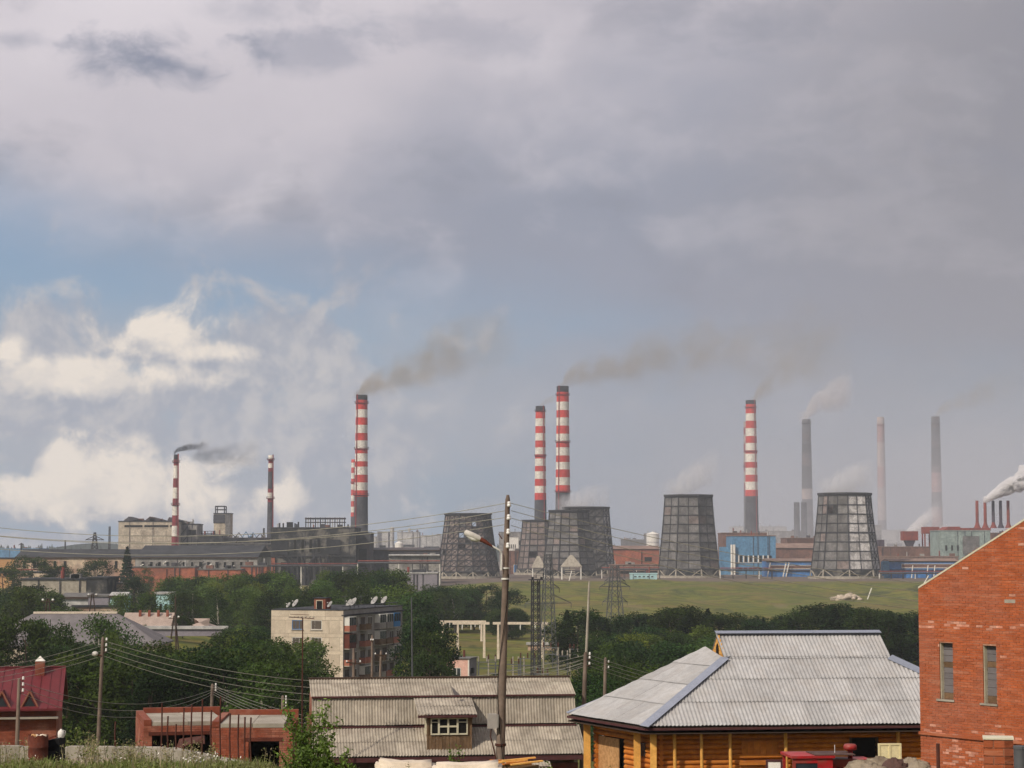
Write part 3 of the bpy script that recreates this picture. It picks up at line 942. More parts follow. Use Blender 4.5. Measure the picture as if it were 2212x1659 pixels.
works('block_shade_side', 'grimy steel-braced side of the pale concrete block, its shade put into the wall colour', 386.5, 425, 1133, 1412, 26, 'grey_wall', 'roof_felt', [(.45, .95, .80, .90), (.45, .98, .15, .45)], extra=annex)  # the block's own shade side, its shade painted as a darker grey box
# headframe tower
def head(t, w_, h):
    for (x, y) in ((.08, 1), (.62, 1), (.08, 10), (.62, 10)):
        MB().bar((x * w_, y, h - 7), (x * w_, y, h + 5.5), .7).build('steel_post', M['frame_dark'], t)
    for z in (h + 5.4, h + 3):
        MB().bar((.08 * w_, 1, z), (.62 * w_, 1, z), .7).bar((.08 * w_, 10, z), (.62 * w_, 10, z), .7).bar((.08 * w_, 1, z), (.08 * w_, 10, z), .6).bar((.62 * w_, 1, z), (.62 * w_, 10, z), .6).build('steel_beam', M['frame_dark'], t)
    MB().box(-.3, w_ * .67, -.35, 0, h - 6.5, h - .5).build('upper_band', M['chim_grey'], t)
    MB().box(w_ * .7, w_ * 1.0, -.3, 0, 0, h - .2).build('side_panel', M['clad_dark'], t)
works('headframe_tower', 'narrow beige tower with an open dark steel frame on top', 461, 497, 1110, 1450, 12, 'beige_wall', 'roof_felt', [(.42, .68, .62, .65), (.42, .68, .45, .48), (.42, .68, .3, .33)], extra=head)
# conveyor gallery
X0, X1, Yg = XU(424, 1430), XU(462, 1430), 1430
t = thing('conveyor_bridge', 'dark conveyor bridge joining the pale block to the beige tower', 'conveyor', (X0, Yg, ground_z(X0, Yg)), 0)
zt_, zb_ = ZV(1147, Yg) - ground_z(X0, Yg), ZV(1153, Yg) - ground_z(X0, Yg)
MB().box(0, X1 - X0, 0, 4, zb_, zb_ + .5).build('deck', M['frame_dark'], t)
MB().box(0, X1 - X0, 0, 4, zt_ - .3, zt_).build('roof', M['frame_dark'], t)
for i in range(6):
    MB().box((X1 - X0) * i / 5 - .15 * (i > 0), (X1 - X0) * i / 5 + .15, 0, .3, zb_ + .5, zt_ - .3).build('post', M['frame_dark'], t)
for i in (1, 4):
    MB().bar(((X1 - X0) * i / 5, 2, 0), ((X1 - X0) * i / 5, 2, zb_), .7).build('trestle', M['frame_dark'], t)
# grimy low buildings between
works('sooty_shed', 'blackened low shed below the beige tower', 425, 482, 1156, 1380, 20, 'soot_wall', 'chim_grey', wgrid(5, 1, .05, .95, .55, .8), group='sooty sheds')
def truss(t, w_, h):
    for i in range(5):
        MB().bar((w_ * (.1 + .16 * i), 2, h + .6), (w_ * (.18 + .16 * i), 2, h + 4.5 - .6 * abs(i - 2)), .5).bar((w_ * (.26 + .16 * i), 2, h + .6), (w_ * (.18 + .16 * i), 2, h + 4.5 - .6 * abs(i - 2)), .5).build('truss', M['blue_wall'] if i in (2, 3) else M['frame_dark'], t)
works('sooty_shed', 'blackened shed with bluish steel trusses on its roof', 482, 578, 1163, 1360, 22, 'soot_wall', 'chim_grey', [], group='sooty sheds', extra=truss)
works('long_roof_shed', 'low shed with a pale strip of roof light before the blackened trussed shed', 480, 585, 1176, 1270, 24, 'soot_wall', 'tar', [(.05, .62, .82, .88)], win_mat='white_paint', group='sooty sheds')
# the long worn shed in two lengths
works('long_worn_shed', 'long worn pinkish shed with peeling plaster and dark pitched roof', 34, 292, 1204, 1050, 34, 'worn_wall', 'roof_felt',
      wgrid(11, 1, .03, .97, .66, .92, .28, .8, .1, 3) + wgrid(6, 1, .25, .75, .38, .52, .6, .8, .2, 4), ridge=4.2, group='long works sheds')
def pipes(t, w_, h):
    q = random.Random(5)
    for i in range(15):
        x = w_ * (.05 + .93 * i / 15)
        hh = h * q.uniform(.62, .86)
        MB().tube([(x, -.8, h * .45), (x, -.8, hh), (x + 1.2, -.8, hh + .6)], .35, 6).build('pipe', M['soot_wall'] if i % 3 else M['white_paint'], t)
    MB().box(0, w_, -5, 0, 0, h * .44).build('lean_to', M['grey_wall'], t)
works('long_grey_shed', 'long grey shed with a row of upright wall pipes and dark pitched roof', 292.5, 556, 1204, 1046, 60, 'grey_wall', 'roof_felt',
      wgrid(14, 1, .03, .97, .68, .9, .32, .7, .1, 8), ridge=6.2, group='long works sheds', extra=pipes)
# orange brick low walls in front
for (u0, u1, vt, Y, lab) in ((286, 421, 1226, 985, 'low orange brick garage with flat roof standing before the grey shed'), (429, 520, 1231, 980, 'darker orange brick garage with flat roof beside the poplars'), (520.6, 576, 1224, 992, 'small orange brick lodge against the soot-black building')):
    works('brick_garage', lab, u0, u1, vt, Y, 14, 'orange_wall', 'tar', [(.55, .56, .1, .95)] if u0 < 300 else wgrid(3, 1, .1, .9, .2, .7), group='orange brick garages')
# soot-black building with rooftop pipe rack
def sooty(t, w_, h):
    q = random.Random(9)
    mb = None
    for i in range(17):
        x = w_ * (.40 + .46 * i / 16)
        MB().bar((x, 5, h + .5), (x, 5, h + 6.3), .55).build('rack_post', M['pale_wall'] if i % 2 else M['frame_dark'], t)
    MB().box(w_ * .39, w_ * .87, 4.5, 9, h + 5.2, h + 6.1).build('rack_beam', M['chim_grey'], t)
    MB().box(w_ * .39, w_ * .87, 4.5, 9, h + 3.2, h + 3.7).build('rack_beam', M['chim_grey'], t)
    MB().box(w_ * .17, w_ * .24, 6, 9, h + .5, h + 3.6).build('roof_box', M['chim_soot'], t)
    for x in (.13, .27, .29, .31, .90):
        MB().tube([(w_ * x, 6, h + .5), (w_ * x, 6, h + q.uniform(2.2, 4))], .45, 6).build('vent_pipe', M['chim_soot'], t)
    for i in range(9):
        x = w_ * (.2 + .6 * i / 9) + q.uniform(-1, 1)
        MB().tube([(x, -1, 0), (x, -1, h * q.uniform(.3, .45)), (x + q.uniform(-4, 4), -1, h * .5)], .5, 6).build('wall_pipe', M['chim_soot'], t)
    MB().box(w_ * .66, w_ * .82, -.8, 0, h * .55, h * .80).build('canopy', M['chim_soot'], t)
    MB().box(0, w_, -1.0, 0, h * .50, h * .515).build('gallery', M['frame_dark'], t)
    MB().box(w_ * -.012, w_ * .05, -1.0, 0, h * .0, h * .48).build('brick_buttress', M['orange_wall'], t)
    MB().box(w_ * .02, w_ * .20, -.7, 0, h * .52, h * .80).build('hopper', M['chim_soot'], t)
works('soot_black_building', 'tall soot-black works building with a pipe rack along its roof', 585, 768, 1141, 1180, 40, 'soot_wall', 'chim_grey',
      [(x, x + .03, .58, .8) for x in (.27, .36, .455, .55)] + [(.12, .2, .1, .4), (.74, .84, .0, .47), (.47, .53, .1, .35)], extra=sooty)
works('soot_black_extension', 'lower dark side block joined to the soot-black building', 768.5, 800, 1152, 1190, 30, 'chim_grey', 'chim_soot', [(.2, .75, .35, .7)])
works('long_dark_shed', 'long low dark shed at the foot of the thick striped chimney', 768, 948, 1188, 1215, 40, 'chim_grey', 'chim_grey', wgrid(14, 1, .02, .98, .25, .55, .6, .6, .15, 2), group='dark low sheds', ridge=1.5)
works('long_dark_shed', 'low dark shed with a pale pipe along its eaves before the brown tower', 840, 950, 1204, 1150, 20, 'grey_wall', 'chim_grey', wgrid(8, 1, .04, .98, .25, .6, .6, .7, .1, 6), group='dark low sheds',
      extra=lambda t, w_, h: MB().tube([(0, -1.5, h + 1.2), (w_, -1.5, h + 1.2)], .5, 8).build('pipe', M['pale_wall'], t))
works('flat_roof_store', 'pale flat roofed store behind the poplars, at the foot of the brown tower', 856, 944, 1239, 1010, 26, 'lilac_wall', 'pale_wall', [(.42, .45, .2, .95), (.5, .53, .2, .95)], group='pale stores')
works('flat_roof_store', 'small whitish store at the edge of the poplars', 846, 868, 1253, 900, 12, 'white_paint', 'pale_wall', [], group='pale stores')

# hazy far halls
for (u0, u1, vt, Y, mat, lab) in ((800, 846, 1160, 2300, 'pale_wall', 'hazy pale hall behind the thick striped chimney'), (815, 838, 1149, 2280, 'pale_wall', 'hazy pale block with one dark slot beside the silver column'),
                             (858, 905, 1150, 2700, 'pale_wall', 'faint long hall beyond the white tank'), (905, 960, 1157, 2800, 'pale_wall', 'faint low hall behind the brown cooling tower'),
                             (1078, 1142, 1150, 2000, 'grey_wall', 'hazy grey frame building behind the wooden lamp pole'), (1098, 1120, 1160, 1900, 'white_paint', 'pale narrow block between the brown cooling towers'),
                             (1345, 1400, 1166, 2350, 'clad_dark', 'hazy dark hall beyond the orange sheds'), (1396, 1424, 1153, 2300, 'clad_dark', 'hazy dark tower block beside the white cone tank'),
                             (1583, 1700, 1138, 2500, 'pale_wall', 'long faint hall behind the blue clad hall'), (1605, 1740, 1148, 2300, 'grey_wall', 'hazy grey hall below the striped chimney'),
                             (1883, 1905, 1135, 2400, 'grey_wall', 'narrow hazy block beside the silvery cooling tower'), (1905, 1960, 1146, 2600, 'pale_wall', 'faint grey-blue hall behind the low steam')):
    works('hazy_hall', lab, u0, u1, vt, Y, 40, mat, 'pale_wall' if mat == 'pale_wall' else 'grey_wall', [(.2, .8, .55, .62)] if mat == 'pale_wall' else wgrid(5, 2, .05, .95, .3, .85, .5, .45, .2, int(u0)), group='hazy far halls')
def tank(label, u, vtop, vcone, Y, wpx, mat='white_paint', name='storage_tank', group='far tanks'):
    X = XU(u, Y, 1170)
    zb = ground_z(X, Y)
    t = thing(name, label, 'tank', (X, Y, zb), 0, group)
    r_ = wpx / 2 * Y / FPX
    z1, z2 = ZV(vcone, Y) - zb, ZV(vtop, Y) - zb
    MB().lathe([(r_, 0), (r_, z1)], 24).build('shell', M[mat], t)
    MB().lathe([(r_ * 1.06, z1 - .3), (r_ * 1.06, z1 + .2), (0.05, z2)], 24, smooth=False).build('cone_roof', M[mat], t)
    for k in range(3):
        MB().lathe([(r_ + .15, z1 * (k + 1) / 4), (r_ + .15, z1 * (k + 1) / 4 + .8), (r_, z1 * (k + 1) / 4 + .8)], 24, smooth=False).build('hoop', M['pale_wall'], t)
tank('small white cone-roofed tank beside the silver column', 862, 1169, 1174, 2100, 18)
tank('larger white cone-roofed tank behind the orange sheds', 1410, 1148, 1154, 2150, 27)
tank('silver column with domed head rising behind the small white tank', 847, 1138, 1140, 2200, 9, 'pale_wall', 'silver_column')
tank('distant silver column seen over the faint long hall', 884, 1140, 1142, 2900, 6, 'pale_wall', 'silver_column')

# orange and brown sheds between the towers
works('orange_shed', 'orange rendered shed between the darkest tower and the one beside it', 1310, 1424, 1186, 1560, 40, 'orange_wall', 'rust_roof', [(.66, .68, .2, .9), (.72, .86, .5, .68)], group='orange sheds', ridge=2.6)
works('orange_shed', 'brown-orange shed with one blue door glimpsed beside the lamp pole', 1085, 1135, 1191, 1560, 40, 'brown_wall', 'rust_roof', [(.5, .98, .05, .4)], win_mat='blue_bright', group='orange sheds')
works('low_shed', 'low beige shed in front of the orange one', 1318, 1425, 1221, 1400, 16, 'rust_roof', 'rust_roof', [(.2, .95, .25, .5)], group='low sheds by the towers')
works('low_shed', 'low mint green shed on the crest of the grass bank', 1362, 1419, 1240, 1270, 10, 'cyan_wall', 'cyan_wall', wgrid(5, 1, .1, .9, .3, .7), group='low sheds by the towers')
# blue hall
def bluehall(t, w_, h):
    for i in range(7):
        x = w_ * (.14 + .78 * i / 7)
        MB().box(x, x + .9, -.5, 0, h * .32, h * .50).build('pilaster', M['white_paint'], t)
    for x in (.05, .11):
        MB().tube([(w_ * x - 2, -2.5, 0), (w_ * x - 2, -2.5, h * .78)], .9, 8).build('riser_pipe', M['white_paint'], t)
    MB().box(-w_ * .26, w_ * .0, -1.2, 10, 0, h * .72).build('side_block', M['blue_wall'], t)
    MB().box(0, w_, -.35, 0, h * .30, h * .32).build('string_course', M['pale_wall'], t)
works('blue_clad_hall', 'large pale blue clad hall beside the sooty grey cooling tower', 1581, 1676, 1158, 1520, 40, 'blue_wall', 'rust_roof', wgrid(7, 1, .14, .92, .32, .5, .7, .95) + wgrid(7, 1, .14, .92, .08, .2, .6, .8), extra=bluehall)
works('brown_hall', 'dusty brown hall seen over the blue clad hall', 1562, 1660, 1152, 1640, 40, 'brown_wall', 'rust_roof', [], group='brown halls')
def struts(t, w_, h):
    for x in (.0, .32, .38):
        MB().tube([(w_ * x, -3, 0), (w_ * x + 2.2, -3, h * .9)], .45, 6).build('leaning_post', M['white_paint'], t)
    MB().box(0, w_, -.8, 0, h * .36, h * .42).build('string_course', M['dark_wood'], t)
works('blue_shed', 'bright blue shed with dusty roof between the blue hall and the silvery tower', 1656, 1762, 1212, 1400, 26, 'blue_bright', 'rust_roof', [(.05, .98, .52, .72)], win_mat='brown_wall', group='bright blue sheds', ridge=1.8, extra=struts)
def shed2(t, w_, h):
    MB().box(0, w_, -.6, 0, h * .45, h * .50).build('string_course', M['chim_soot'], t)
    for x in (.3, .52, .62):
        MB().tube([(w_ * x, -4, 0), (w_ * x + 1, -4, h * .75)], .35, 6).build('leaning_post', M['white_paint'], t)
    MB().box(-4.5, -.1, -.5, 6, 0, h * .98).build('porch', M['blue_wall'], t)
    MB().tube([(-7.5, -1.5, 0), (-7.5, -1.5, h * .92)], .7, 8).build('riser_pipe', M['osb'], t)
works('blue_shed', 'bright blue shed with a long rusty window band beside the brick house', 1921, 2070, 1212, 1330, 26, 'blue_bright', 'rust_roof', [(.18, .92, .62, .82)], win_mat='brown_wall', group='bright blue sheds', ridge=1.6, extra=shed2)
works('blue_shed', 'far end of the bright blue sheds behind the brick gable', 2071, 2130, 1218, 1330, 26, 'blue_wall', 'rust_roof', [], group='bright blue sheds')
# rusty plant
works('rusty_hall', 'brown rusty hall between the blue clad hall and the silvery tower', 1700, 1790, 1163, 1720, 40, 'brown_wall', 'rust_roof', wgrid(4, 1, .1, .9, .4, .6), group='rusty halls')
works('rusty_hall', 'lower pitched brown hall in front of the rusty one', 1672, 1770, 1184, 1620, 34, 'brown_wall', 'rust_roof', [], group='rusty halls', ridge=4)
def hopper(t, w_, h):
    MB().box(w_ * .42, w_ * .66, 3, 15, h + 5.5, h + 13).build('bin', M['rust_pipe'], t)
    MB().prism([(w_ * .46, 4, h + 5.5), (w_ * .62, 4, h + 5.5), (w_ * .58, 4, h + .6), (w_ * .50, 4, h + .6)], (0, 9, 0)).build('hopper', M['dark_pipe'], t)
    MB().box(w_ * .76, w_ * 1.0, 3, 16, h + 11.0, h + 16.5).build('bin', M['rust_pipe'], t)
    for x in (.77, .88, .98):
        MB().bar((w_ * x, 4, h + .5), (w_ * x, 4, h + 11), 1.0).bar((w_ * x, 14, h + .5), (w_ * x, 14, h + 11), 1.0).build('bin_leg', M['rust_pipe'], t)
    MB().box(w_ * .03, w_ * .12, 3, 12, h + .6, h + 6).build('cabin', M['dark_pipe'], t)
works('rusty_hall', 'long rusty hall with ore bins on legs on its roof', 1896, 2032, 1182, 1660, 40, 'brown_wall', 'rust_roof', [(.0, .5, .3, .6)], group='rusty halls', extra=hopper)
works('rusty_hall', 'dusty brown low roof strip before the ore bins', 1893, 2070, 1203, 1480, 40, 'rust_roof', 'rust_roof', [], group='rusty halls')
def greenx(t, w_, h):
    MB().prism([(w_ * .08, 0.3, h + .6), (w_ * .42, .3, h + .6), (w_ * .42, .3, h + 3.4), (w_ * .2, .3, h + 3.4)], (0, 25, 0)).build('roof_hump', M['rust_pipe'], t)
    MB().box(w_ * .42, w_ * 1.02, 1, 30, h + .61, h + 2.4).build('roof_step', M['rust_pipe'], t)
    MB().box(w_ * .46, w_ * .78, -.6, 0, h * .45, h * .88).build('dark_bay', M['clad_dark'], t)  # bay clad darker than the rest of the front
works('grey_green_building', 'grey-green clad building carrying five thin rusty stacks', 2029, 2140, 1147, 1600, 34, 'green_wall', 'green_wall',
      wgrid(3, 1, .08, .42, .52, .68, .35, .8) + wgrid(5, 1, .05, .5, .08, .3, .3, .6, .3, 4), extra=greenx)
Ys = 1604
for i, u in enumerate((2115, 2132.5, 2150, 2166, 2182.5)):
    X = XU(u, Ys, 1140)
    zb = ZV(1147, Ys) + 2.4
    lab = ['thin rusty stack standing apart from the steam on the grey-green roof', 'thin rusty stack where the white steam starts', 'thin dark stack under the white steam beside a rusty one', 'darkest thin stack of the row under the white steam', 'thin rusty stack at the far end of the row under steam'][i]
    t = thing('roof_stack', lab, 'chimney', (X, Ys + 6, zb), 0, 'five thin stacks on the grey-green building')
    zt = ZV(1081, Ys) - zb
    m_ = M['dark_pipe'] if i in (2, 3) else M['rust_pipe']
    MB().lathe([(1.25, 4.5), (1.2, zt), (1.0, zt), (1.0, zt - 2), (.02, zt - 2)], 14).build('pipe', m_, t)
    MB().lathe([(2.9, 0), (1.6, 2.6), (1.25, 4.52)], 14).build('flared_base', M['rust_pipe'] if i != 3 else m_, t)
    MB().lathe([(1.45, zt * .5), (1.45, zt * .5 + .5), (1.2, zt * .5 + .5)], 14, smooth=False).build('flange', m_, t)
works('stack_plinth', 'brown roof block below the thin rusty stacks', 2100, 2212, 1152, 1640, 30, 'brown_wall', 'rust_roof', [], group='rusty halls')

# pipe bridges on trestles
for (u0, u1, v, Y, lab) in ((560, 770, 1222, 1120, 'long pipe bridge before the soot-black building'), (772, 950, 1216, 1128, 'pipe bridge along the long dark shed'), (1300, 1425, 1230, 1300, 'pipe bridge before the orange shed'),
                            (1556, 1668, 1231, 1290, 'rusty pipe bridge at the foot of the blue clad hall'), (-10, 140, 1236, 940, 'pipe bridge beyond the yard trees'), (1900, 2080, 1238, 1290, 'pipe bridge at the foot of the bright blue shed')):
    X0, X1 = XU(u0, Y, 1230), XU(u1, Y, 1230)
    zb = ground_z((X0 + X1) / 2, Y)
    t = thing('pipe_bridge', lab, 'pipe bridge', (X0, Y, zb), 0, 'works pipe bridges')
    h = max(2.5, ZV(v, Y) - zb)
    for j, (dz, r_, m_) in enumerate(((0, .55, 'chim_grey'), (-.2, .4, 'pale_wall'), (1.1, .3, 'rust_pipe'))):
        MB().tube([(0, 1.2 * j, h + dz), (X1 - X0, 1.2 * j, h + dz)], r_, 8).build('pipe', M[m_], t)
    n = max(3, int((X1 - X0) / 7))
    for i in range(n + 1):
        x = (X1 - X0) * i / n
        MB().bar((x, 0, 0), (x, 0, h - .5), .35).bar((x, 2.4, 0), (x, 2.4, h - .5), .35).bar((x, -.3, h - .6), (x, 2.8, h - .6), .3).build('trestle', M['frame_dark'] if i % 3 else M['white_paint'], t)

# far light-blue works at the edge of the view
works('far_blue_shed', 'faint light blue shed at the foot of the wooded ridge', -20, 84, 1186, 1900, 40, 'blue_wall', 'blue_wall', wgrid(8, 1, .05, .95, .3, .7), group='far blue sheds')
works('far_blue_shed', 'small tan and blue annex beside the long worn shed', -10, 32, 1207, 1120, 20, 'osb', 'roof_felt', wgrid(3, 1, .1, .9, .3, .7), group='far blue sheds')

# ------------------------------------------------------------------ left mid-distance yard
def hip(name, label, u0, u1, vt_eave, Y, depth, ridge, wall, roof, wins=(), rot=0.0, chim=0, group='houses across the valley', base_drop=None, hipx=True, over=.5, ridge_cap=None):
    X0, X1 = XU(u0, Y, 1300), XU(u1, Y, 1300)
    zb = ground_z((X0 + X1) / 2, Y) - .3
    t = thing(name, label, 'house', (X0, Y, zb), rot, group)
    w_, h = X1 - X0, ZV(vt_eave, Y) - zb
    MB().box(over, w_ - over, over, depth - over, 0, h).build('wall', M[wall], t)
    d2 = depth / 2
    hx = d2 if hipx else 0.0
    mb = MB().add([(0, 0, h), (w_, 0, h), (w_, depth, h), (0, depth, h), (hx, d2, h + ridge), (w_ - hx, d2, h + ridge), (0, 0, h - .2), (w_, 0, h - .2), (w_, depth, h - .2), (0, depth, h - .2)],
                  [(0, 1, 5, 4), (1, 2, 5), (2, 3, 4, 5), (3, 0, 4), (6, 7, 1, 0), (7, 8, 2, 1), (8, 9, 3, 2), (9, 6, 0, 3), (9, 8, 7, 6)])
    rf = mb.build('roof', M[roof], t)
    if ridge_cap:
        MB().bar((hx, d2, h + ridge + .1), (w_ - hx, d2, h + ridge + .1), .5, .3).build('ridge_cap', M[ridge_cap], rf)
    for i in range(chim):
        x = w_ * (.3 + .55 * i / max(1, chim - 1)) if chim > 1 else w_ * .5
        MB().box(x, x + .5, d2 - 1.4, d2 - .9, h + ridge * .7, h + ridge + .55).build('chimney', M['brick_dull'], rf)
    for (a, b, c, d) in wins:
        x0, x1 = over + a * (w_ - 2 * over), over + b * (w_ - 2 * over)
        wn = MB().box(x0, x1, over - .06, over - .01, c * h, d * h).build('window', M['glass'], t)
        MB().box(x0 - .1, x0, over - .1, over, c * h, d * h).box(x1, x1 + .1, over - .1, over, c * h, d * h).box(x0 - .1, x1 + .1, over - .12, over, d * h, d * h + .12).box(x0 - .1, x1 + .1, over - .16, over, c * h - .12, c * h).build('frame', M['white_frame'], wn)
    return t

works('yard_shed', 'dark roofed yard shed with a pale upper wall standing among the trees', 48, 187, 1253, 690, 22, 'concrete', 'roof_felt', wgrid(10, 1, .02, .35, .72, .9, .6, .5), group='yard sheds')
works('yard_shed', 'windowless dark end block of the yard shed', 187.6, 233, 1250, 684, 20, 'soot_wall', 'roof_felt', [], group='yard sheds')
works('yard_shed', 'lower pale shed with white gable edge below the dark yard shed', 135, 192, 1290, 610, 12, 'pale_wall', 'tar', [(.1, .3, .4, .6)], group='yard sheds', ridge=1.2)
works('yard_shed', 'grey lilac end wall beside the lower pale shed', 192.6, 236, 1289, 606, 12, 'lilac_wall', 'tar', [], group='yard sheds')
works('yard_store', 'small two-storey store with bright windows beside the dark yard block', 236, 262, 1262, 700, 10, 'worn_wall', 'tar', wgrid(3, 2, .05, .95, .3, .9, .5, .5), win_mat='glass', group='yard sheds')
works('cyan_lodge', 'small light cyan lodge with dark windows among the poplars', 240, 273, 1287, 580, 8, 'cyan_wall', 'pale_wall', wgrid(3, 1, .35, .9, .15, .8, .5, .9), group='cyan lodges', ridge=1.0)
works('cyan_lodge', 'second cyan lodge mostly hidden by the poplars', 338, 368, 1284, 575, 8, 'cyan_wall', 'pale_wall', wgrid(2, 1, .2, .9, .15, .8, .5, .9), group='cyan lodges')
works('yard_wall', 'long low cream wall with dark coping behind the trees', 160, 262, 1312, 540, 1.0, 'worn_wall', 'roof_felt', [], group='yard walls', cat='wall')
hip('grey_roof_house', 'long house with a grey hipped slate roof behind the near trees', -60, 345, 1393, 300, 15, 4.35, 'panel', 'slate_far', [(x, x + .03, .35, .75) for x in (.45, .55, .65, .74, .86)], R(2), ridge_cap='concrete_pale')
hip('tan_roof_house', 'house with a tan roof and a row of brick chimneys', 262, 370, 1352, 425, 9, 2.6, 'white_paint', 'tan_roof', wgrid(4, 1, .55, .9, .3, .7), 0, 4, hipx=False)
hip('tan_roof_house', 'small grey-tan roofed house beside the chimneyed one', 396, 452, 1357, 430, 9, 1.9, 'grey_wall', 'tan_roof', [], R(-8), 0)
works('yard_wall', 'low grey fence wall below the small grey-tan house', 318, 490, 1359, 400, .5, 'lilac_wall', 'pale_wall', [], group='yard walls', cat='wall', base_v=1374)

# forest ridge on the skyline
def ridge():
    vs_, fs = [], []
    q = random.Random(3)
    n = 220
    rows = [(3300, 0), (3420, 1.0), (3600, .6), (3900, 0)]
    for i in range(n + 1):
        u = -500 + 2300 * i / n
        hh = (11 + 5 * math.sin(i * .21) + 3 * math.sin(i * .07 + 2)) * (1 - sstep(900, 1500, u) * .6) + 14
        for (Y, k) in rows:
            X = (u - CU) / FPX * Y
            vs_.append((X, Y, EYE - 18.5 + hh * k))
    for i in range(n):
        for j in range(len(rows) - 1):
            a = i * len(rows) + j
            fs.append((a, a + len(rows), a + len(rows) + 1, a + 1))
    structure(MB().add(vs_, fs, 0, True).build('hill', M['leaf_dark']))
ridge()

# ================================================================== near houses
def sheets(parent, O, e, s, width, rows, colw, mat, clip=(), pitch=0.15, amp=0.024, lift=0.014, name='roof_sheet'):
    """corrugated sheets laid in rows up a slope: O lower corner, e along the eave, s up the slope; rows = (s0, s1) lengths"""
    O, e, s = Vector(O), Vector(e).normalized(), Vector(s).normalized()
    n = e.cross(s).normalized()
    if n.z < 0:
        n = -n
    ncol = max(1, round(width / colw))
    cw = width / ncol
    nw = max(1, round(cw / pitch))
    seg = nw * 4
    q = random.Random(int(width * 100))
    base = None
    for ri, (s0, s1) in enumerate(rows):
        vs_ = []
        for j, t in enumerate((s0 - (0.06 if ri else 0.0), s1 + 0.02)):
            for k in range(seg + 1):
                x = cw * k / seg
                d = amp * math.sin(2 * math.pi * nw * k / seg) + (lift if j == 0 else -lift)
                vs_.append(e * x + s * t + n * d)
        fs = [(k, k + 1, seg + 2 + k, seg + 1 + k) for k in range(seg)]
        me0 = None
        for c in range(ncol):
            jit = n * q.uniform(-.004, .004) + s * q.uniform(-.012, .012)
            loc = O + e * (c * cw) + jit
            if clip:
                bm = bmesh.new()
                vv = [bm.verts.new(v + loc) for v in vs_]
                for f in fs:
                    bm.faces.new([vv[i] for i in f])
                for (pt_, nr) in clip:
                    geom = list(bm.verts) + list(bm.edges) + list(bm.faces)
                    bmesh.ops.bisect_plane(bm, geom=geom, plane_co=pt_, plane_no=nr, clear_outer=True)
                if not bm.faces:
                    bm.free()
                    continue
                me = bpy.data.meshes.new(name)
                for f in bm.faces:
                    f.smooth = True
                for v in bm.verts:
                    v.co -= loc
                bm.to_mesh(me)
                bm.free()
                me.materials.append(mat)
                put(me, name, parent, loc)
            else:
                if me0 is None:
                    me0 = MB().add(vs_, fs, 0, True).mesh(name, mat)
                put(me0, name, parent, loc)

def brick_skin(L, H, topf=None, holes=(), course=.077, bl=.255, j=.012, seed=1, proud=.01, white=None, z_start=0.0):
    """bricks of a wall in the local x-z plane facing -y, clipped under topf(x) and outside holes"""
    q = random.Random(seed)
    mb = MB()
    nz = int(H / course)
    for r_ in range(nz):
        z0, z1 = z_start + r_ * course, z_start + (r_ + 1) * course - j
        x = -bl * (0.5 if r_ % 2 else 0.0)
        while x < L:
            ln = bl
            a, b = max(0, x), min(L, x + ln - j)
            x += ln
            if b - a < 0.03:
                continue
            pieces = [(a, b)]
            for (hx0, hx1, hz0, hz1) in holes:
                if z1 > hz0 and z0 < hz1:
                    np_ = []
                    for (pa, pb) in pieces:
                        if pb <= hx0 or pa >= hx1:
                            np_.append((pa, pb))
                        else:
                            if hx0 - pa > .02:
                                np_.append((pa, hx0))
                            if pb - hx1 > .02:
                                np_.append((hx1, pb))
                    pieces = np_
            for (pa, pb) in pieces:
                ta, tb = z1, z1
                if topf:
                    ta, tb = min(z1, topf(pa)), min(z1, topf(pb))
                    if max(ta, tb) <= z0 + .005:
                        continue
                    ta, tb = max(ta, z0 + .002), max(tb, z0 + .002)
                pr = -proud + q.uniform(-.004, .004)
                mi = 1 if white and q.random() < white((pa + pb) / 2, z0) else 0
                mb.add([(pa, pr, z0), (pb, pr, z0), (pb, pr, tb), (pa, pr, ta), (pa, .02, z0), (pb, .02, z0), (pb, .02, tb), (pa, .02, ta)],
                       [(0, 1, 2, 3), (1, 0, 4, 5), (3, 2, 6, 7), (0, 3, 7, 4), (2, 1, 5, 6)], mi, False, q.random())
    return mb

def wall_with_holes(L, H, t, holes, topf=None, apex=None):
    """solid wall split round its openings"""
    mb = MB()
    xs = sorted({0.0, L, *[h[0] for h in holes], *[h[1] for h in holes], *([apex] if apex else [])})
    for xa, xb in zip(xs, xs[1:]):
        cuts = sorted([(h[2], h[3]) for h in holes if h[0] <= xa + 1e-6 and h[1] >= xb - 1e-6])
        z = 0.0
        for (c0, c1) in cuts:
            if c0 > z:
                mb.box(xa, xb, 0, t, z, c0)
            z = max(z, c1)
        ta, tb = (topf(xa), topf(xb)) if topf else (H, H)
        if min(ta, tb) > z:
            mb.add([(xa, 0, z), (xb, 0, z), (xb, t, z), (xa, t, z), (xa, 0, ta), (xb, 0, tb), (xb, t, tb), (xa, t, ta)],
                   [(3, 2, 1, 0), (4, 5, 6, 7), (0, 1, 5, 4), (1, 2, 6, 5), (2, 3, 7, 6), (3, 0, 4, 7)])
    return mb

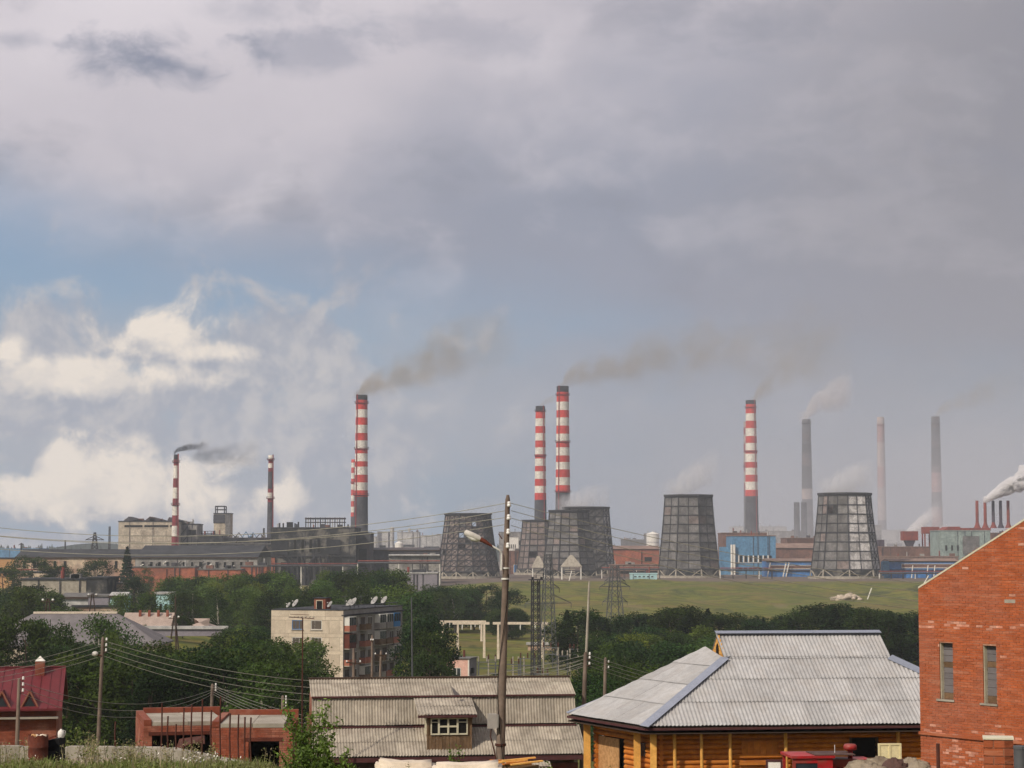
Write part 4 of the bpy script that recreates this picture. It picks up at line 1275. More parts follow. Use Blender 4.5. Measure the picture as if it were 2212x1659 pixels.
# ------------------------------------------------------------------ five-storey panel block
def dish(label, u, v, Y, d, yaw=R(150), tilt=R(35)):
    p = P(u, v, Y)
    t = thing('satellite_dish', label, 'satellite dish', p, yaw, 'satellite dishes on the panel block roof')
    prof = [(0.02, 0), (d * .2, d * .015), (d * .35, d * .055), (d * .5, d * .12)]
    c, s_ = math.cos(tilt), math.sin(tilt)
    mb = MB().lathe(prof, 20).lathe([(r_, z + .025) for r_, z in prof[::-1]], 20)
    rot = lambda q: (q[2] * c + q[0] * s_ * 0 + q[0] * 0 + (-q[0] * 0), q[1], 0)
    mb.v = [(-(z * c - x * s_), y, z * s_ + x * c + d * .62) for (x, y, z) in mb.v]
    mb.build('bowl', M['dish'], t)
    MB().tube([(0.05, 0, -.2), (0.05, 0, d * .62)], .045, 8).build('mast', M['steel'], t)
    f = (-d * .52 * c, 0, d * .62 + d * .52 * s_)
    MB().bar((d * .1, 0, d * .2), f, .035).bar((0, d * .42, d * .7), f, .03).bar((0, -d * .42, d * .7), f, .03).build('feed_arm', M['steel'], t)
    MB().box(f[0] - .07, f[0] + .07, -.06, .06, f[2] - .07, f[2] + .07).build('feed_horn', M['white_paint'], t)
    return t

def apartment():
    Y = 318.0
    rot = R(-16)
    z_roof = ZV(1318.5, Y)
    O = Vector((XU(586, Y + 3.2, 1320), Y + 3.2, 0))
    zb = ground_z(O.x, O.y) - .4
    H = z_roof - zb
    W_, L_ = 12.05, 28.0
    t = thing('panel_apartment_block', 'five-storey pale panel apartment block with satellite dishes on the roof', 'apartment block', (O.x, O.y, zb), rot)
    MB().box(.06, W_ - .06, .06, L_ - .06, 0, H - .1).build('core', M['joint'], t)
    # front: rows from the roof down
    k = W_ / 995.0
    X = lambda px: (px - 135) * k
    cols = [X(c) for c in (135, 187, 330, 425, 577, 684, 836, 936, 1085, 1130)]
    jt = .028
    st = 2.64
    def pn(x0, x1, z0, z1, name='panel', mat='panel'):
        MB().box(x0 + jt / 2, x1 - jt / 2, -.0, .2, z0 + jt / 2, z1 - jt / 2).build(name, M[mat], t)
    for (a, b) in ((135, 382), (382, 636), (636, 883), (883, 1130)):
        pn(X(a), X(b), H - 1.0, H, 'parapet_panel')
    ztop = H - 1.0
    q = random.Random(2)
    for f in range(5):
        zbnd = ztop - .58
        cuts = [135, 380, 636, 890, 1130] if f else [135, 425, 883, 1130]
        for a, b in zip(cuts, cuts[1:]):
            pn(X(a), X(b), zbnd, ztop, 'band_panel')
        zs = zbnd - (st - .58)
        win_b = zbnd - 1.45
        for i in range(len(cols) - 1):
            if i in (3, 5):
                pn(cols[i], cols[i + 1], zs, win_b)
                x0, x1 = cols[i], cols[i + 1]
                fm = 'blue_frame' if (f, i) == (0, 3) else 'white_frame'
                wn = MB().box(x0 + .02, x1 - .02, .15, .19, win_b, zbnd).build('window', M['glass'], t)
                MB().box(x0 + .06, x1 - .06, .195, .2, win_b + .05, zbnd - .05)
                fr = MB().box(x0 + .01, x0 + .09, .05, .15, win_b, zbnd).box(x1 - .09, x1 - .01, .05, .15, win_b, zbnd).box(x0 + .09, x1 - .09, .05, .15, zbnd - .09, zbnd).box(x0 + .09, x1 - .09, .05, .15, win_b, win_b + .09)
                for a in ((.36,) if q.random() < .5 else (.33, .66)):
                    fr.box(x0 + (x1 - x0) * a - .035, x0 + (x1 - x0) * a + .035, .06, .15, win_b + .09, zbnd - .09)
                fr.build('frame', M[fm], wn)
                cu = q.random()
                MB().box(x0 + .12 + cu * .5, x0 + .75 + cu * .6, .135, .149, win_b + .12, zbnd - .12).build('curtain', M['curtain'], wn)
                MB().box(x0 - .08, x1 + .08, -.12, .1, win_b - .13, win_b - .02).build('sill', M['concrete'], wn)
            else:
                pn(cols[i], cols[i + 1], zs, zbnd, mat='concrete_pale' if i == 8 else 'panel')
        ztop = zs
    pn(0, W_, 0, ztop, 'plinth')
    # side facade in shade, on x = W_
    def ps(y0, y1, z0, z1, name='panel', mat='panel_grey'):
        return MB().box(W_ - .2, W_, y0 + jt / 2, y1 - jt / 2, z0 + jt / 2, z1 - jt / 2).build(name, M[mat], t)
    nb = 8
    bw = L_ / nb
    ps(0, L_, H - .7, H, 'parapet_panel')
    MB().box(W_ - .3, W_ + .35, -.05, L_, H - .85, H - .7).build('cornice', M['roof_felt'], t)
    for f in range(5):
        z1 = H - .88 - f * st
        z0 = z1 - st
        for b in range(nb):
            y0, y1 = b * bw, (b + 1) * bw
            wy0, wy1 = y0 + bw * .2, y1 - bw * .2
            wz0, wz1 = z0 + .75, z0 + 2.2
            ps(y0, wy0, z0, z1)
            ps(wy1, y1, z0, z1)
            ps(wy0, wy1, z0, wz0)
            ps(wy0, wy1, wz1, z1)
            wn = MB().box(W_ - .18, W_ - .14, wy0, wy1, wz0, wz1).build('window', M['glass'], t)
            fr = MB().box(W_ - .14, W_ - .05, wy0, wy0 + .08, wz0, wz1).box(W_ - .14, W_ - .05, wy1 - .08, wy1, wz0, wz1).box(W_ - .14, W_ - .05, wy0 + .08, wy1 - .08, wz1 - .08, wz1).box(W_ - .14, W_ - .05, wy0 + .08, wy1 - .08, wz0, wz0 + .08)
            fr.box(W_ - .14, W_ - .05, (wy0 + wy1) / 2 - .04, (wy0 + wy1) / 2 + .04, wz0 + .08, wz1 - .08)
            fr.build('frame', M['white_frame'] if q.random() < .6 else M['plank'], wn)
            if b % 2 == 0 or b == 5:
                bal = MB().box(W_ + .0, W_ + .95, y0 + .25, y1 - .25, z0 + .12, z0 + .26).build('balcony', M['concrete'], t)
                mt = 'rust' if (f, b) == (1, 0) else ('blue_frame' if (f, b) == (0, 6) else q.choice(['balcony', 'panel_grey', 'balcony', 'plank', 'concrete']))
                MB().box(W_ + .90, W_ + .95, y0 + .25, y1 - .25, z0 + .26, z0 + 1.15).box(W_, W_ + .9, y0 + .25, y0 + .3, z0 + .26, z0 + 1.15).box(W_, W_ + .9, y1 - .3, y1 - .25, z0 + .26, z0 + 1.15).build('screen', M[mt], bal)
                if q.random() < .45 or (f, b) in ((1, 0), (0, 6)):
                    g = MB()
                    for yy in np.linspace(y0 + .3, y1 - .35, 4):
                        g.box(W_ + .88, W_ + .94, yy, yy + .06, z0 + 1.15, z0 + 2.4)
                    g.box(W_, W_ + .98, y0 + .2, y1 - .2, z0 + 2.4, z0 + 2.5).box(W_, W_ + .9, y0 + .26, y0 + .31, z0 + 1.15, z0 + 2.4)
                    g.build('glazing_frame', M[mt] if mt in ('rust', 'blue_frame') else M['white_frame'], bal)
                    MB().box(W_ + .90, W_ + .915, y0 + .3, y1 - .3, z0 + 1.15, z0 + 2.4).build('pane', M['glass'], bal)
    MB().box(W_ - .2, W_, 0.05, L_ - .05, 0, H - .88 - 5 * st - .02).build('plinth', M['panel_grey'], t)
    MB().box(-.1, W_ + .1, -.1, L_ + .1, H + .002, H + .10).build('roof', M['roof_felt'], t)
    # roof hut and pipe rail
    hut = MB().box(6.0, 7.9, 3, 5.2, H + .1, H + 1.75).build('roof_hut', M['brick_dull'], t)
    MB().box(6.45, 7.4, 2.93, 2.99, H + .15, H + 1.35).build('door', M['dark'], hut)
    MB().box(6.38, 6.45, 2.9, 2.99, H + .12, H + 1.45).box(7.4, 7.47, 2.9, 2.99, H + .12, H + 1.45).box(6.45, 7.4, 2.9, 2.99, H + 1.36, H + 1.45).build('door_frame', M['pale_frame'], hut)
    MB().box(5.8, 8.1, 2.8, 5.4, H + 1.76, H + 1.9).build('hut_roof', M['roof_felt'], hut)
    MB().tube([(W_ - .6, 1, H + .6), (W_ - .6, L_ - 1, H + .6)], .07, 6).build('rail', M['steel'], t)
    for y in np.linspace(1, L_ - 1, 8):
        MB().bar((W_ - .6, y, H + .1), (W_ - .6, y, H + .6), .06).build('rail_post', M['steel'], t)
    for (x, y, hh) in ((W_ - 2, 6, 2.2), (W_ - 2.5, 12, 1.8), (W_ - 1, 20, 2.6), (W_ - 3, 16, 2.0)):
        MB().bar((x, y, H + .1), (x, y, H + hh), .05).bar((x - .6, y, H + hh - .2), (x + .6, y, H + hh - .2), .04).build('aerial', M['steel'], t)
    mat = Matrix.Translation((O.x, O.y, zb)) @ Matrix.Rotation(rot, 4, 'Z')
    def on_roof(lx, ly):
        return mat @ Vector((lx, ly, H + .1))
    specs = [('small satellite dish beside the biggest one on the roof corner', 2.45, 1.2, .95), ('biggest satellite dish on the roof corner of the panel block', 3.5, 1.6, 1.4), ('satellite dish next to the brick roof hut', 9.2, 1.8, 1.15),
             ('satellite dish in front of the close pair on the roof', 11.2, 5.0, 1.35), ('taller satellite dish of the close pair on the roof', 11.1, 7.2, 1.55), ('satellite dish in the middle of the long roof edge', 11.3, 16.5, 1.55), ('satellite dish at the tree end of the long roof edge', 11.2, 21.5, 1.5)]
    for lab, lx, ly, d in specs:
        p = on_roof(lx, ly)
        o = dish(lab, 0, 0, 1, d)
        o.location = p
        o.rotation_euler = (0, 0, R(30 + 6 * lx % 9))
apartment()

# ------------------------------------------------------------------ gambrel house under old fibre-cement
def gambrel():
    th = R(8)
    O = Vector((-9.48, 99.4, 0))
    ze = ZV(1630, 100.3)
    zb = ground_z(O.x + 6, 101) - .2
    he = ze - zb
    t = thing('gambrel_house', 'wooden house under an old corrugated gambrel roof with a dormer', 'house', (O.x, O.y, zb), th)
    L_ = 13.0
    prof = [(0, 0), (2.05, 1.17), (2.5, 2.62), (4.5, 3.36)]
    P3 = lambda x, y, z: Vector((x, y, he + z))
    E = Vector((1, 0, 0))
    def slope(a, b, rows, x0=0.0, x1=L_, off=0.0):
        (y0, z0), (y1, z1) = a, b
        s = Vector((0, y1 - y0, z1 - z0))
        ln = s.length
        s.normalize()
        n = E.cross(s)
        O_ = P3(x0, y0, z0) + n * (.05 + off)
        sheets(t, O_, E, s, x1 - x0, [(r0 * ln, r1 * ln) for r0, r1 in rows], 1.0, M['slate_old'], amp=.032)
    slope((-.12, -.07), prof[1], [(0, .5), (.5, 1.0)], -.15, L_ + .25)
    slope((2.02, 1.2), prof[2], [(0.05, 1.0)], -.1, L_ + .1, .03)
    slope((2.38, 2.57), prof[3], [(0, .74), (.74, 1.0)], -.15, L_ + .15, .04)
    # boards under the sheets, both sides
    for (a, b) in zip(prof, prof[1:]):
        for mir in (0, 1):
            ya, yb = (a[0], b[0]) if not mir else (9 - a[0], 9 - b[0])
            MB().prism([(0, ya, he + a[1] - .03), (0, yb, he + b[1] - .03), (0, yb, he + b[1] - .1), (0, ya, he + a[1] - .1)], (L_, 0, 0)).build('roof_deck' if not mir else 'back_roof', M['dark_wood'] if not mir else M['slate_far'], t)
    MB().box(-.2, L_ + .2, 4.36, 4.64, he + 3.40, he + 3.50).build('ridge_cap', M['dark_wood'], t)
    for (y, z) in ((1.98, 1.14), (2.36, 2.60)):
        MB().box(-.1, L_ + .1, y - .08, y + .02, he + z + .02, he + z + .10).build('trim_board', M['fascia'], t)
    MB().box(-.1, L_ + .2, -.1, -.04, he - .32, he - .1).build('fascia', M['fascia'], t)
    # gable ends
    for x in (-.04, L_ - .06):
        poly = [(x, y, he + z - .12) for y, z in prof] + [(x, 9 - y, he + z - .12) for y, z in prof[::-1]]
        MB().prism(poly, (.1, 0, 0)).build('gable_wall', M['brick_dull'], t)
    MB().box(.25, L_ - .25, .5, 8.5, 0, he - .1).build('wall', M['plank'], t)
    for i in range(3):
        MB().box(2 + 4.2 * i, 3.2 + 4.2 * i, .44, .49, .9, 2.1).build('window', M['glass'], t)
    # dormer
    d = MB().box(5.5, 7.55, .32, 2.3, he + .12, he + 1.88).build('dormer', M['plank'], t)
    sheets(d, P3(4.95, -.05, 1.93), E, (0, 2.55, .70), 2.9, [(0, 1.3), (1.3, 2.64)], .97, M['slate_old'], name='dormer_sheet')
    MB().box(4.95, 7.85, -.03, .02, he + 1.78, he + 1.9).build('dormer_fascia', M['fascia'], d)
    for i in range(12):
        x = 5.5 + 2.05 * i / 12
        MB().box(x + .008, x + 2.05 / 12 - .008, .29, .32, he + .12, he + .9).build('plank', M['plank'], d)
    wx0, wx1, wz0, wz1 = 5.6, 7.42, he + .93, he + 1.74
    win = MB().box(wx0, wx1, .285, .315, wz0, wz1).build('window', M['dark'], d)
    fr = MB()
    for x in (wx0, wx1 - .06):
        fr.box(x, x + .06, .22, .29, wz0, wz1)
    for x in (wx0 + .40, wx0 + .40 + .46, wx0 + .40 + .92):
        fr.box(x - .045, x + .045, .20, .29, wz0, wz1)
    fr.box(wx0, wx1, .23, .29, wz0, wz0 + .07).box(wx0, wx1, .23, .29, wz1 - .05, wz1)
    fr.box(wx0 + .4, wx0 + 1.32, .21, .29, (wz0 + wz1) / 2 - .04, (wz0 + wz1) / 2 + .04)
    fr.box(wx0 + .06, wx0 + .36, .24, .29, wz1 - .22, wz1 - .18).box(wx0 + 1.38, wx1 - .06, .24, .29, wz1 - .22, wz1 - .18)
    fr.build('sash', M['pale_frame'], win)
    for x in (5.42, 7.55):
        MB().box(x, x + .08, .26, .36, he + .05, he + 1.85).build('corner_board', M['plank'], d)
    sw = MB().box(5.44, 5.5, .55, 1.2, wz0, wz1).build('side_window', M['curtain'], d)
    MB().box(5.40, 5.44, .5, .58, wz0, wz1).box(5.40, 5.44, 1.16, 1.24, wz0, wz1).box(5.40, 5.44, .85, .91, wz0, wz1).build('sash', M['pale_frame'], sw)
    # lean-to porch roof
    p = MB().box(7.6, 11.3, -.9, -.25, he - .62, he - .55).build('porch_roof', M['dark_wood'], t)
    sheets(p, P3(7.5, -1.15, -.72), E, (0, .95, .38), 3.9, [(0, 1.0)], .98, M['slate_old'], name='porch_sheet')
    for x in (7.7, 9.4, 11.1):
        MB().box(x, x + .12, -1.0, -.88, 0, he - .7).build('porch_post', M['plank'], t)
    MB().box(.3, 7.3, .3, .5, he - .9, he - .35).build('brown_band', M['dark_wood'], t)  # brown band below the eave
    MB().box(11.4, 12.9, .3, .45, he - .8, he - .5).build('orange_board', M['rust'], t)
    MB().prism([(6.9, 1.6, he + 2.75), (7.2, 1.6, he + 2.75), (6.75, 1.6, he + 3.2)], (0, .03, 0)).build('tin_scrap', M['slate_far'], t)
    # leaning boards on the near gable
    for i, (x, h2) in enumerate(((-.35, 1.9), (-.2, 1.2))):
        MB().bar((x, 1.0 + i * .4, he - .6), (x + .05, 1.3 + i * .4, he + h2), .14, .04).build('leaning_board', M['plank'], t)
gambrel()

# ------------------------------------------------------------------ log house with polygonal end
def log_house():
    e = Vector((.993, .118, 0))
    n = Vector((-.118, .993, 0))
    zE = ZV(1571, 80)
    B = P(1395, 1571, 80.0); B.z = zE
    A = Vector((2.33, 86.1, zE))
    C = B + e * 15.5
    rise, dist = ZV(1370, 86.0) - zE, 5.56
    tan = rise / dist
    ridge0 = P(1548, 1370, 86.0)
    R1 = B + e * ((ridge0 - B).dot(e)) + n * dist + Vector((0, 0, rise))
    R2 = R1 + e * 6.95
    s = (n + Vector((0, 0, tan))).normalized()
    G = R1 - n * 1.62 - Vector((0, 0, 1.62 * tan))
    G2 = R1 + n * 1.45 - Vector((0, 0, 1.62 * tan))
    H1 = R2 - n * 1.62 - Vector((0, 0, 1.62 * tan))
    Bk = B + n * 2 * dist
    Ck = C + n * 2 * dist
    H2 = R2 + n * 1.62 - Vector((0, 0, 1.62 * tan))
    zb = ground_z(B.x + 3, 84) - .15
    org = Vector((B.x, B.y, zb))
    t = thing('log_house', 'new log house with a pale corrugated hipped roof and yellow posts', 'house', org)
    loc = lambda p: Vector(p) - org
    nf = e.cross(s).normalized()
    nf = nf if nf.z > 0 else -nf
    Ll = (R1 - B).length
    # front slope, clipped along the two hips and the verge
    def hip_plane(p, q, keep):
        d = (q - p).normalized()
        nr = d.cross(nf)
        if (keep - p).dot(nr) > 0:
            nr = -nr
        return (loc(p), nr)
    mid = (B + C) / 2 + s * 3
    slope_len = dist / math.cos(math.atan(tan))
    rows = [(0, 1.62), (1.62, 3.2), (3.2, 4.78), (4.78, slope_len)]
    rows_lo, rows_hi = rows[:3], rows[2:]
    width = 15.4
    # lower part: clip along B-G and C-H1 ; upper part: clip along the verges G-R1 and H1-R2
    sgl = (G - B).dot(s)
    lo = [(r0, min(r1, sgl)) for r0, r1 in rows if r0 < sgl]
    hi = [(max(r0, sgl), r1) for r0, r1 in rows if r1 > sgl]
    sheets(t, loc(B) + nf * .05, e, s, width, lo, 1.10, M['slate'], [hip_plane(B, G, mid), hip_plane(C, H1, mid)], amp=.027)
    sheets(t, loc(B) + nf * .05, e, s, width, hi, 1.10, M['slate'], [hip_plane(G - e * .05, R1 - e * .05, mid), hip_plane(H1 + e * .05, R2 + e * .05, mid)], amp=.027)
    def deck(pts, name='roof_deck', mat='dark_wood', drop=.06):
        MB().prism([loc(p) - Vector((0, 0, drop)) for p in pts], (0, 0, -.07)).build(name, M[mat], t)
    deck([B, C, H1, R2, R1, G])
    # end face towards the camera's left: smooth sheets seen along their waves
    n2 = (B - A).cross(G - A).normalized()
    n2 = n2 if n2.z > 0 else -n2
    eL = (A - B).normalized()
    # fall line of that face
    hz = Vector((n2.x, n2.y, 0)).normalized()
    s2 = (Vector((-hz.x, -hz.y, 0)) * n2.z + Vector((0, 0, math.hypot(n2.x, n2.y)))).normalized()
    def plane2(p, q, keep):
        d = (q - p).normalized()
        nr = d.cross(n2)
        if (keep - p).dot(nr) > 0:
            nr = -nr
        return (loc(p), nr)
    c2 = (A + B + G + G2) / 4
    LA = (A - B).length
    O2 = B + eL * (-3.5)
    sheets(t, loc(A) - eL * (LA + 4) * 1.0 + n2 * .05, eL, s2, LA + 8, [(0, 1.75), (1.75, 3.4), (3.4, 5.0), (5.0, 6.8)], 1.1, M['slate'],
           [plane2(B, G, c2), plane2(A, G2, c2), plane2(G, G2, c2)], amp=.012, name='end_sheet')
    deck([A, B, G, G2])
    deck([A, G2, Bk], 'back_roof', 'slate_far')
    deck([Bk, G2, R1 , R2, H2, Ck], 'back_roof', 'slate_far')
    deck([C, Ck, H2, H1], 'end_roof', 'slate_far')
    # gablet
    gb = MB().prism([loc(G) + e * .04 + Vector((0, 0, -.02)), loc(G2) + e * .04 + Vector((0, 0, -.02)), loc(R1) + e * .04 - Vector((0, 0, .12))], e * .06).build('gablet', M['post'], t)
    gm = loc(G).lerp(loc(G2), .48) + e * .02
    MB().prism([gm - n * .17 + Vector((0, 0, .03)), gm + n * .17 + Vector((0, 0, .03)), gm + n * .17 + Vector((0, 0, .42)), gm + Vector((0, 0, .6)), gm - n * .17 + Vector((0, 0, .42))], -e * .05).build('vent', M['dark'], gb)
    for i in range(6):
        z = i * .16
        wd = (1 - (z + .08) / 1.05) * 1.45
        MB().box(-.01, .02, -wd, wd, 0, .14).build('plank', M['post'], gb, gm + Vector((0, 0, z + .01)) + e * .006, math.atan2(e.y, e.x))
    # flashings
    def flash(p, q, wdt, nrm, mat='zinc', th=.05, name='hip_flashing'):
        d = (q - p).normalized()
        a = d.cross(nrm).normalized() * wdt / 2
        MB().prism([loc(p) - a + nrm * .085, loc(q) - a + nrm * .085, loc(q) + a + nrm * .085, loc(p) + a + nrm * .085], nrm * .02).build(name, M[mat], t)
    flash(B - (G - B).normalized() * .1, G, .42, (nf + n2).normalized())
    flash(A, G2, .25, n2)
    flash(R1 - e * .08 - n * .1, R2 + e * .08 - n * .1, .34, (nf + Vector((0, 0, 1))).normalized(), name='ridge_flashing')
    flash(C, H1, .4, nf)
    flash(G + e * .05, G2 + e * .05, .35, (n2 + Vector((0, 0, .6))).normalized())
    # eaves boards
    up = Vector((0, 0, 1))
    for (p, q) in ((A, B), (B, C), (C, Ck), (A, Bk)):
        MB().prism([loc(p) - up * .04, loc(q) - up * .04, loc(q) - up * .13, loc(p) - up * .13], (e * 0 + Vector((q - p).cross(up)).normalized() * .04)).build('fascia', M['fascia'], t)
    # soffit ceiling
    MB().prism([loc(p) - up * .24 for p in (B, C, Ck, Bk, A)], (0, 0, -.04)).build('soffit', M['dark_wood'], t)
    # log walls set back from the eaves
    cen = (B + C + Ck + Bk) / 4
    ins = .95
    mA, mB = A, B
    e2 = (B - A).normalized()
    n_in2 = Vector((-e2.y, e2.x, 0))
    if n_in2.dot(cen - B) < 0:
        n_in2 = -n_in2
    # corner of inset walls
    def line_x(p, d, q, f):
        den = d.x * f.y - d.y * f.x
        k = ((q.x - p.x) * f.y - (q.y - p.y) * f.x) / den
        return p + d * k
    WB = line_x(B + n * ins, e, B + n_in2 * ins, e2)
    WA = A + n_in2 * ins + e2 * .9
    WC = C + n * ins - e * ins
    zt = zE - zb - .3
    lr = .108
    nlog = int(zt / (lr * 1.86))
    holes_front = [(1836, 1893, 1595, 1633)]
    def log_wall(p, q, holes=()):
        ln = (q - p).length
        d = (q - p).normalized()
        for i in range(nlog + 1):
            z = .1 + i * lr * 1.86
            if z > zt:
                break
            parts = [(-.22, ln + .22)]
            for (h0, h1, z0, z1) in holes:
                if z0 < z < z1:
                    parts = [pp for (a, b) in parts for pp in ((a, h0), (h1, b)) if pp[1] - pp[0] > .1]
            for (a, b) in parts:
                MB().tube([loc(p + d * a) + up * 0 + Vector((0, 0, z - loc(p).z)), loc(p + d * b) + Vector((0, 0, z - loc(p).z))], lr, 8).build('log', M['log'], t)
    def along(p, d, u, Yg):
        a = ray(u, 1600)[0]
        # param on p + d k with x / y = a
        return (a * p.y - p.x) / (d.x - a * d.y)
    k0, k1 = along(WB, e, 1836, 0), along(WB, e, 1893, 0)
    zz = lambda v, Y: ZV(v, Y) - zb
    Yw = WB.y + e.y * k0
    hole = (k0, k1, zz(1634, Yw), zz(1593, Yw))
    log_wall(WB, WC, [hole])
    dA = (WA - WB).normalized()
    j0, j1 = along(WB, dA, 1352, 0), along(WB, dA, 1290, 0)
    hole2 = (min(j0, j1), max(j0, j1), zz(1675, 84), zz(1597, 84))
    log_wall(WB, WA, [hole2])
    MB().prism([loc(WB + n * .25 + e * .1), loc(WC + n * .25), loc(WC + n * .35), loc(WB + n * .35 + e * .1)], (0, 0, zt)).build('shade_backing', M['dark'], t)  # near-black sheet behind the logs paints the shade inside the window opening
    ww = MB()
    # chipboard in the doorway and doorframe on the end wall
    for name, a, b, off, mat in (('chipboard', hole2[0] + (hole2[1] - hole2[0]) * .28, hole2[1] - .02, -.02, 'osb'), ):
        nn = Vector((dA.y, -dA.x, 0))
        o = MB().prism([loc(WB + dA * a + n_in2 * .05), loc(WB + dA * b + n_in2 * .05), loc(WB + dA * b + n_in2 * .09), loc(WB + dA * a + n_in2 * .09)], (0, 0, 1))
        o = o.build(name, M[mat], t)
        for v in o.data.vertices:
            v.co.z = hole2[2] if v.co.z < loc(WB).z + .5 else hole2[3]
    MB().prism([loc(WB + dA * .4 + n_in2 * .3), loc(WA + n_in2 * .3), loc(WA + n_in2 * .4), loc(WB + dA * .4 + n_in2 * .4)], (0, 0, zt)).build('shade_backing', M['dark'], t)  # same near-black sheet, painting the shade inside the end doorway
    for o in t.children:
        if o.name.startswith('shade_backing'):
            for v in o.data.vertices:
                v.co.z = .05 if v.co.z < loc(WB).z + .5 * zt else zt
    # boarded hatch on the front wall
    k2, k3 = along(WB, e, 1600, 0), along(WB, e, 1680, 0)
    hz0, hz1 = zz(1627, Yw), zz(1598, Yw)
    np_ = 6
    for i in range(np_):
        a, b = k2 + (k3 - k2) * i / np_ + .006, k2 + (k3 - k2) * (i + 1) / np_ - .006
        o = MB().prism([loc(WB + e * a - n * .14), loc(WB + e * b - n * .14), loc(WB + e * b - n * .10), loc(WB + e * a - n * .10)], (0, 0, 1)).build('hatch_plank', M['log'], t)
        for v in o.data.vertices:
            v.co.z = hz0 if v.co.z < loc(WB).z + .5 else hz1
    for zc in (hz0 - .05, hz0 - .35):
        MB().bar(loc(WB + e * (k2 - .1) - n * .16) * 1.0 + Vector((0, 0, zc - loc(WB).z)), loc(WB + e * (k3 + .1) - n * .16) + Vector((0, 0, zc - loc(WB).z)), .06, .1).build('rail', M['log'], t)
    # window casing
    for kk in (hole[0], hole[1]):
        MB().bar(loc(WB + e * kk - n * .12) + Vector((0, 0, hole[2] - loc(WB).z)), loc(WB + e * kk - n * .12) + Vector((0, 0, hole[3] - loc(WB).z)), .1, .06).build('casing', M['dark_wood'], t)
    # posts under the eaves
    off = .55
    zp = zE - zb - .25
    for u, rr in ((1457, .075), (1515, .07), (1577, .07), (1697, .08), (1940, .085)):
        k = along(B + n * off, e, u, 0)
        p = B + n * off + e * k
        lp = loc(p)
        MB().tube([(lp.x, lp.y, 0), (lp.x + .02, lp.y, zp * .5), (lp.x, lp.y, zp)], [rr * 1.1, rr, rr * .9], 10).build('post', M['post'], t)
    for u, rr in ((1268, .14), (1376, .13)):
        k = along(B + n_in2 * off, -e2, u, 0)
        p = B + n_in2 * off - e2 * k
        lp = loc(p)
        MB().box(lp.x - rr, lp.x + rr, lp.y - rr, lp.y + rr, 0, zp).build('square_post', M['post'], t)
    lp = loc(line_x(B + n * off, e, B + n_in2 * off, e2))
    MB().box(lp.x - .12, lp.x + .12, lp.y - .12, lp.y + .12, 0, zp).build('square_post', M['post'], t)
    # small pane in the end bay
    j2 = along(WB, dA, 1392, 0)
    o = MB().prism([loc(WB + dA * (j2 - .25) - n_in2 * .12), loc(WB + dA * (j2 + .25) - n_in2 * .12), loc(WB + dA * (j2 + .25) - n_in2 * .09), loc(WB + dA * (j2 - .25) - n_in2 * .09)], (0, 0, 1)).build('window', M['glass'], t)
    for v in o.data.vertices:
        v.co.z = zz(1628, 83) if v.co.z < loc(WB).z + .5 else zz(1599, 83)
log_house()

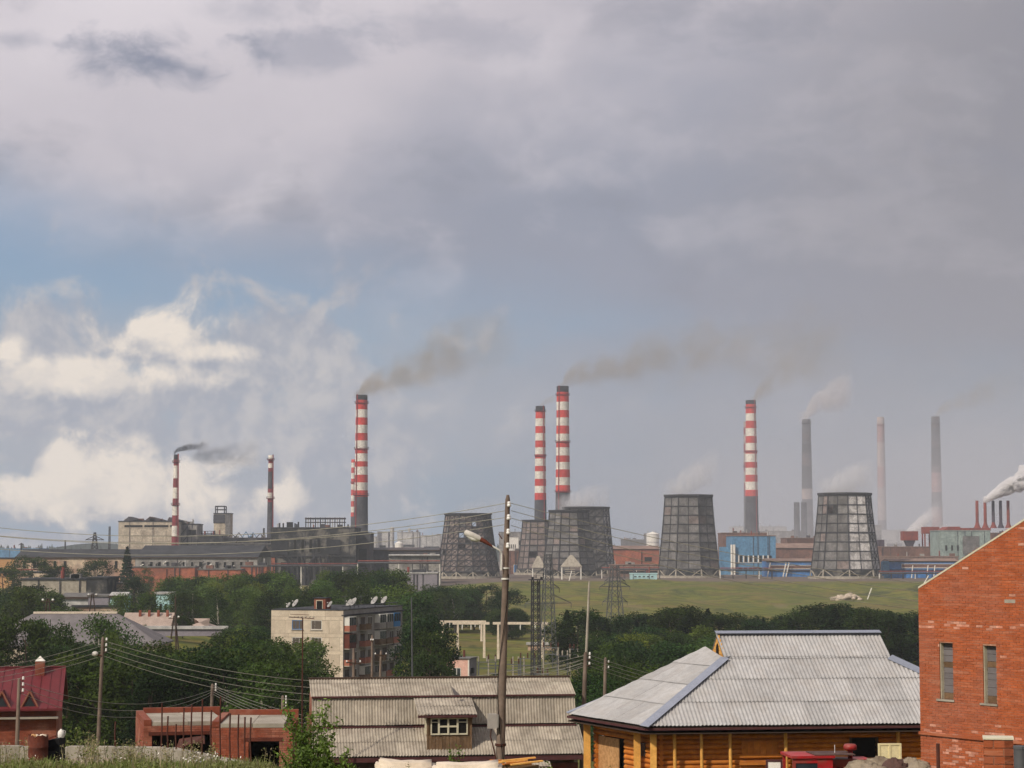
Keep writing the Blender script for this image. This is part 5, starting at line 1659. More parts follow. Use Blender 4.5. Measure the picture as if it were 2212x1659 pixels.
# ------------------------------------------------------------------ unfinished brick gable
def brick_gable():
    d = Vector((.57, -.8216, 0))
    O = Vector((ray(1986, 1400)[0] * 62, 62, 0))
    ang = math.atan2(d.y, d.x)
    zb = ground_z(O.x, O.y) - 1.3
    t = thing('brick_gable_house', 'unfinished orange brick house with two boarded slit windows in its gable', 'house', (O.x, O.y, zb), ang)
    L_ = 9.6
    z0 = EYE - 1.12 - zb
    apex = L_ / 2
    topf = lambda x: z0 + .478 * (x if x < apex else L_ - x)
    win = [(.82, 1.36, EYE - 4.40 - zb, EYE - 2.73 - zb), (2.53, 3.04, EYE - 4.42 - zb, EYE - 2.75 - zb)]
    wall = wall_with_holes(L_, z0, .4, win, lambda x: topf(x) - .015, apex).build('gable_wall', M['mortar'], t)
    zl = EYE - 2.2 - zb
    zw = EYE - 5.2 - zb
    def white(x, z):
        if abs(z - zl) < .12:
            return .55 * (math.sin(x * 5.1) > -.5)
        if z < zw:
            return .22 + .2 * math.sin(x * 2.3 + z * 5)
        return .004
    bs = brick_skin(L_, z0 + .478 * apex, topf, win, seed=4, proud=.012, white=white).build('bricks', [M['brick'], MAT('limed_brick', S(204, 152, 130), S(178, 104, 76), .95, 3, .8, var=.2)], t)
    bs['kind'] = 'stuff'
    MB().prism([(0, -.02, topf(0) - .02), (apex, -.02, topf(apex) - .02), (apex, -.02, topf(apex) + .035), (0, -.02, topf(0) + .035)], (0, .45, 0)).build('verge_mortar', M['pale_frame'], t)
    MB().box(-.03, L_, -.07, -.013, EYE - 5.50 - zb, EYE - 5.42 - zb).build('string_course', M['brick'], t)
    for i, (a, b, c, e_) in enumerate(win):
        zz = c
        k = 0
        while zz < e_ - .02:
            hgt = rnd.uniform(.16, .24)
            MB().box(a + .02, b - .02, .16 + rnd.uniform(-.01, .01), .19, zz + .008, min(e_, zz + hgt)).build('board', M['slate_far'] if k % 5 else M['plank'], t)
            zz += hgt
            k += 1
        MB().box(a, a + .018, .03, .16, c, e_).build('lit_jamb_strip', M['pale_frame'], t)  # pale strip paints the sunlight on the window jamb
        MB().box(a - .12, b + .04, -.05, .1, c - .06, c).build('sill', M['concrete'], t)
    # side wall and roof running back
    MB().box(0, .4, .4, 12, 0, z0 - .02).build('side_wall', M['brick_dull'], t)
    MB().box(L_ - .4, L_, .4, 12, 0, z0 - .02).build('side_wall', M['brick_dull'], t)
    MB().box(.4, L_ - .4, 11.6, 12, 0, z0 - .02).build('back_wall', M['brick_dull'], t)
    for sgn in (0, 1):
        xa, xb = (0, apex) if not sgn else (L_, apex)
        MB().prism([(xa, .45, topf(xa) - .02), (xb, .45, topf(xb) - .02), (xb, .45, topf(xb) - .1), (xa, .45, topf(xa) - .1)], (0, 11.5, 0)).build('roof', M['roof_felt'], t)
    for zq, xq in ((EYE - 1.5 - zb, 3.4),):
        MB().box(xq, xq + .4, -.018, -.004, zq, zq + .1).build('repair_patch', M['concrete'], t)
brick_gable()

# brick gate pillar, every brick a piece
def pillar():
    Y = 26.0
    p = P(2156, 1595, Y)
    zb = ground_z(p.x, Y) - .1
    t = thing('brick_pillar', 'low red brick gate pillar with thick pale joints below the brick house', 'pillar', (p.x, Y, zb), R(-12))
    top = p.z - zb
    h_ = .36 / 2
    MB().box(-h_ + .012, h_ - .012, -h_ + .012, h_ - .012, 0, top).build('mortar_core', M['mortar'], t)
    full = MB().box(0, .235, 0, .11, 0, .088).mesh('brick', M['brick'])
    half = MB().box(0, .112, 0, .11, 0, .088).mesh('brick', M['brick'])
    z = top - .1
    r_ = 0
    while z > -.05:
        for side in range(4):
            a = side * math.pi / 2 + (0 if r_ % 2 else 0)
            c, s_ = math.cos(a), math.sin(a)
            xs = [(-h_, full), (-h_ + .247, half)] if r_ % 2 else [(-h_, half), (-h_ + .124, full)]
            for x, me in xs:
                o = put(me, 'brick', t, (c * x - s_ * -h_, s_ * x + c * -h_, z), a)
        z -= .1
        r_ += 1
    MB().box(-h_ - .01, h_ + .01, -h_ - .01, h_ + .01, top, top + .02).build('mortar_cap', M['pale_frame'], t)
pillar()
def bollardish(name, label, cat, u, v, Y, r, mat, top=None):
    p = P(u, v, Y)
    zb = ground_z(p.x, Y) - .1
    t = thing(name, label, cat, (p.x, Y, zb))
    h = p.z - zb
    MB().tube([(0, 0, 0), (0, 0, h)], r, 12).build('tube', M[mat], t)
    MB().lathe([(r * 1.06, h - .02), (r * 1.06, h + .015), (.005, h + .02)], 12, smooth=False).build('cap', M[mat], t)
    MB().tube([(0, 0, h * .55), (0, 0, h * .55 + .05)], r * 1.08, 12).build('collar', M[mat], t)
bollardish('gate_post', 'grey-green steel tube post beside the brick pillar', 'post', 2204, 1614, 25.5, .085, 'steel')
bollardish('red_post', 'thin dark red steel post standing before the brick house wall', 'post', 2026, 1608, 40, .035, 'rebar')

# ------------------------------------------------------------------ red-roofed house
def red_house():
    th = R(10)
    Y = 108.0
    zE, zR = ZV(1530, Y), ZV(1441, Y + 4)
    xr = ray(134, 1530)[0] * Y
    L_ = 9.0
    O = Vector((xr - L_ * math.cos(th), Y - L_ * math.sin(th), 0))
    zb = ground_z(O.x + 4, Y) - .3
    t = thing('red_roofed_house', 'brick house under a dark red tin roof with two pointed dormers', 'house', (O.x, O.y, zb), th)
    he, hr = zE - zb, zR - zb
    D = 8.4
    MB().box(.3, L_ - .3, .6, D - .6, 0, he + .1).build('wall', M['brick_dull'], t)
    sk = brick_skin(L_ - .6, he - .2, None, [(.5 + i * 1.75, 1.55 + i * 1.75, he - 3.1, he - 2.1) for i in range(5)], seed=8).build('bricks', [M['brick_dull']], t, (.3, .58, 0))
    sk['kind'] = 'stuff'
    rf = MB()
    rf.prism([(0, 0, he), (0, D / 2, hr), (0, D / 2, hr - .12), (0, 0, he - .12)], (L_, 0, 0))
    rf = rf.build('roof', M['red_tin'], t)
    MB().prism([(0, D, he), (0, D / 2, hr), (0, D / 2, hr - .12), (0, D, he - .12)], (L_, 0, 0)).build('back_roof', M['red_tin'], t)
    sl = Vector((0, D / 2, hr - he)).normalized()
    for i in range(18):
        x = L_ * (i + .5) / 18
        MB().bar((x, .02, he + .02), (x, D / 2 - .02, hr + .02), .035, .04).build('seam', M['red_tin'], rf)
    MB().bar((0, D / 2, hr + .03), (L_, D / 2, hr + .03), .22, .06).build('ridge_cap', M['red_tin'], rf)
    ch = MB().box(L_ - 1.6, L_ - 1.1, D / 2 - .9, D / 2 - .4, he + 1.2, hr + .35).build('chimney', M['brick_dull'], t)
    MB().add([(L_ - 1.62, D / 2 - .92, hr + .37), (L_ - 1.08, D / 2 - .92, hr + .37), (L_ - 1.08, D / 2 - .38, hr + .37), (L_ - 1.62, D / 2 - .38, hr + .37), (L_ - 1.35, D / 2 - .65, hr + .65)], [(0, 1, 4), (1, 2, 4), (2, 3, 4), (3, 0, 4), (3, 2, 1, 0)]).build('cowl', M['white_paint'], ch)
    # gable end
    MB().prism([(L_ - .35, .6, he), (L_ - .35, D / 2, hr - .2), (L_ - .35, D - .6, he)], (.06, 0, 0)).build('gable_wall', M['brick_dull'], t)
    for x in (L_ - 1.68, L_ - 3.1, L_ - 4.9):
        w2, hz = .55, .9
        xc = x
        d = MB().prism([(xc - w2, .25, he - .15), (xc + w2, .25, he - .15), (xc, .25, he + hz)], (0, 2.2, 0)).build('dormer', M['red_tin'], t)
        MB().prism([(xc - w2 + .14, .22, he - .1), (xc + w2 - .14, .22, he - .1), (xc, .22, he + hz - .28)], (0, .03, 0)).build('dormer_window', M['glass'], d)
        MB().bar((xc - w2, .2, he - .15), (xc, .2, he + hz), .1, .08).bar((xc + w2, .2, he - .15), (xc, .2, he + hz), .1, .08).build('barge_board', M['brick_dull'], d)
    MB().box(-.1, L_ - .2, .1, .6, he - .55, he - .45).build('balcony_slab', M['concrete'], t)
    for i in range(5):
        x0 = .8 + i * 1.75
        wn = MB().box(x0, x0 + 1.05, .54, .57, he - 3.1, he - 2.1).build('window', M['glass'], t)
        MB().box(x0 - .07, x0, .5, .56, he - 3.17, he - 2.03).box(x0 + 1.05, x0 + 1.12, .5, .56, he - 3.17, he - 2.03).box(x0, x0 + 1.05, .5, .56, he - 2.1, he - 2.03).box(x0, x0 + 1.05, .5, .56, he - 3.17, he - 3.1).box(x0 + .48, x0 + .56, .5, .56, he - 3.1, he - 2.1).build('frame', M['white_frame'], wn)
red_house()

# ------------------------------------------------------------------ unfinished brick garages
def garage(label, u, v, Y, th, L_, D, holes, seed, slab=.22):
    p = P(u, v, Y)
    zb = ground_z(p.x, Y) - .4
    t = thing('brick_garage_shell', label, 'garage', (p.x, Y, zb), th, 'unfinished brick garages')
    H = p.z - zb
    holes = [(a, b, c if c > 0 else 0.0, H - d) for (a, b, c, d) in holes]
    wall_with_holes(L_, H, .25, holes).build('front_wall', M['brick_dull'], t)
    s1 = brick_skin(L_, H, None, holes, seed=seed).build('bricks', [M['brick_dull']], t)
    s1['kind'] = 'stuff'
    MB().box(0, .25, .25, D, 0, H).build('side_wall', M['brick_dull'], t)
    s2 = brick_skin(D, H, None, [], seed=seed + 1).build('bricks', [M['brick_dull']], t, (0, D, 0), -math.pi / 2)
    s2['kind'] = 'stuff'
    MB().box(L_ - .25, L_, .25, D, 0, H).build('side_wall', M['brick_dull'], t)
    MB().box(.25, L_ - .25, D - .25, D, 0, H).build('back_wall', M['brick_dull'], t)
    # roof slabs lie inside the raised brick edge
    n = max(2, int(L_ / 1.2))
    for i in range(n):
        MB().box(.28 + (L_ - .56) * i / n + .01, .28 + (L_ - .56) * (i + 1) / n - .01, -.02 if i % 2 else .0, D - .3, H - .02, H + slab - .1).build('roof_slab', M['concrete'], t)
    MB().box(0, .26, -.02, D, H, H + .2).build('raised_edge', M['brick_dull'], t)
    MB().box(.26, L_ - .0, D - .28, D, H, H + .3).build('raised_edge', M['brick_dull'], t)
    for (a, b, c, d) in holes:
        MB().box(a - .12, b + .12, -.03, .1, d, d + .12).build('lintel', M['rust'], t)
    MB().box(.3, L_ - .3, D - .5, D - .45, .0, H - .1).build('shade_sheet', M['dark'], t)  # near-black sheet paints the shade seen through the doorway
    return t
garage('open brick garage shell with a wide dark doorway and slab roof', 311, 1568, 72, R(14), 3.1, 4.4, [(.28, 2.75, 0, .34)], 21)
garage('brick garage shell with one narrow dark doorway and raised roof slab', 458, 1571, 70.5, R(3), 2.75, 4.0, [(1.25, 2.3, 0, .48)], 25)
# rusty sheet roof leaning before the open garage
p = P(378, 1616, 66)
t = thing('rusty_sheet', 'rusty metal sheet sloping in front of the open garage', 'metal sheet', (p.x, 66, ground_z(p.x, 66)), R(10))
hz_ = p.z - ground_z(p.x, 66)
MB().prism([(0, 0, hz_ - .1), (.5, -.1, hz_ + .14), (.95, .1, hz_ + .1), (.95, .8, hz_ + .3), (.15, .8, hz_ + .2)], (0, 0, .02)).build('sheet', M['rebar'], t)
for (x, y, z) in ((.15, .15, hz_ - .05), (.85, .2, hz_ + .1), (.25, .7, hz_ + .16), (.85, .7, hz_ + .24)):
    MB().bar((x, y, 0), (x, y, z), .07).build('prop', M['plank'], t)

# ================================================================== poles, wires, pylons
def pole(label, top, bot_u, Y, r0, r1, ins=(), name='utility_pole', mat='pole_wood', group='utility poles', stub=False, cat='pole', ins_side=1):
    """top = (u, v); leans so that the foot stands below column bot_u"""
    pt = P(top[0], top[1], Y)
    Xb = ray(bot_u, 1600)[0] * Y
    zb = ground_z(Xb, Y) - .2
    t = thing(name, label, cat, (Xb, Y, zb), 0, group)
    h = pt.z - zb
    lean = pt.x - Xb
    pts = [(lean * k, 0, h * k) for k in (0, .25, .5, .75, .985, 1.0)]
    MB().tube(pts, [r1 + (r0 - r1) * k for k in (0, .25, .5, .75, .985)] + [r0 * .55], 12).build('shaft', M[mat], t)
    for v in ins:
        z = ZV(v, Y) - zb
        x = lean * z / h
        s_ = ins_side
        MB().tube([(x + s_ * r0 * .6, -r0 * .5, z - .03), (x + s_ * (r0 + .12), -r0 * .7, z - .02), (x + s_ * (r0 + .12), -r0 * .7, z + .05)], .014, 6).build('hook', M['rebar'], t)
        MB().lathe([(.02, z + .03), (.05, z + .04), (.055, z + .09), (.035, z + .10), (.05, z + .12), (.04, z + .17), (.005, z + .18)], 10, cx=x + s_ * (r0 + .12), cy=-r0 * .7).build('insulator', M['porcelain'], t)
    if stub:
        MB().box(-r1 * 1.9, -r1 * .85, -.09, .09, 0, h * .42).build('concrete_stub', M['concrete'], t)
        for z in (h * .2, h * .38):
            MB().tube([(0, 0, z), (0, 0, z + .06)], r1 * 1.9, 10).build('strap', M['rebar'], t)
    return t, h, lean, zb

# wooden lamp pole in the middle
Ym = 62.0
t, h, lean, zb = pole('tall weathered wooden lamp pole with a rusty lamp arm before the gambrel house', (1097, 1069), 1076.5, Ym, .072, .155, (), name='street_lamp', cat='street lamp', group='street lamps')
zl = lambda v: ZV(v, Ym) - zb
xl = lambda v: lean * zl(v) / h
for i, v in enumerate((1126, 1157, 1187, 1098)):
    x = xl(v)
    s_ = 1 if i else 1
    MB().tube([(x + .02, -.09, zl(v)), (x + .05, -.16, zl(v)), (x + .05, -.16, zl(v) + .06)], .014, 6).build('hook', M['rebar'], t)
    MB().lathe([(.02, zl(v) + .04), (.06, zl(v) + .05), (.065, zl(v) + .11), (.04, zl(v) + .12), (.06, zl(v) + .14), (.045, zl(v) + .2), (.005, zl(v) + .21)], 10, cx=x + .05, cy=-.16).build('insulator', M['porcelain'], t)
# arm: steel tube up the pole, elbow and lamp head leaning out to the left
k = Ym / FPX
ax = lambda u, v: (P(u, v, Ym).x - (t.location.x), -.14, P(u, v, Ym).z - zb)
MB().tube([ax(1083, 1232), ax(1083.5, 1196), ax(1079, 1188), ax(1062, 1179)], .028, 8).build('arm', M['white_frame'], t)
MB().tube([ax(1066, 1182), ax(1048, 1170), ax(1036, 1164)], [.025, .06, .075], 8).build('lamp_neck', M['rust'], t)
hd = MB()
a0, a1 = Vector(ax(1038, 1165)), Vector(ax(1003.5, 1149))
hd.tube([a0, a0.lerp(a1, .12), a0.lerp(a1, .55), a0.lerp(a1, .94), a1], [.07, .095, .10, .085, .03], 12)
hd.build('lamp_head', M['lamp_shell'], t)
lo = Vector((.03, 0, -.075))
MB().tube([a0.lerp(a1, .2) + lo, a0.lerp(a1, .55) + lo * 1.3, a0.lerp(a1, .9) + lo], [.05, .085, .05], 10).build('lamp_glass', M['porcelain'], t)
for v in (1229, 1252):
    MB().tube([(xl(v), 0, zl(v)), (xl(v), 0, zl(v) + .05)], .125, 12).build('strap', M['white_frame'], t)
MB().bar(ax(1085, 1165), ax(1077, 1153), .03).build('spike', M['rebar'], t)
# meter box and cable
bx = xl(1556)
mbx = MB().box(bx - .42, bx - .12, -.28, -.06, zl(1572), zl(1541)).build('meter_box', M['panel_grey'], t)
MB().box(bx - .12, bx - .09, -.26, -.08, zl(1570), zl(1543)).build('box_door', M['lamp_shell'], mbx)
MB().tube([(bx - .3, -.2, zl(1573)), (bx - .32, -.2, zl(1590)), (bx - .25, -.17, zl(1610)), (bx - .15, -.16, zl(1640))], .02, 6).build('cable', M['rebar'], t)
MB().tube([(xl(1610), 0, zl(1611)), (xl(1610), 0, zl(1606))], .17, 12).build('strap', M['rebar'], t)
pts = []
for i in range(60):
    f = i / 59
    z = zl(1640) + (zl(1240) - zl(1640)) * f
    a = 1.0 + 5.2 * f
    rr = .16 - .06 * f
    pts.append((lean * z / h + rr * math.cos(a), -abs(rr * math.sin(a)) - .02, z))
MB().tube(pts, .012, 5).build('cable', M['dark'], t)
LAMP = t

tl, hL, leanL, zbL = pole('grey wooden lamp pole among the dark trees behind the garages', (222.5, 1376), 207, 105, .085, .12, (1385, 1397, 1408), name='street_lamp', cat='street lamp', group='street lamps')
zz_ = ZV(1412, 105) - zbL
MB().tube([(leanL * .85, -.1, zz_ - .1), (leanL * .85 - .2, -.15, zz_ - .05)], .03, 6).build('arm', M['rust'], tl)
MB().blob((leanL * .85 - .32, -.16, zz_), (.17, .12, .13), 10, 6, .03).build('lamp_head', M['lamp_shell'], tl)
pole('short dark pole with white insulators in front of the red-roofed house', (41.5, 1466), 35, 88, .07, .12, (1470, 1483, 1496))
pole('thin grey pole behind the brick garages with wires fanning out', (459, 1477), 451, 122, .09, .14, (1482, 1488, 1494))
pole('dark insulator pole beside the gable of the gambrel house', (611, 1502), 610, 135, .10, .14, (1508, 1514, 1521, 1528))
pole('grey pole on a concrete stub between the gambrel house and the log house', (1265, 1408), 1253, 106, .10, .15, (1416, 1424, 1437), stub=True)
pole('grey pole with a bracket behind the log house roof', (1308, 1420), 1301, 140, .10, .16, (1432, 1444))
pole('slim white-banded tall mast leaning over the substation', (1273, 1256), 1256, 190, .10, .17, (), name='tall_mast', mat='concrete', group='tall masts')
pole('tall thin lamp mast behind the panel block', (889, 1290), 893, 205, .07, .12, (), name='tall_mast', mat='steel', group='tall masts')
pole('thin dark mast standing among the trees beside the tan roofed house', (379, 1288), 378, 380, .12, .16, (), name='tall_mast', mat='dark_wood', group='tall masts')
pole('thin pole at the corner of the tan roofed house', (278, 1345), 277, 400, .1, .14, (), mat='dark_wood')
# crossarm poles in front of the panel block
for (u, v, ub, Y, lab, wv, wid) in ((764, 1400, 764, 150, 'crossarm pole before the shaded side of the panel block', 1432, 32), (823, 1405, 815, 170, 'leaning crossarm pole before the shaded balconies', 1415, 26), (804, 1372, 803, 160, 'thin stay pole beside the crossarm poles', 1385, 5)):
    t, h, lean, zb = pole(lab, (u, v), ub, Y, .09, .14, ())
    z = ZV(wv, Y) - zb
    wd = wid * Y / FPX
    MB().bar((lean * z / h - wd / 2, -.1, z + .04), (lean * z / h + wd / 2, -.1, z - .06), .09).build('crossarm', M['dark_wood'], t)
    for sx in (-.45, .45):
        MB().lathe([(.02, z + .05), (.06, z + .06), (.06, z + .16), (.005, z + .2)], 8, cx=lean * z / h + sx * wd, cy=-.1).build('insulator', M['porcelain'], t)
# A-frame poles far left
for (u, v, Y, lab) in ((104, 1293, 330, 'A-shaped timber pole beside the grey slate roof'), (200, 1282, 430, 'double timber pole carrying two small floodlights'), (377, 1330, 390, 'dark A-shaped pole beside the tan roof')):
    p = P(u, v, Y)
    zb = ground_z(p.x, Y) - .2
    t = thing('a_frame_pole', lab, 'pole', (p.x, Y, zb), 0, 'A-shaped poles')
    h = p.z - zb
    for s_ in (-1, 1):
        MB().tube([(s_ * h * .13, 0, 0), (s_ * .12, 0, h)], [.17, .12], 8).build('leg', M['dark_wood'], t)
    MB().bar((-h * .09, 0, h * .35), (h * .09, 0, h * .35), .14).build('tie', M['dark_wood'], t)
    MB().bar((-1.1, -.1, h - .5), (1.1, -.1, h - .5), .14).build('crossarm', M['dark_wood'], t)
    for sx in (-.8, .8):
        MB().blob((sx, -.15, h - .2), (.22, .15, .18), 8, 5, .02).build('floodlight' if u == 200 else 'insulator', M['porcelain'], t)

# antenna mast rising past the gambrel house
p = P(654, 1334, 97)
zb = ground_z(p.x, 97) - .1
t = thing('antenna_mast', 'thin rusty antenna mast with a long crossbar beside the gambrel gable', 'antenna', (p.x, 97, zb))
h = p.z - zb
MB().tube([(.02, 0, 0), (0, 0, h)], [.045, .028], 6).build('mast', M['rebar'], t)
wd = 55 * 97 / FPX
MB().bar((-wd * .55, 0, h + .02), (wd * .45, 0, h - .05), .035).build('boom', M['rebar'], t)
for i in range(7):
    x = -wd * .5 + wd * .93 * i / 6
    MB().bar((x, -.35, h + .02), (x, .35, h + .02), .022).build('element', M['steel'], t)
MB().bar((-wd * .5, 0, h + .16), (wd * .25, 0, h + .12), .022).build('director', M['rebar'], t)

# lattice pylons
def pylon(label, u, vtop, Y, wb, wt, arms=(), name='lattice_pylon', platform=False, mat='lattice', th=.12, group='lattice pylons'):
    p = P(u, vtop, Y)
    zb = ground_z(p.x, Y) - .2
    t = thing(name, label, 'pylon', (p.x, Y, zb), R(18), group)
    h = p.z - zb
    hw = lambda z: (wb + (wt - wb) * min(1, z / h)) / 2
    for sx in (-1, 1):
        for sy in (-1, 1):
            MB().bar((sx * hw(0), sy * hw(0), 0), (sx * hw(h), sy * hw(h), h), th).build('leg', M[mat], t)
    br = MB()
    z = 0.0
    while z < h - .3:
        st = max(.8, hw(z) * 1.9)
        z2 = min(h, z + st)
        a, b = hw(z), hw(z2)
        for (p1, p2, q1, q2) in (((-1, -1), (1, -1), (-1, -1), (1, -1)), ((1, -1), (1, 1), (1, -1), (1, 1)), ((-1, 1), (1, 1), (-1, 1), (1, 1)), ((-1, -1), (-1, 1), (-1, -1), (-1, 1))):
            br.bar((p1[0] * a, p1[1] * a, z), (q2[0] * b, q2[1] * b, z2), th * .5)
            br.bar((p2[0] * a, p2[1] * a, z), (q1[0] * b, q1[1] * b, z2), th * .5)
        z = z2
    br.build('bracing', M[mat], t)
    for (v, half) in arms:
        z = ZV(v, Y) - zb
        m_ = MB()
        for sy in (-1, 1):
            m_.bar((-half, 0, z), (0, sy * hw(z), z + .0), th * .8).bar((half, 0, z), (0, sy * hw(z), z), th * .8)
            m_.bar((-half, 0, z), (-hw(z), sy * hw(z), z + half * .35), th * .6).bar((half, 0, z), (hw(z), sy * hw(z), z + half * .35), th * .6)
        m_.build('cross_arm', M[mat], t)
        for sx in (-1, 1):
            MB().lathe([(.03, z - 1.0), (.07, z - .9), (.07, z - .1), (.03, z)], 8, cx=sx * half).build('insulator_string', M['lattice'], t)
    if platform:
        MB().box(-wb * .75, wb * .75, -wb * .75, wb * .75, h, h + .15).build('platform', M['frame_dark'], t)
        for sx in (-1, 1):
            MB().box(sx * wb * .6 - .15, sx * wb * .6 + .15, -wb * .7, -wb * .4, h + .15, h + .55).build('floodlight', M['frame_dark'], t)
    return t
pylon('slender dark lattice mast with a flat platform over the substation', 1157, 1253, 345, 1.3, 1.1, (), 'lattice_mast', True, 'frame_dark', .15)
pylon('tall lattice pylon with wide cross arms behind the platform mast', 1184, 1197, 420, 3.0, 1.2, ((1238, 2.6), (1270, 2.4), (1303, 5.0)), th=.15)
pylon('lattice pylon with two cross arms before the grass bank', 1328, 1222, 560, 4.6, 1.7, ((1255, 3.0), (1267, 4.4), (1300, 3.6)), th=.2)
pylon('squat dark pylon with spread arms on the skyline behind the long shed', 205, 1150, 1250, 9, .8, ((1166, 5.5),), th=.6, mat='frame_dark')
pylon('thin radio mast on the skyline beside the pale works block', 237, 1137, 1500, 1.5, .9, (), 'radio_mast', th=.45, mat='frame_dark')
pylon('thin mast behind the soot-black building roof', 570, 1141, 1420, .9, .7, (), 'radio_mast', th=.4, mat='frame_dark')
pylon('small mast standing alone over the wooded ridge', 141, 1168, 1600, 1.0, .6, (), 'radio_mast', th=.45, mat='frame_dark')
pylon('wooden-looking skyline pole over the faint blue shed', 46, 1173, 1300, .9, .5, ((1176, 1.5),), 'radio_mast', th=.4, mat='frame_dark')

# ------------------------------------------------------------------ wires
def wire(label, a, b, sag, r, group, mat='wire', n=28):
    a, b = Vector(a), Vector(b)
    pts = []
    for i in range(n + 1):
        f = i / n
        p = a.lerp(b, f)
        p.z -= sag * 4 * f * (1 - f)
        pts.append(p - a)
    o = MB().tube(pts, r, 5).build('overhead_wire', M[mat], None, a)
    return tag(o, label, 'wire', group)
for i, (v0, v1, sg) in enumerate(((1087, 1128, .95), (1103, 1150, .9), (1118, 1153, .75), (1133, 1182, .8))):
    wire('bare wire running from the tall lamp pole past the striped chimney', P(1092, v0, Ym), P(-260, v1 - 26, 70), sg, .0105, 'wires from the tall lamp pole past the chimneys')
for i, (v0, v1) in enumerate(((1087, 1262), (1103, 1280), (1119, 1300), (1135, 1318))):
    wire('bare wire sloping from the tall lamp pole to the brick house', P(1104, v0, Ym), P(2000, v1, 63.2), .22 + .03 * i, .010, 'wires from the tall lamp pole to the brick house')
for i in range(4):
    wire('sagging wire between the grey lamp pole and the stub pole', P(224, 1384 + 11 * i, 105), P(1262, 1416 + 8 * i, 106), 1.75 + .12 * i, .013, 'wires behind the gambrel house')
for i in range(4):
    wire('wire running from the grey lamp pole over the red-roofed house', P(220, 1384 + 11 * i, 105), P(-150, 1462 + 11 * i, 100), .25, .012, 'wires over the red-roofed house')
for i in range(5):
    wire('wire fanning from the thin grey pole to the gambrel gable', P(461, 1480 + 5 * i, 122), P(655, 1545 + 9 * i, 105.5), .15, .012, 'wires to the gambrel gable')
for i in range(4):
    wire('wire running from the stub pole behind the log house roof', P(1268, 1413 + 8 * i, 106), P(1600, 1492 + 9 * i, 112), .25, .012, 'wires behind the log house')
for i in range(3):
    wire('wire crossing low between the short dark pole and the thin grey pole', P(42, 1472 + 12 * i, 88), P(457, 1490 + 5 * i, 122), .9 + .15 * i, .012, 'low wires before the dark trees')
for i in range(3):
    wire('thin wire across the substation yard', P(1150, 1440 + 6 * i, 190), P(1258, 1425 + 6 * i, 130), .3, .014, 'substation wires')

# ------------------------------------------------------------------ substation
def portal(label, u0, u1, v, Y, group='concrete substation portals'):
    X0, X1 = ray(u0, v)[0] * Y, ray(u1, v)[0] * Y
    zb = ground_z(X0, Y) - .2
    t = thing('concrete_portal', label, 'portal', (X0, Y, zb), 0, group)
    h = ZV(v, Y) - zb
    for x in (0, X1 - X0):
        MB().add([(x - .3, -.3, 0), (x + .3, -.3, 0), (x + .3, .3, 0), (x - .3, .3, 0), (x - .22, -.22, h), (x + .22, -.22, h), (x + .22, .22, h), (x - .22, .22, h)],
                 [(0, 1, 5, 4), (1, 2, 6, 5), (2, 3, 7, 6), (3, 0, 4, 7), (4, 5, 6, 7)]).build('column', M['concrete_pale'], t)
    MB().box(-1.2, X1 - X0 + 1.2, -.24, .24, h, h + .55).build('beam', M['concrete_pale'], t)
    for i in range(3):
        x = (X1 - X0) * (i + .5) / 3
        MB().lathe([(.06, h - 1.2), (.12, h - 1.1), (.12, h - .15), (.03, h)], 8, cx=x).build('insulator_string', M['porcelain'], t)
portal('tall concrete portal in the middle of the substation', 989, 1046, 1349, 465)
portal('concrete portal beside the lamp pole in the substation', 1076, 1172, 1349, 462)
portal('rear concrete portal by the fir behind the panel block', 905, 954, 1348, 535)
portal('rear concrete portal behind the middle one', 958, 1040, 1345, 545)
works('low_wall', 'low cream wall along the far side of the substation', 1140, 1290, 1393, 500, .6, 'worn_wall', 'pale_wall', [], group='yard walls', cat='wall')
def hut():
    Y = 385
    X0 = ray(958, 1430)[0] * Y
    zb = ground_z(X0, Y) - .2
    t = thing('transformer_hut', 'small pink brick transformer hut with a grey shaded side', 'hut', (X0, Y, zb), R(-14))
    h = ZV(1423, Y) - zb
    MB().box(0, 5.0, 0, 5.2, 0, h).build('wall', M['pink_wall'], t)
    MB().box(5.0, 5.06, 0, 5.2, 0, h).build('shaded_wall', M['lilac_wall'], t)  # grey-lilac sheet over the pink brick paints this side's shade
    MB().box(-.25, 5.3, -.25, 5.45, h + .003, h + .22).build('roof', M['tar'], t)
    w1 = MB().box(1.9, 3.3, -.05, -.01, 1.0, 2.6).build('window', M['glass'], t)
    MB().box(1.8, 1.9, -.1, 0, .95, 2.65).box(3.3, 3.4, -.1, 0, .95, 2.65).box(1.9, 3.3, -.1, 0, 2.6, 2.68).box(1.9, 3.3, -.1, 0, .9, 1.0).box(2.55, 2.65, -.1, 0, 1.0, 2.6).build('frame', M['white_frame'], w1)
    for x in (0.0, 4.75):
        MB().box(x, x + .25, -.06, .0, 0, h).build('quoin', M['white_paint'], t)
    MB().tube([(3.2, 3, h + .2), (3.2, 3, h + 1.5)], .22, 8).build('vent_stack', M['rust'], t)
    MB().box(5.06, 5.5, 1, 1.8, 1.6, 2.6).build('switch_box', M['dark'], t)
hut()
q = random.Random(11)
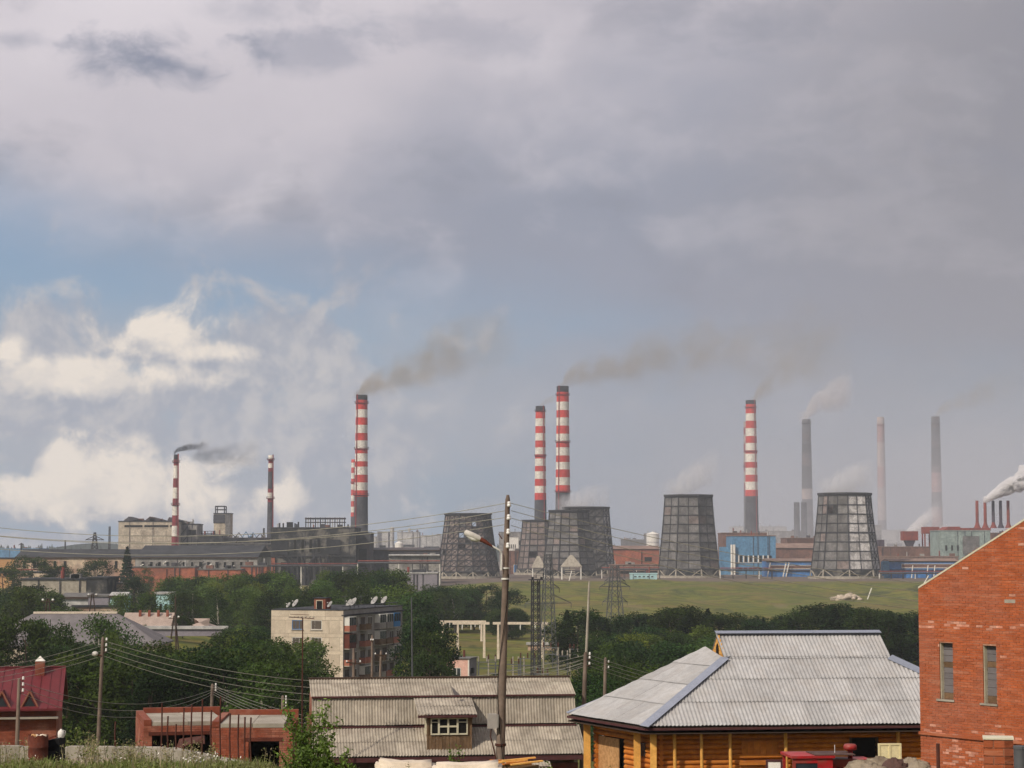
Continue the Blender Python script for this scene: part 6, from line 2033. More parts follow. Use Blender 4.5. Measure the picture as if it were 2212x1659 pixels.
for i, (u, Y) in enumerate(((1052, 350), (1070, 360), (1105, 345), (1120, 370), (1140, 350), (1190, 380), (1215, 365), (1240, 400), (1172, 330))):
    X = ray(u, 1440)[0] * Y
    zb = ground_z(X, Y)
    lab = ['switchgear frame close beside the pink hut', 'tall switchgear frame next to the pink hut', 'switchgear frame behind the lamp pole', 'switchgear frame with a low crossbar past the lamp pole', 'switchgear frame at the foot of the platform mast', 'switchgear frame before the low cream wall', 'narrow switchgear frame below the tall lattice pylon', 'switchgear frame standing towards the stub pole', 'short switchgear frame in front of the platform mast'][i]
    t = thing('switchgear_frame', lab, 'switchgear', (X, Y, zb), R(q.uniform(-25, 25)), 'substation switchgear')
    h = q.uniform(4.2, 6.5)
    w_ = q.uniform(1.6, 3)
    for x in (-w_ / 2, w_ / 2):
        MB().bar((x, 0, 0), (x, 0, h), .22).build('post', M['concrete'] if i % 2 else M['lattice'], t)
    for z in (h * .55, h * .8, h - .1):
        MB().bar((-w_ / 2 - .3, 0, z), (w_ / 2 + .3, 0, z), .14).build('crossbar', M['lattice'], t)
    for k in range(3):
        x = -w_ / 2 + w_ * k / 2
        MB().lathe([(.08, h), (.16, h + .15), (.10, h + .3), (.16, h + .45), (.10, h + .6), (.16, h + .75), (.04, h + .9)], 8, cx=x).build('insulator', M['rebar'] if i % 3 else M['concrete'], t)
for i, (u, v0, v1, Y) in enumerate(((1222, 1370, 1403, 470), (1246, 1345, 1405, 480), (1262, 1340, 1402, 480), (1290, 1350, 1400, 500))):
    pole(['short pale post by the cream wall', 'pale post with a stay by the cream wall', 'leaning pale post beside the cream wall', 'grey post past the end of the cream wall'][i], (u, v0), u + (6 if i == 2 else 0), Y, .12, .16, (), name='yard_post', mat='concrete', group='pale yard posts', cat='post')
# rubble heap on the grass bank
X = ray(1835, 1330)[0] * 960
t = thing('rubble_heap', 'pale rubble heap half way down the grass bank', 'rubble', (X, 960, ground_z(X, 960)))
for i in range(26):
    a = rnd.uniform(0, 6.28); r_ = rnd.uniform(0, 1)
    sx = rnd.uniform(.8, 2.2)
    MB().blob((r_ * 9 * math.cos(a), r_ * 4 * math.sin(a), 2.2 * (1 - r_)), (sx, sx * .8, sx * .6), 7, 5, .25, 0, i).build('boulder', M['stone'], t)
for (u, v, Y, lab) in ((1880, 1290, 1000, 'lone white stake leaning on the grass bank'), (2003, 1263, 1110, 'white stake on the crest of the grass bank'), (1232, 1253, 1195, 'white stake below the pitched hoods')):
    p = P(u, v - 22, Y)
    pole(lab, (u + 3, v - 20), u - 2, Y, .25, .3, (), name='white_stake', mat='white_paint', group='stakes on the grass bank', cat='stake')

# ================================================================== near ground: walls, rubble, junk
def concrete_wall():
    Y = 49.9
    zt = ZV(1616, Y)
    a = Vector((ray(-60, 1612)[0] * 50.4, 50.4, zt)); b = Vector((ray(352, 1616)[0] * Y, Y, zt)); c = Vector((ray(545, 1654)[0] * 45.9, 45.9, zt))
    zb = ground_z(-7, 49.5) - .5
    t = thing('concrete_foundation_wall', 'low grey concrete foundation wall bristling with rusty upright bars', 'wall', (b.x, b.y, zb))
    h = zt - zb
    L = lambda p: Vector((p.x - b.x, p.y - b.y, 0))
    for i, (p, q_) in enumerate(((a, b), (b, c))):
        d = (q_ - p); d.z = 0; d.normalize()
        nn = Vector((-d.y, d.x, 0)) * .3
        q0 = L(p) + (d * .0)
        q1 = L(q_)
        n = 4
        for k in range(n):
            s0, s1 = q0.lerp(q1, k / n), q0.lerp(q1, (k + 1) / n)
            e0 = d * .004
            hk = h + rnd.uniform(-.015, .015)
            MB().prism([s0 + e0, s1 - e0, s1 - e0 + nn, s0 + e0 + nn], (0, 0, hk)).build('block', M['concrete'], t)
    for u, vt in ((247, 1560), (346, 1519), (361, 1548), (379, 1565), (395, 1530), (412, 1523), (434.6, 1511), (455, 1535), (475, 1505), (495.6, 1542), (514, 1544), (527, 1550), (541, 1551)):
        # bar stands on the wall line below its column
        p, q_ = (a, b) if u < 352 else (b, c)
        d = q_ - p
        al = ray(u, 1620)[0]
        kk = (al * p.y - p.x) / (d.x - al * d.y)
        s = L(p) + Vector((d.x, d.y, 0)) * kk + Vector((0, .15, 0))
        ht = ZV(vt, p.y + d.y * kk) - zb
        j = rnd.uniform(-.03, .03)
        MB().tube([(s.x, s.y, h - .1), (s.x + j, s.y, (h + ht) / 2), (s.x + j * .5, s.y, ht)], .019, 6).build('steel_bar', M['rebar'], t)
concrete_wall()

def drum():
    Y = 47.2
    p = P(83, 1588, Y)
    zb = ground_z(p.x, Y) - .05
    t = thing('rusty_drum', 'dark red rusty drum with a torn rim in the weeds', 'drum', (p.x, Y, zb), R(15))
    h = p.z - zb
    mb = MB()
    n = 26
    vs_, fs = [], []
    for k in range(n):
        a = 2 * math.pi * k / n
        r_ = .225
        for z in (0, h * .33, h * .35, h * .37, h * .66, h * .68, h * .70, h + .025 * math.sin(k * 2.7) + .02 * math.sin(k * 1.3)):
            rr = r_ + (.012 if abs(z - h * .35) < 1e-4 or abs(z - h * .68) < 1e-4 else 0)
            vs_.append((rr * math.cos(a), rr * math.sin(a), z))
    for k in range(n):
        k2 = (k + 1) % n
        for j in range(7):
            fs.append((k * 8 + j, k2 * 8 + j, k2 * 8 + j + 1, k * 8 + j + 1))
    MB().add(vs_, fs, 0, True).build('shell', M['rust'], t)
    MB().lathe([(.222, h - .02), (.19, h - .05), (.0, h - .09)], 20).build('ash_fill', M['concrete_pale'], t)
    for i in range(5):
        MB().blob((rnd.uniform(-.13, .13), rnd.uniform(-.13, .1), h - .02), (.07, .06, .04), 7, 5, .25, 0, i).build('rag', M['osb'] if i % 2 else M['concrete_pale'], t)
    # the burnt stove body beside it
    p2 = P(120, 1592, 47.6)
    zb2 = ground_z(p2.x, 47.6) - .05
    h2 = p2.z - zb2
    s = thing('burnt_stove', 'black burnt sheet-iron stove beside the rusty drum', 'stove', (p2.x, 47.6, zb2), R(-10))
    MB().add([(-.2, -.2, 0), (.17, -.2, 0), (.17, .2, 0), (-.2, .2, 0), (-.17, -.17, h2 * .9), (.17, -.18, h2), (.15, .2, h2), (-.16, .18, h2 * .92)], [(0, 1, 5, 4), (1, 2, 6, 5), (2, 3, 7, 6), (3, 0, 4, 7), (4, 5, 6, 7)]).build('body', M['black_cloth'], s)
    MB().box(-.1, .08, -.225, -.2, h2 * .3, h2 * .62).build('stove_door', M['chim_soot'], s)
    MB().bar((-.32, -.05, h2 * .86), (.0, 0, h2 * 1.03), .07, .05).build('flue_bar', M['rust'], s)
    MB().tube([(.1, .05, h2 * .95), (.12, .05, h2 * 1.06)], .05, 8).build('flue', M['chim_soot'], s)
    p3 = P(126, 1592, 47.3)
    j = thing('white_jug', 'small white plastic jug standing on the burnt stove', 'jug', (p3.x, 47.58, zb2 + h2 * .98), R(20))
    MB().lathe([(.06, 0), (.075, .02), (.075, .12), (.055, .16), (.025, .18), (.025, .2), (.0, .2)], 14).build('body', M['white_cap'], j)
    MB().tube([(.05, 0, .17), (.1, 0, .15), (.09, 0, .06), (.07, 0, .04)], .012, 6).build('handle', M['white_cap'], j)
drum()

# pale blocks and slabs along the bottom
def stone_block(label, u0, u1, v, Y, dep, seed, mat='concrete_pale', name='stone_slab', group='pale slabs at the near edge'):
    a, b = P(u0, v, Y), P(u1, v, Y)
    zb = min(ground_z(a.x, Y), ground_z(b.x, Y)) - .25
    q = random.Random(seed)
    h = a.z - zb
    w_ = b.x - a.x
    bm = bmesh.new()
    bmesh.ops.create_cube(bm, size=1.0)
    bmesh.ops.scale(bm, vec=(w_, dep, h), verts=bm.verts)
    bmesh.ops.bevel(bm, geom=list(bm.edges), offset=min(.09, h * .3), segments=2, affect='EDGES')
    bmesh.ops.subdivide_edges(bm, edges=[e for e in bm.edges if e.calc_length() > .25], cuts=4, use_grid_fill=True)
    for v_ in bm.verts:
        v_.co += Vector((q.uniform(-.02, .02), q.uniform(-.02, .02), q.uniform(-.018, .018)))
        v_.co.z += h / 2 - .04 * math.sin(v_.co.x * 2.3 + seed)
    me = bpy.data.meshes.new(name)
    for f in bm.faces:
        f.smooth = True
    bm.to_mesh(me)
    bm.free()
    me.materials.append(M[mat])
    o = put(me, name, None, ((a.x + b.x) / 2, Y, zb), R(q.uniform(-4, 4)))
    return tag(o, label, 'slab', group)
stone_block('pale sloping stone slab below the dormer', 812, 940, 1641, 46.5, .9, 1)
stone_block('long pale rounded slab at the foot of the lamp pole', 934, 1084, 1646, 45.5, .8, 2)
for i, (u0, u1, v) in enumerate(((137, 176, 1641), (178, 215, 1638), (217, 247, 1640), (249, 286, 1637), (288, 340, 1640))):
    stone_block(['chipped pale block beside the burnt stove', 'second chipped pale block along the foundation wall', 'smallest chipped pale block before the foundation wall', 'rough pale block near the middle of the wall', 'longest pale block, lying by the wall corner'][i], u0, u1, v, 47.6 - .05 * i, .45, 10 + i, 'stone', 'rubble_block', 'pale blocks before the foundation wall')
# planks and a white ball near the lamp pole
for i in range(6):
    u = 1092 + i * 9
    p = P(u, 1643 + (i % 3) * 4, 58 - i * .15)
    zg = ground_z(p.x, 58)
    o = MB().bar((-.45, 0, 0), (.5, .1, .07 * (i % 2)), .12, .035).build('loose_plank', M['post' if i % 2 else 'log'], None, (p.x, p.y, p.z), R(-8 + 5 * i))
    tag(o, 'fresh orange plank of the heap beside the lamp pole', 'plank', 'loose planks by the lamp pole')
p = P(1118, 1652, 58)
t = thing('timber_trestle', 'rough timber trestle carrying the loose orange planks', 'trestle', (p.x, 58, ground_z(p.x, 58) - .05))
hh = p.z - ground_z(p.x, 58)
for x in (-.35, .35):
    for s_ in (-1, 1):
        MB().bar((x, s_ * .25, 0), (x, s_ * .05, hh), .07).build('leg', M['plank'], t)
MB().bar((-.6, 0, hh), (.6, 0, hh), .1).build('beam', M['plank'], t)

# ------------------------------------------------------------------ tractor and junk before the log house
def tractor():
    Y = 67.0
    k = Y / FPX
    X0 = ray(1713, 1640)[0] * Y
    zb = ground_z(X0, Y)
    t = thing('red_tractor', 'red tractor with a tall mushroom air intake before the log house', 'tractor', (X0, Y, zb), R(6))
    zt = ZV(1633, Y) - zb
    w_ = (1800 - 1713) * k
    # cab: corner posts, roof, lower body
    rf = MB().box(-.06, w_ + .06, -.06, 1.5, zt - .08, zt).build('cab_roof', M['tractor_red'], t)
    for (x0, x1) in ((0, .09), (w_ * .62, w_)):
        for y in (0, 1.36):
            MB().box(x0, x1, y, y + .08, 1.15, zt - .08).build('cab_pillar', M['tractor_red'], t)
    MB().box(.09, w_ * .62, .0, .08, zt - .24, zt - .08).build('cab_header', M['tractor_red'], t)
    MB().box(.09, w_ * .62, .03, .04, 1.3, zt - .24).build('side_pane', M['glass'], t)
    MB().box(0, w_, 0, 1.44, .7, 1.15).build('cab_body', M['tractor_red'], t)
    hz = ZV(1641, Y) - zb
    hd = MB().box(w_ + .01, w_ + 1.35, .3, 1.15, .75, hz - .04).build('hood', M['tractor_red'], t)
    for i in range(6):
        MB().box(w_ + .2 + i * .16, w_ + .3 + i * .16, .28, .3, .95, hz - .3).build('louvre', M['dark'], hd)
    MB().box(w_ + 1.35, w_ + 1.4, .35, 1.1, .8, hz - .1).build('grille', M['dark'], hd)
    xi = (1849 - 1713) * k
    zc = ZV(1618, Y) - zb
    ai = MB().tube([(xi, .6, hz - .1), (xi, .6, zc)], .085, 14).build('air_intake', M['tractor_red'], t)
    MB().lathe([(.10, zc - .12), (.2, zc - .10), (.22, zc - .02), (.215, zc + .04), (.17, zc + .085), (.0, zc + .1)], 20, cx=xi, cy=.6).build('mushroom_cap', M['tractor_red'], ai)
    xe = (1800 - 1713) * k + .2
    MB().tube([(xe, .5, hz - .06), (xe, .5, ZV(1613, Y) - zb)], .012, 6).build('aerial', M['porcelain'], t)
    MB().box(w_ * .55, w_ + .75, -.02, 1.2, zt + .003, zt + .035).build('tin_cover', M['canvas_dark'], t)
    for (x, y, r_) in ((.35, -.25, .72), (.35, 1.45, .72), (w_ + 1.0, .0, .42), (w_ + 1.0, 1.2, .42)):
        whl = MB()
        wo = whl.tube([(x, y, r_), (x, y + .3, r_)], r_, 22).build('wheel', M['dark'], t)
        MB().tube([(x, y - .01, r_), (x, y + .31, r_)], r_ * .5, 16).build('rim', M['tractor_red'], wo)
    MB().bar((w_ * .5, .7, .62), (w_ + 1.2, .7, .62), .3).build('chassis', M['chim_soot'], t)
tractor()
def leaning(name, label, cat, u0, u1, v0, Y, hgt, frame, pane, rotz=0, panels=2):
    a, b = P(u0, v0, Y), P(u1, v0, Y)
    zb = a.z - hgt
    zg = ground_z(a.x, Y)
    t = thing(name, label, cat, (a.x, Y, zg), rotz)
    w_ = b.x - a.x
    h0, h1 = zb - zg, a.z - zg
    f = MB()
    e = .06
    f.box(0, e, 0, .05, h0, h1).box(w_ - e, w_, 0, .05, h0, h1).box(e, w_ - e, 0, .05, h1 - e, h1).box(e, w_ - e, 0, .05, h0, h0 + e)
    for i in range(1, panels):
        f.box(w_ * i / panels - e / 2, w_ * i / panels + e / 2, 0, .05, h0 + e, h1 - e)
    f.build('frame', M[frame], t)
    for i in range(panels):
        MB().box(w_ * i / panels + e * .5, w_ * (i + 1) / panels - e * .5, .02, .035, h0 + e * .9, h1 - e * .9).build('panel', M[pane], t)
    if h0 > .05:
        for x in (.05, w_ - .05):
            MB().bar((x, .08, 0), (x, .08, h0 + .1), .06).build('prop', M['plank'], t)
    return t
leaning('cupboard_door', 'cream two-panel cupboard door leaning by the dark window', 'door', 1897, 1948, 1606, 64, .58, 'cream', 'cream', R(4))
leaning('window_sash', 'dark framed window sash with a white pane before the log house', 'window sash', 1654, 1690, 1641, 62, .6, 'fascia', 'white_cap', R(-6), 1)
# heap of old canvas sacks
sk = [(1862, 1646, 59.5, .5, .28, 'canvas'), (1900, 1639, 60, .55, .33, 'canvas'), (1935, 1643, 59.2, .42, .36, 'canvas_dark'), (1968, 1640, 60.2, .5, .28, 'canvas'), (1985, 1648, 58.6, .55, .26, 'canvas'), (1885, 1653, 58.2, .6, .22, 'canvas')]
labs = ['flat grey canvas bundle at the tractor end of the heap', 'crumpled peaked canvas bundle in the heap', 'dark brown canvas bundle in the middle of the heap', 'grey canvas bundle under the cupboard door', 'long canvas roll against the brick house', 'low folded canvas at the front of the heap']
for i, (u, v, Y, rx, rz, mt) in enumerate(sk):
    p = P(u, v, Y)
    o = MB().blob((0, 0, 0), (rx, .4, rz), 24, 14, .2, 0, i + 3).build('canvas_bundle', M[mt], None, (p.x, Y, p.z - rz * .9), R(20 * i))
    tag(o, labs[i], 'canvas bundle', 'canvas heap')
p = P(1925, 1655, 60)
zg = ground_z(p.x, 60.5)
o = MB().blob((0, 0, 0), (1.9, 1.2, max(.4, p.z - zg)), 22, 12, .08, 0, 77).build('dirt_mound', M['canvas_dark'], None, (p.x - .3, 60.6, zg - .05))
tag(o, 'brown earth mound under the canvas heap', 'mound')

# ================================================================== vegetation
rng = np.random.default_rng(5)

def leaf_mesh(name, cen, size, val, mat, flat=0.3, asp=0.62, nbias=None):
    """one small rhombic leaf (four corners) per point"""
    n = len(cen)
    nr = rng.normal(size=(n, 3))
    if nbias is not None:
        nr += nbias
    nr[:, 2] += flat
    nr /= np.linalg.norm(nr, axis=1)[:, None] + 1e-9
    t = rng.normal(size=(n, 3))
    t -= nr * (t * nr).sum(1)[:, None]
    t /= np.linalg.norm(t, axis=1)[:, None] + 1e-9
    b = np.cross(nr, t)
    s = size[:, None] if hasattr(size, '__len__') else size
    vs_ = np.stack([cen + t * s * .5, cen + b * s * .5 * asp, cen - t * s * .5, cen - b * s * .5 * asp], 1).reshape(-1, 3)
    me = bpy.data.meshes.new(name)
    me.vertices.add(4 * n)
    me.vertices.foreach_set('co', vs_.astype(np.float32).ravel())
    me.loops.add(4 * n)
    me.loops.foreach_set('vertex_index', np.arange(4 * n, dtype=np.int32))
    me.polygons.add(n)
    me.polygons.foreach_set('loop_start', np.arange(0, 4 * n, 4, dtype=np.int32))
    me.polygons.foreach_set('loop_total', np.full(n, 4, np.int32))
    at = me.attributes.new('var', 'FLOAT', 'FACE')
    at.data.foreach_set('value', val.astype(np.float32))
    me.materials.append(mat)
    me.update(calc_edges=True)
    me.validate()
    return me

def make_broadleaf(seed, H, rw, z0, ncl, per, leaf, mat, bark, top_taper=0.0, lean=0.0):
    q = np.random.default_rng(seed)
    cz, rz = (z0 + 1) / 2 * H, (1 - z0) / 2 * H
    cl = []
    while len(cl) < ncl:
        p = q.uniform(-1, 1, 3)
        r_ = np.linalg.norm(p)
        if r_ > 1 or r_ < .35:
            continue
        p *= (r_ ** .45) / r_
        w_ = rw * H * (1 - top_taper * max(0, p[2])) * (1 + .25 * math.sin(3 * math.atan2(p[1], p[0]) + seed))
        cl.append((p[0] * w_ + lean * H * (p[2] + 1) * .1, p[1] * w_, cz + p[2] * rz))
    cl = np.array(cl)
    rad = q.uniform(.075, .135, ncl) * H
    cen, val, nb = [], [], []
    mid = np.array([0, 0, cz])
    for c, r_ in zip(cl, rad):
        k = int(per * q.uniform(.7, 1.3))
        g = q.normal(size=(k, 3))
        g /= np.linalg.norm(g, axis=1)[:, None]
        g *= (q.uniform(.25, 1.0, k) ** .5)[:, None]
        pp = c + g * r_ * np.array([1.15, 1.15, .8])
        cen.append(pp)
        val.append(np.clip(q.uniform(.15, .85) + q.normal(size=k) * .14, 0, 1))
        nb.append(g * .9)
    cen, val, nb = np.concatenate(cen), np.concatenate(val), np.concatenate(nb)
    global rng
    rng = q
    crown = leaf_mesh('crown', cen, leaf * q.uniform(.7, 1.3, len(cen)), val, M[mat], .35, .7, nb)
    tr = MB()
    pts = [(0, 0, 0), (.01 * H, .005 * H, .25 * H), (lean * .1 * H, 0, .55 * H), (lean * .15 * H, .01 * H, .86 * H)]
    tr.tube(pts, [.019 * H, .015 * H, .010 * H, .003 * H], 8)
    for i in range(9):
        c = cl[q.integers(ncl)]
        zb_ = min(.75 * H, max(.18 * H, c[2] * q.uniform(.5, .8)))
        st = (0, 0, zb_)
        md = (c[0] * .5, c[1] * .5, (zb_ + c[2]) / 2 - .02 * H)
        tr.tube([st, md, tuple(c)], [.008 * H, .005 * H, .002 * H], 5)
    return tr.mesh('trunk', M[bark]), crown

def make_conifer(seed, H, rw, n, mat='needle'):
    q = np.random.default_rng(seed)
    z = q.uniform(0, 1, n) ** .75
    whorl = np.round(z * 16) / 16 + q.normal(size=n) * .012
    r_ = rw * H * (1 - whorl) ** .85 * q.uniform(.25, 1, n) ** .5
    a = q.uniform(0, 2 * math.pi, n)
    r_ *= 1 + .22 * np.sin(a * 5 + whorl * 40)
    zz = (.08 + .92 * whorl) * H - r_ * .35
    cen = np.stack([r_ * np.cos(a), r_ * np.sin(a), zz], 1)
    global rng
    rng = q
    crown = leaf_mesh('crown', cen, H * .06 * q.uniform(.6, 1.2, n), np.clip(.5 + q.normal(size=n) * .2, 0, 1), M[mat], .8, .4)
    tr = MB().tube([(0, 0, 0), (0, 0, H * .5), (0, 0, H * .98)], [.016 * H, .010 * H, .001 * H], 8)
    return tr.mesh('trunk', M['bark']), crown

TREES = {
    'round1': make_broadleaf(1, 12, .30, .14, 54, 116, 0.33, 'leaf_mid', 'bark'),
    'round2': make_broadleaf(2, 12, .34, .10, 56, 113, 0.33, 'leaf_dark', 'bark', lean=.3),
    'round3': make_broadleaf(3, 12, .27, .12, 52, 116, 0.33, 'leaf_light', 'bark', .3),
    'tall1': make_broadleaf(4, 12, .20, .10, 54, 116, 0.29, 'leaf_mid', 'bark', .45),
    'tall2': make_broadleaf(5, 12, .22, .12, 54, 113, 0.29, 'leaf_dark', 'bark', .4, .3),
    'birch1': make_broadleaf(6, 12, .21, .26, 50, 98, 0.28, 'leaf_light', 'birch_bark', .3),
    'birch2': make_broadleaf(7, 12, .24, .22, 48, 100, 0.28, 'leaf_mid', 'birch_bark', .35, -.3),
    'spruce1': make_conifer(8, 12, .20, 2300),
    'spruce2': make_conifer(9, 12, .16, 2000),
    'bush': make_broadleaf(10, 12, .55, .02, 50, 113, 0.43, 'leaf_dark', 'bark'),
}
KIND_NAME = {'r': 'broadleaf_tree', 't': 'poplar_tree', 'b': 'birch_tree', 's': 'spruce_tree'}

def tree(kind, X, Y, H, label, group, wide=1.0, sink=.15):
    name = 'bush' if kind == 'bush' else KIND_NAME[kind[0]]
    t = thing(name, label, 'bush' if kind == 'bush' else 'tree', (X, Y, ground_z(X, Y) - sink), rnd.uniform(0, 6.28), group)
    s = H / 12.0
    tr, cr = TREES[kind]
    put(tr, 'trunk', t, (0, 0, 0), 0, (s * wide, s * wide, s))
    put(cr, 'crown', t, (0, 0, 0), 0, (s * wide, s * wide, s))
    return t

def tree_uv(kind, u, vtop, Y, label, group, wide=1.0):
    p = P(u, vtop, Y)
    return tree(kind, p.x, Y, (p.z - ground_z(p.x, Y)) / .98, label, group, wide)

def wood(n, u0, u1, Y0, Y1, vt, kinds, label, group, seed, wide=1.15, gap=2.2, jit=8, avoid=()):
    """n trees between columns u0..u1 and depths Y0..Y1, tops near row vt(u, Y)"""
    q = random.Random(seed)
    done, tries = [], 0
    while len(done) < n and tries < 6000:
        tries += 1
        u, Y = q.uniform(u0, u1), q.uniform(Y0, Y1)
        X = ray(u, 1350)[0] * Y
        if any((X - a) ** 2 + (Y - b) ** 2 < gap * gap for a, b in done):
            continue
        if any(a0 < u < a1 and b0 < Y < b1 for a0, a1, b0, b1 in avoid):
            continue
        v = vt(u, Y) + q.uniform(-jit, jit)
        H = (ZV(v, Y) - ground_z(X, Y)) / .97
        if H < 2.5:
            continue
        kd = q.choice(kinds)
        word = {'r': 'round-crowned tree', 't': 'narrow-crowned tree', 'b': 'pale-stemmed birch', 's': 'pointed spruce'}[kd[0]]
        tree(kd, X, Y, H, label.replace('tree', word, 1), group, wide * q.uniform(.85, 1.2))
        done.append((X, Y))

mixk = ['round1', 'round2', 'round3', 'tall1', 'tall2', 'birch2']
darkk = ['round2', 'tall2', 'round2', 'round1', 'tall1', 'birch2']
# wood behind the log house, conifers along its back
wood(58, 1215, 2060, 420, 475, lambda u, Y: 1328 + 10 * math.sin(u * .02) - 8 * sstep(1600, 1950, u), ['spruce1', 'spruce2', 'tall2', 'round2'], 'dark tree in the back row of the wood below the grass bank', 'back row of the wood below the bank', 31, 1.6, 1.8, 7)
wood(36, 1300, 1600, 290, 420, lambda u, Y: 1352 + (445 - Y) * .36, ['round1', 'tall1', 'round2', 'tall2', 'birch2', 'round3'], 'bushy tree in the wood behind the log house roof', 'wood behind the log house', 32, 1.6, 3.0, 8)
wood(20, 1262, 1560, 160, 270, lambda u, Y: 1418 + (270 - Y) * .62, ['round2', 'tall2', 'round1', 'birch2'], 'tree on the slope between the wires and the log house', 'trees below the log house roof', 33, 1.3, 3.2, 8)
# poplars behind the panel block
wood(30, 262, 600, 480, 690, lambda u, Y: 1251 + (690 - Y) * .2 - 14 * sstep(480, 600, u), mixk, 'tall green tree in the poplar belt before the brick garages', 'poplar belt before the orange garages', 34, 1.25, 5.0, 8, avoid=((262, 300, 560, 700), (325, 372, 480, 585)))
wood(14, 285, 600, 650, 700, lambda u, Y: 1249 - 6 * sstep(450, 600, u), mixk, 'green tree in the back row of the poplar belt', 'back row of the poplar belt', 44, 1.35, 4.0, 4)
wood(30, 600, 880, 450, 640, lambda u, Y: 1240 - 14 * sstep(690, 760, u) + 22 * sstep(845, 885, u) + (640 - Y) * .28, mixk, 'tall dark tree in the belt behind the panel block', 'tree belt behind the panel block', 35, 1.2, 5.0, 8)
wood(16, 922, 1094, 575, 690, lambda u, Y: 1266 + (690 - Y) * .12, darkk, 'dark tree in the clump behind the substation portals', 'clump behind the substation', 36, 1.3, 4.5, 8)
wood(7, 1035, 1140, 560, 640, lambda u, Y: 1322, ['round2', 'round1'], 'low dark tree at the foot of the grass bank', 'low trees at the foot of the bank', 37, 1.6, 4, 6)
# yard trees far left
wood(13, -20, 130, 470, 590, lambda u, Y: 1288 + 16 * math.sin(u * .1), darkk, 'dark tree in the yard before the dark roofed sheds', 'yard trees by the sheds', 38, 1.3, 4.0, 8)
wood(12, 130, 265, 440, 520, lambda u, Y: 1322, ['birch1', 'birch2', 'round1', 'tall1'], 'low leafy tree before the long cream wall', 'trees before the cream wall', 39, 1.2, 4.0, 7)
for (k, u, v, Y, lab, wd) in (('round2', 75, 1205, 900, 'broad dark tree in front of the long worn shed', 1.5), ('round2', 125, 1222, 905, 'smaller dark tree joined to the broad one before the worn shed', 1.1), ('round2', 202, 1211, 890, 'rounded dark tree before the middle of the worn shed', 1.35),
                              ('spruce2', 275, 1184, 890, 'single spruce standing before the join of the two long sheds', 1.3), ('round2', 10, 1226, 800, 'dark tree at the edge of the yard by the tan annex', 1.4), ('round1', 313, 1228, 960, 'small tree against the orange brick garage', 1.0)):
    tree_uv(k, u, v, Y, lab, 'trees before the long sheds', wd)
# trees in front of the grey slate roof
for (k, u, v, Y, lab, wd) in (('tall2', 2, 1342, 278, 'dark tree at the eaves of the grey slate roof', 1.1), ('round2', 62, 1340, 276, 'dense dark tree rising before the grey slate roof', .8), ('tall1', 85, 1348, 280, 'slim tree beside the dense one before the slate roof', .8), ('birch2', 128, 1356, 276, 'thin birch before the middle of the slate roof', .8),
                              ('birch2', 150, 1362, 272, 'birch with the lighter crown before the slate roof', 1.0), ('birch1', 215, 1337, 274, 'tall birch rising over the slate roof edge', .9), ('round1', 262, 1348, 282, 'leafy tree at the hip of the slate roof', .75), ('birch1', 238, 1372, 268, 'lower birch beside the tall one', .8), ('round2', 395, 1330, 410, 'round tree before the tan roof', 1.2), ('round1', 312, 1348, 415, 'small round tree in front of the chimneyed house', .9)):
    tree_uv(k, u, v, Y, lab, 'trees before the slate roof', wd)
# dark wood behind the garages
wood(52, 105, 600, 175, 262, lambda u, Y: 1398 + (262 - Y) * .5 - 8 * sstep(380, 560, u), ['round2', 'tall2', 'birch2', 'round1', 'birch1', 'tall2', 'round2'], 'dark tree in the wood behind the brick garages', 'dark wood behind the garages', 40, 1.25, 3.4, 9)
wood(8, 590, 696, 268, 296, lambda u, Y: 1402 + 14 * math.sin(u * .12), ['birch2', 'round1', 'birch1'], 'tree against the pale end wall of the panel block', 'trees at the panel block end wall', 41, 1.1, 2.2, 6)
wood(12, 480, 590, 320, 400, lambda u, Y: 1352 + (400 - Y) * .3, mixk, 'tree on the grass slope beside the panel block', 'trees beside the panel block', 42, 1.2, 4.0, 7)
for (k, u, v, Y, lab, wd) in (('round2', 921, 1338, 292, 'big dark tree at the shaded end of the panel block', .8), ('round2', 936, 1366, 285, 'broad dark tree beside the pink transformer hut', .75), ('round1', 890, 1392, 300, 'leafy tree at the foot of the blue balcony', .8), ('tall1', 905, 1286, 430, 'tall pale green tree behind the panel block corner', 1.4), ('round2', 930, 1415, 270, 'low dark tree over the gambrel ridge', 1.0)):
    tree_uv(k, u, v, Y, lab, 'trees at the panel block corner', wd)
for i in range(7):
    u = 140 + 16 * i + rnd.uniform(-5, 5)
    X = ray(u, 1600)[0] * (112 + i)
    tree('bush', X, 112 + i, rnd.uniform(2.0, 3.4), 'low bush behind the foundation wall beside the open garage', 'bushes beside the open garage', .9)
for (u, Y, H) in ((1080, 370, 3), (1265, 330, 4), (1235, 300, 5), (1250, 350, 3.2), (960, 340, 4.5)):
    X = ray(u, 1450)[0] * Y
    tree('bush', X, Y, H, 'low bush in the grass of the substation yard', 'bushes in the substation yard', 1.0)

# distant forest on the ridge, beyond counting
def far_forest():
    q = np.random.default_rng(3)
    mb = MB()
    for i in range(700):
        u = q.uniform(-250, 1500)
        Y = q.uniform(3330, 3480)
        X = (u - CU) / FPX * Y
        h = q.uniform(9, 17)
        z = EYE - 18.5 + 10 + q.uniform(-2, 7)
        r_ = q.uniform(2.5, 4.5)
        mb.lathe([(r_ * .8, z), (r_, z + h * .2), (r_ * .45, z + h * .65), (.1, z + h)], 6, cx=X, cy=Y)
    o = mb.build('forest', M['leaf_dark'])
    tag(o, 'distant dark forest along the skyline ridge', 'forest', kind='stuff')
far_forest()

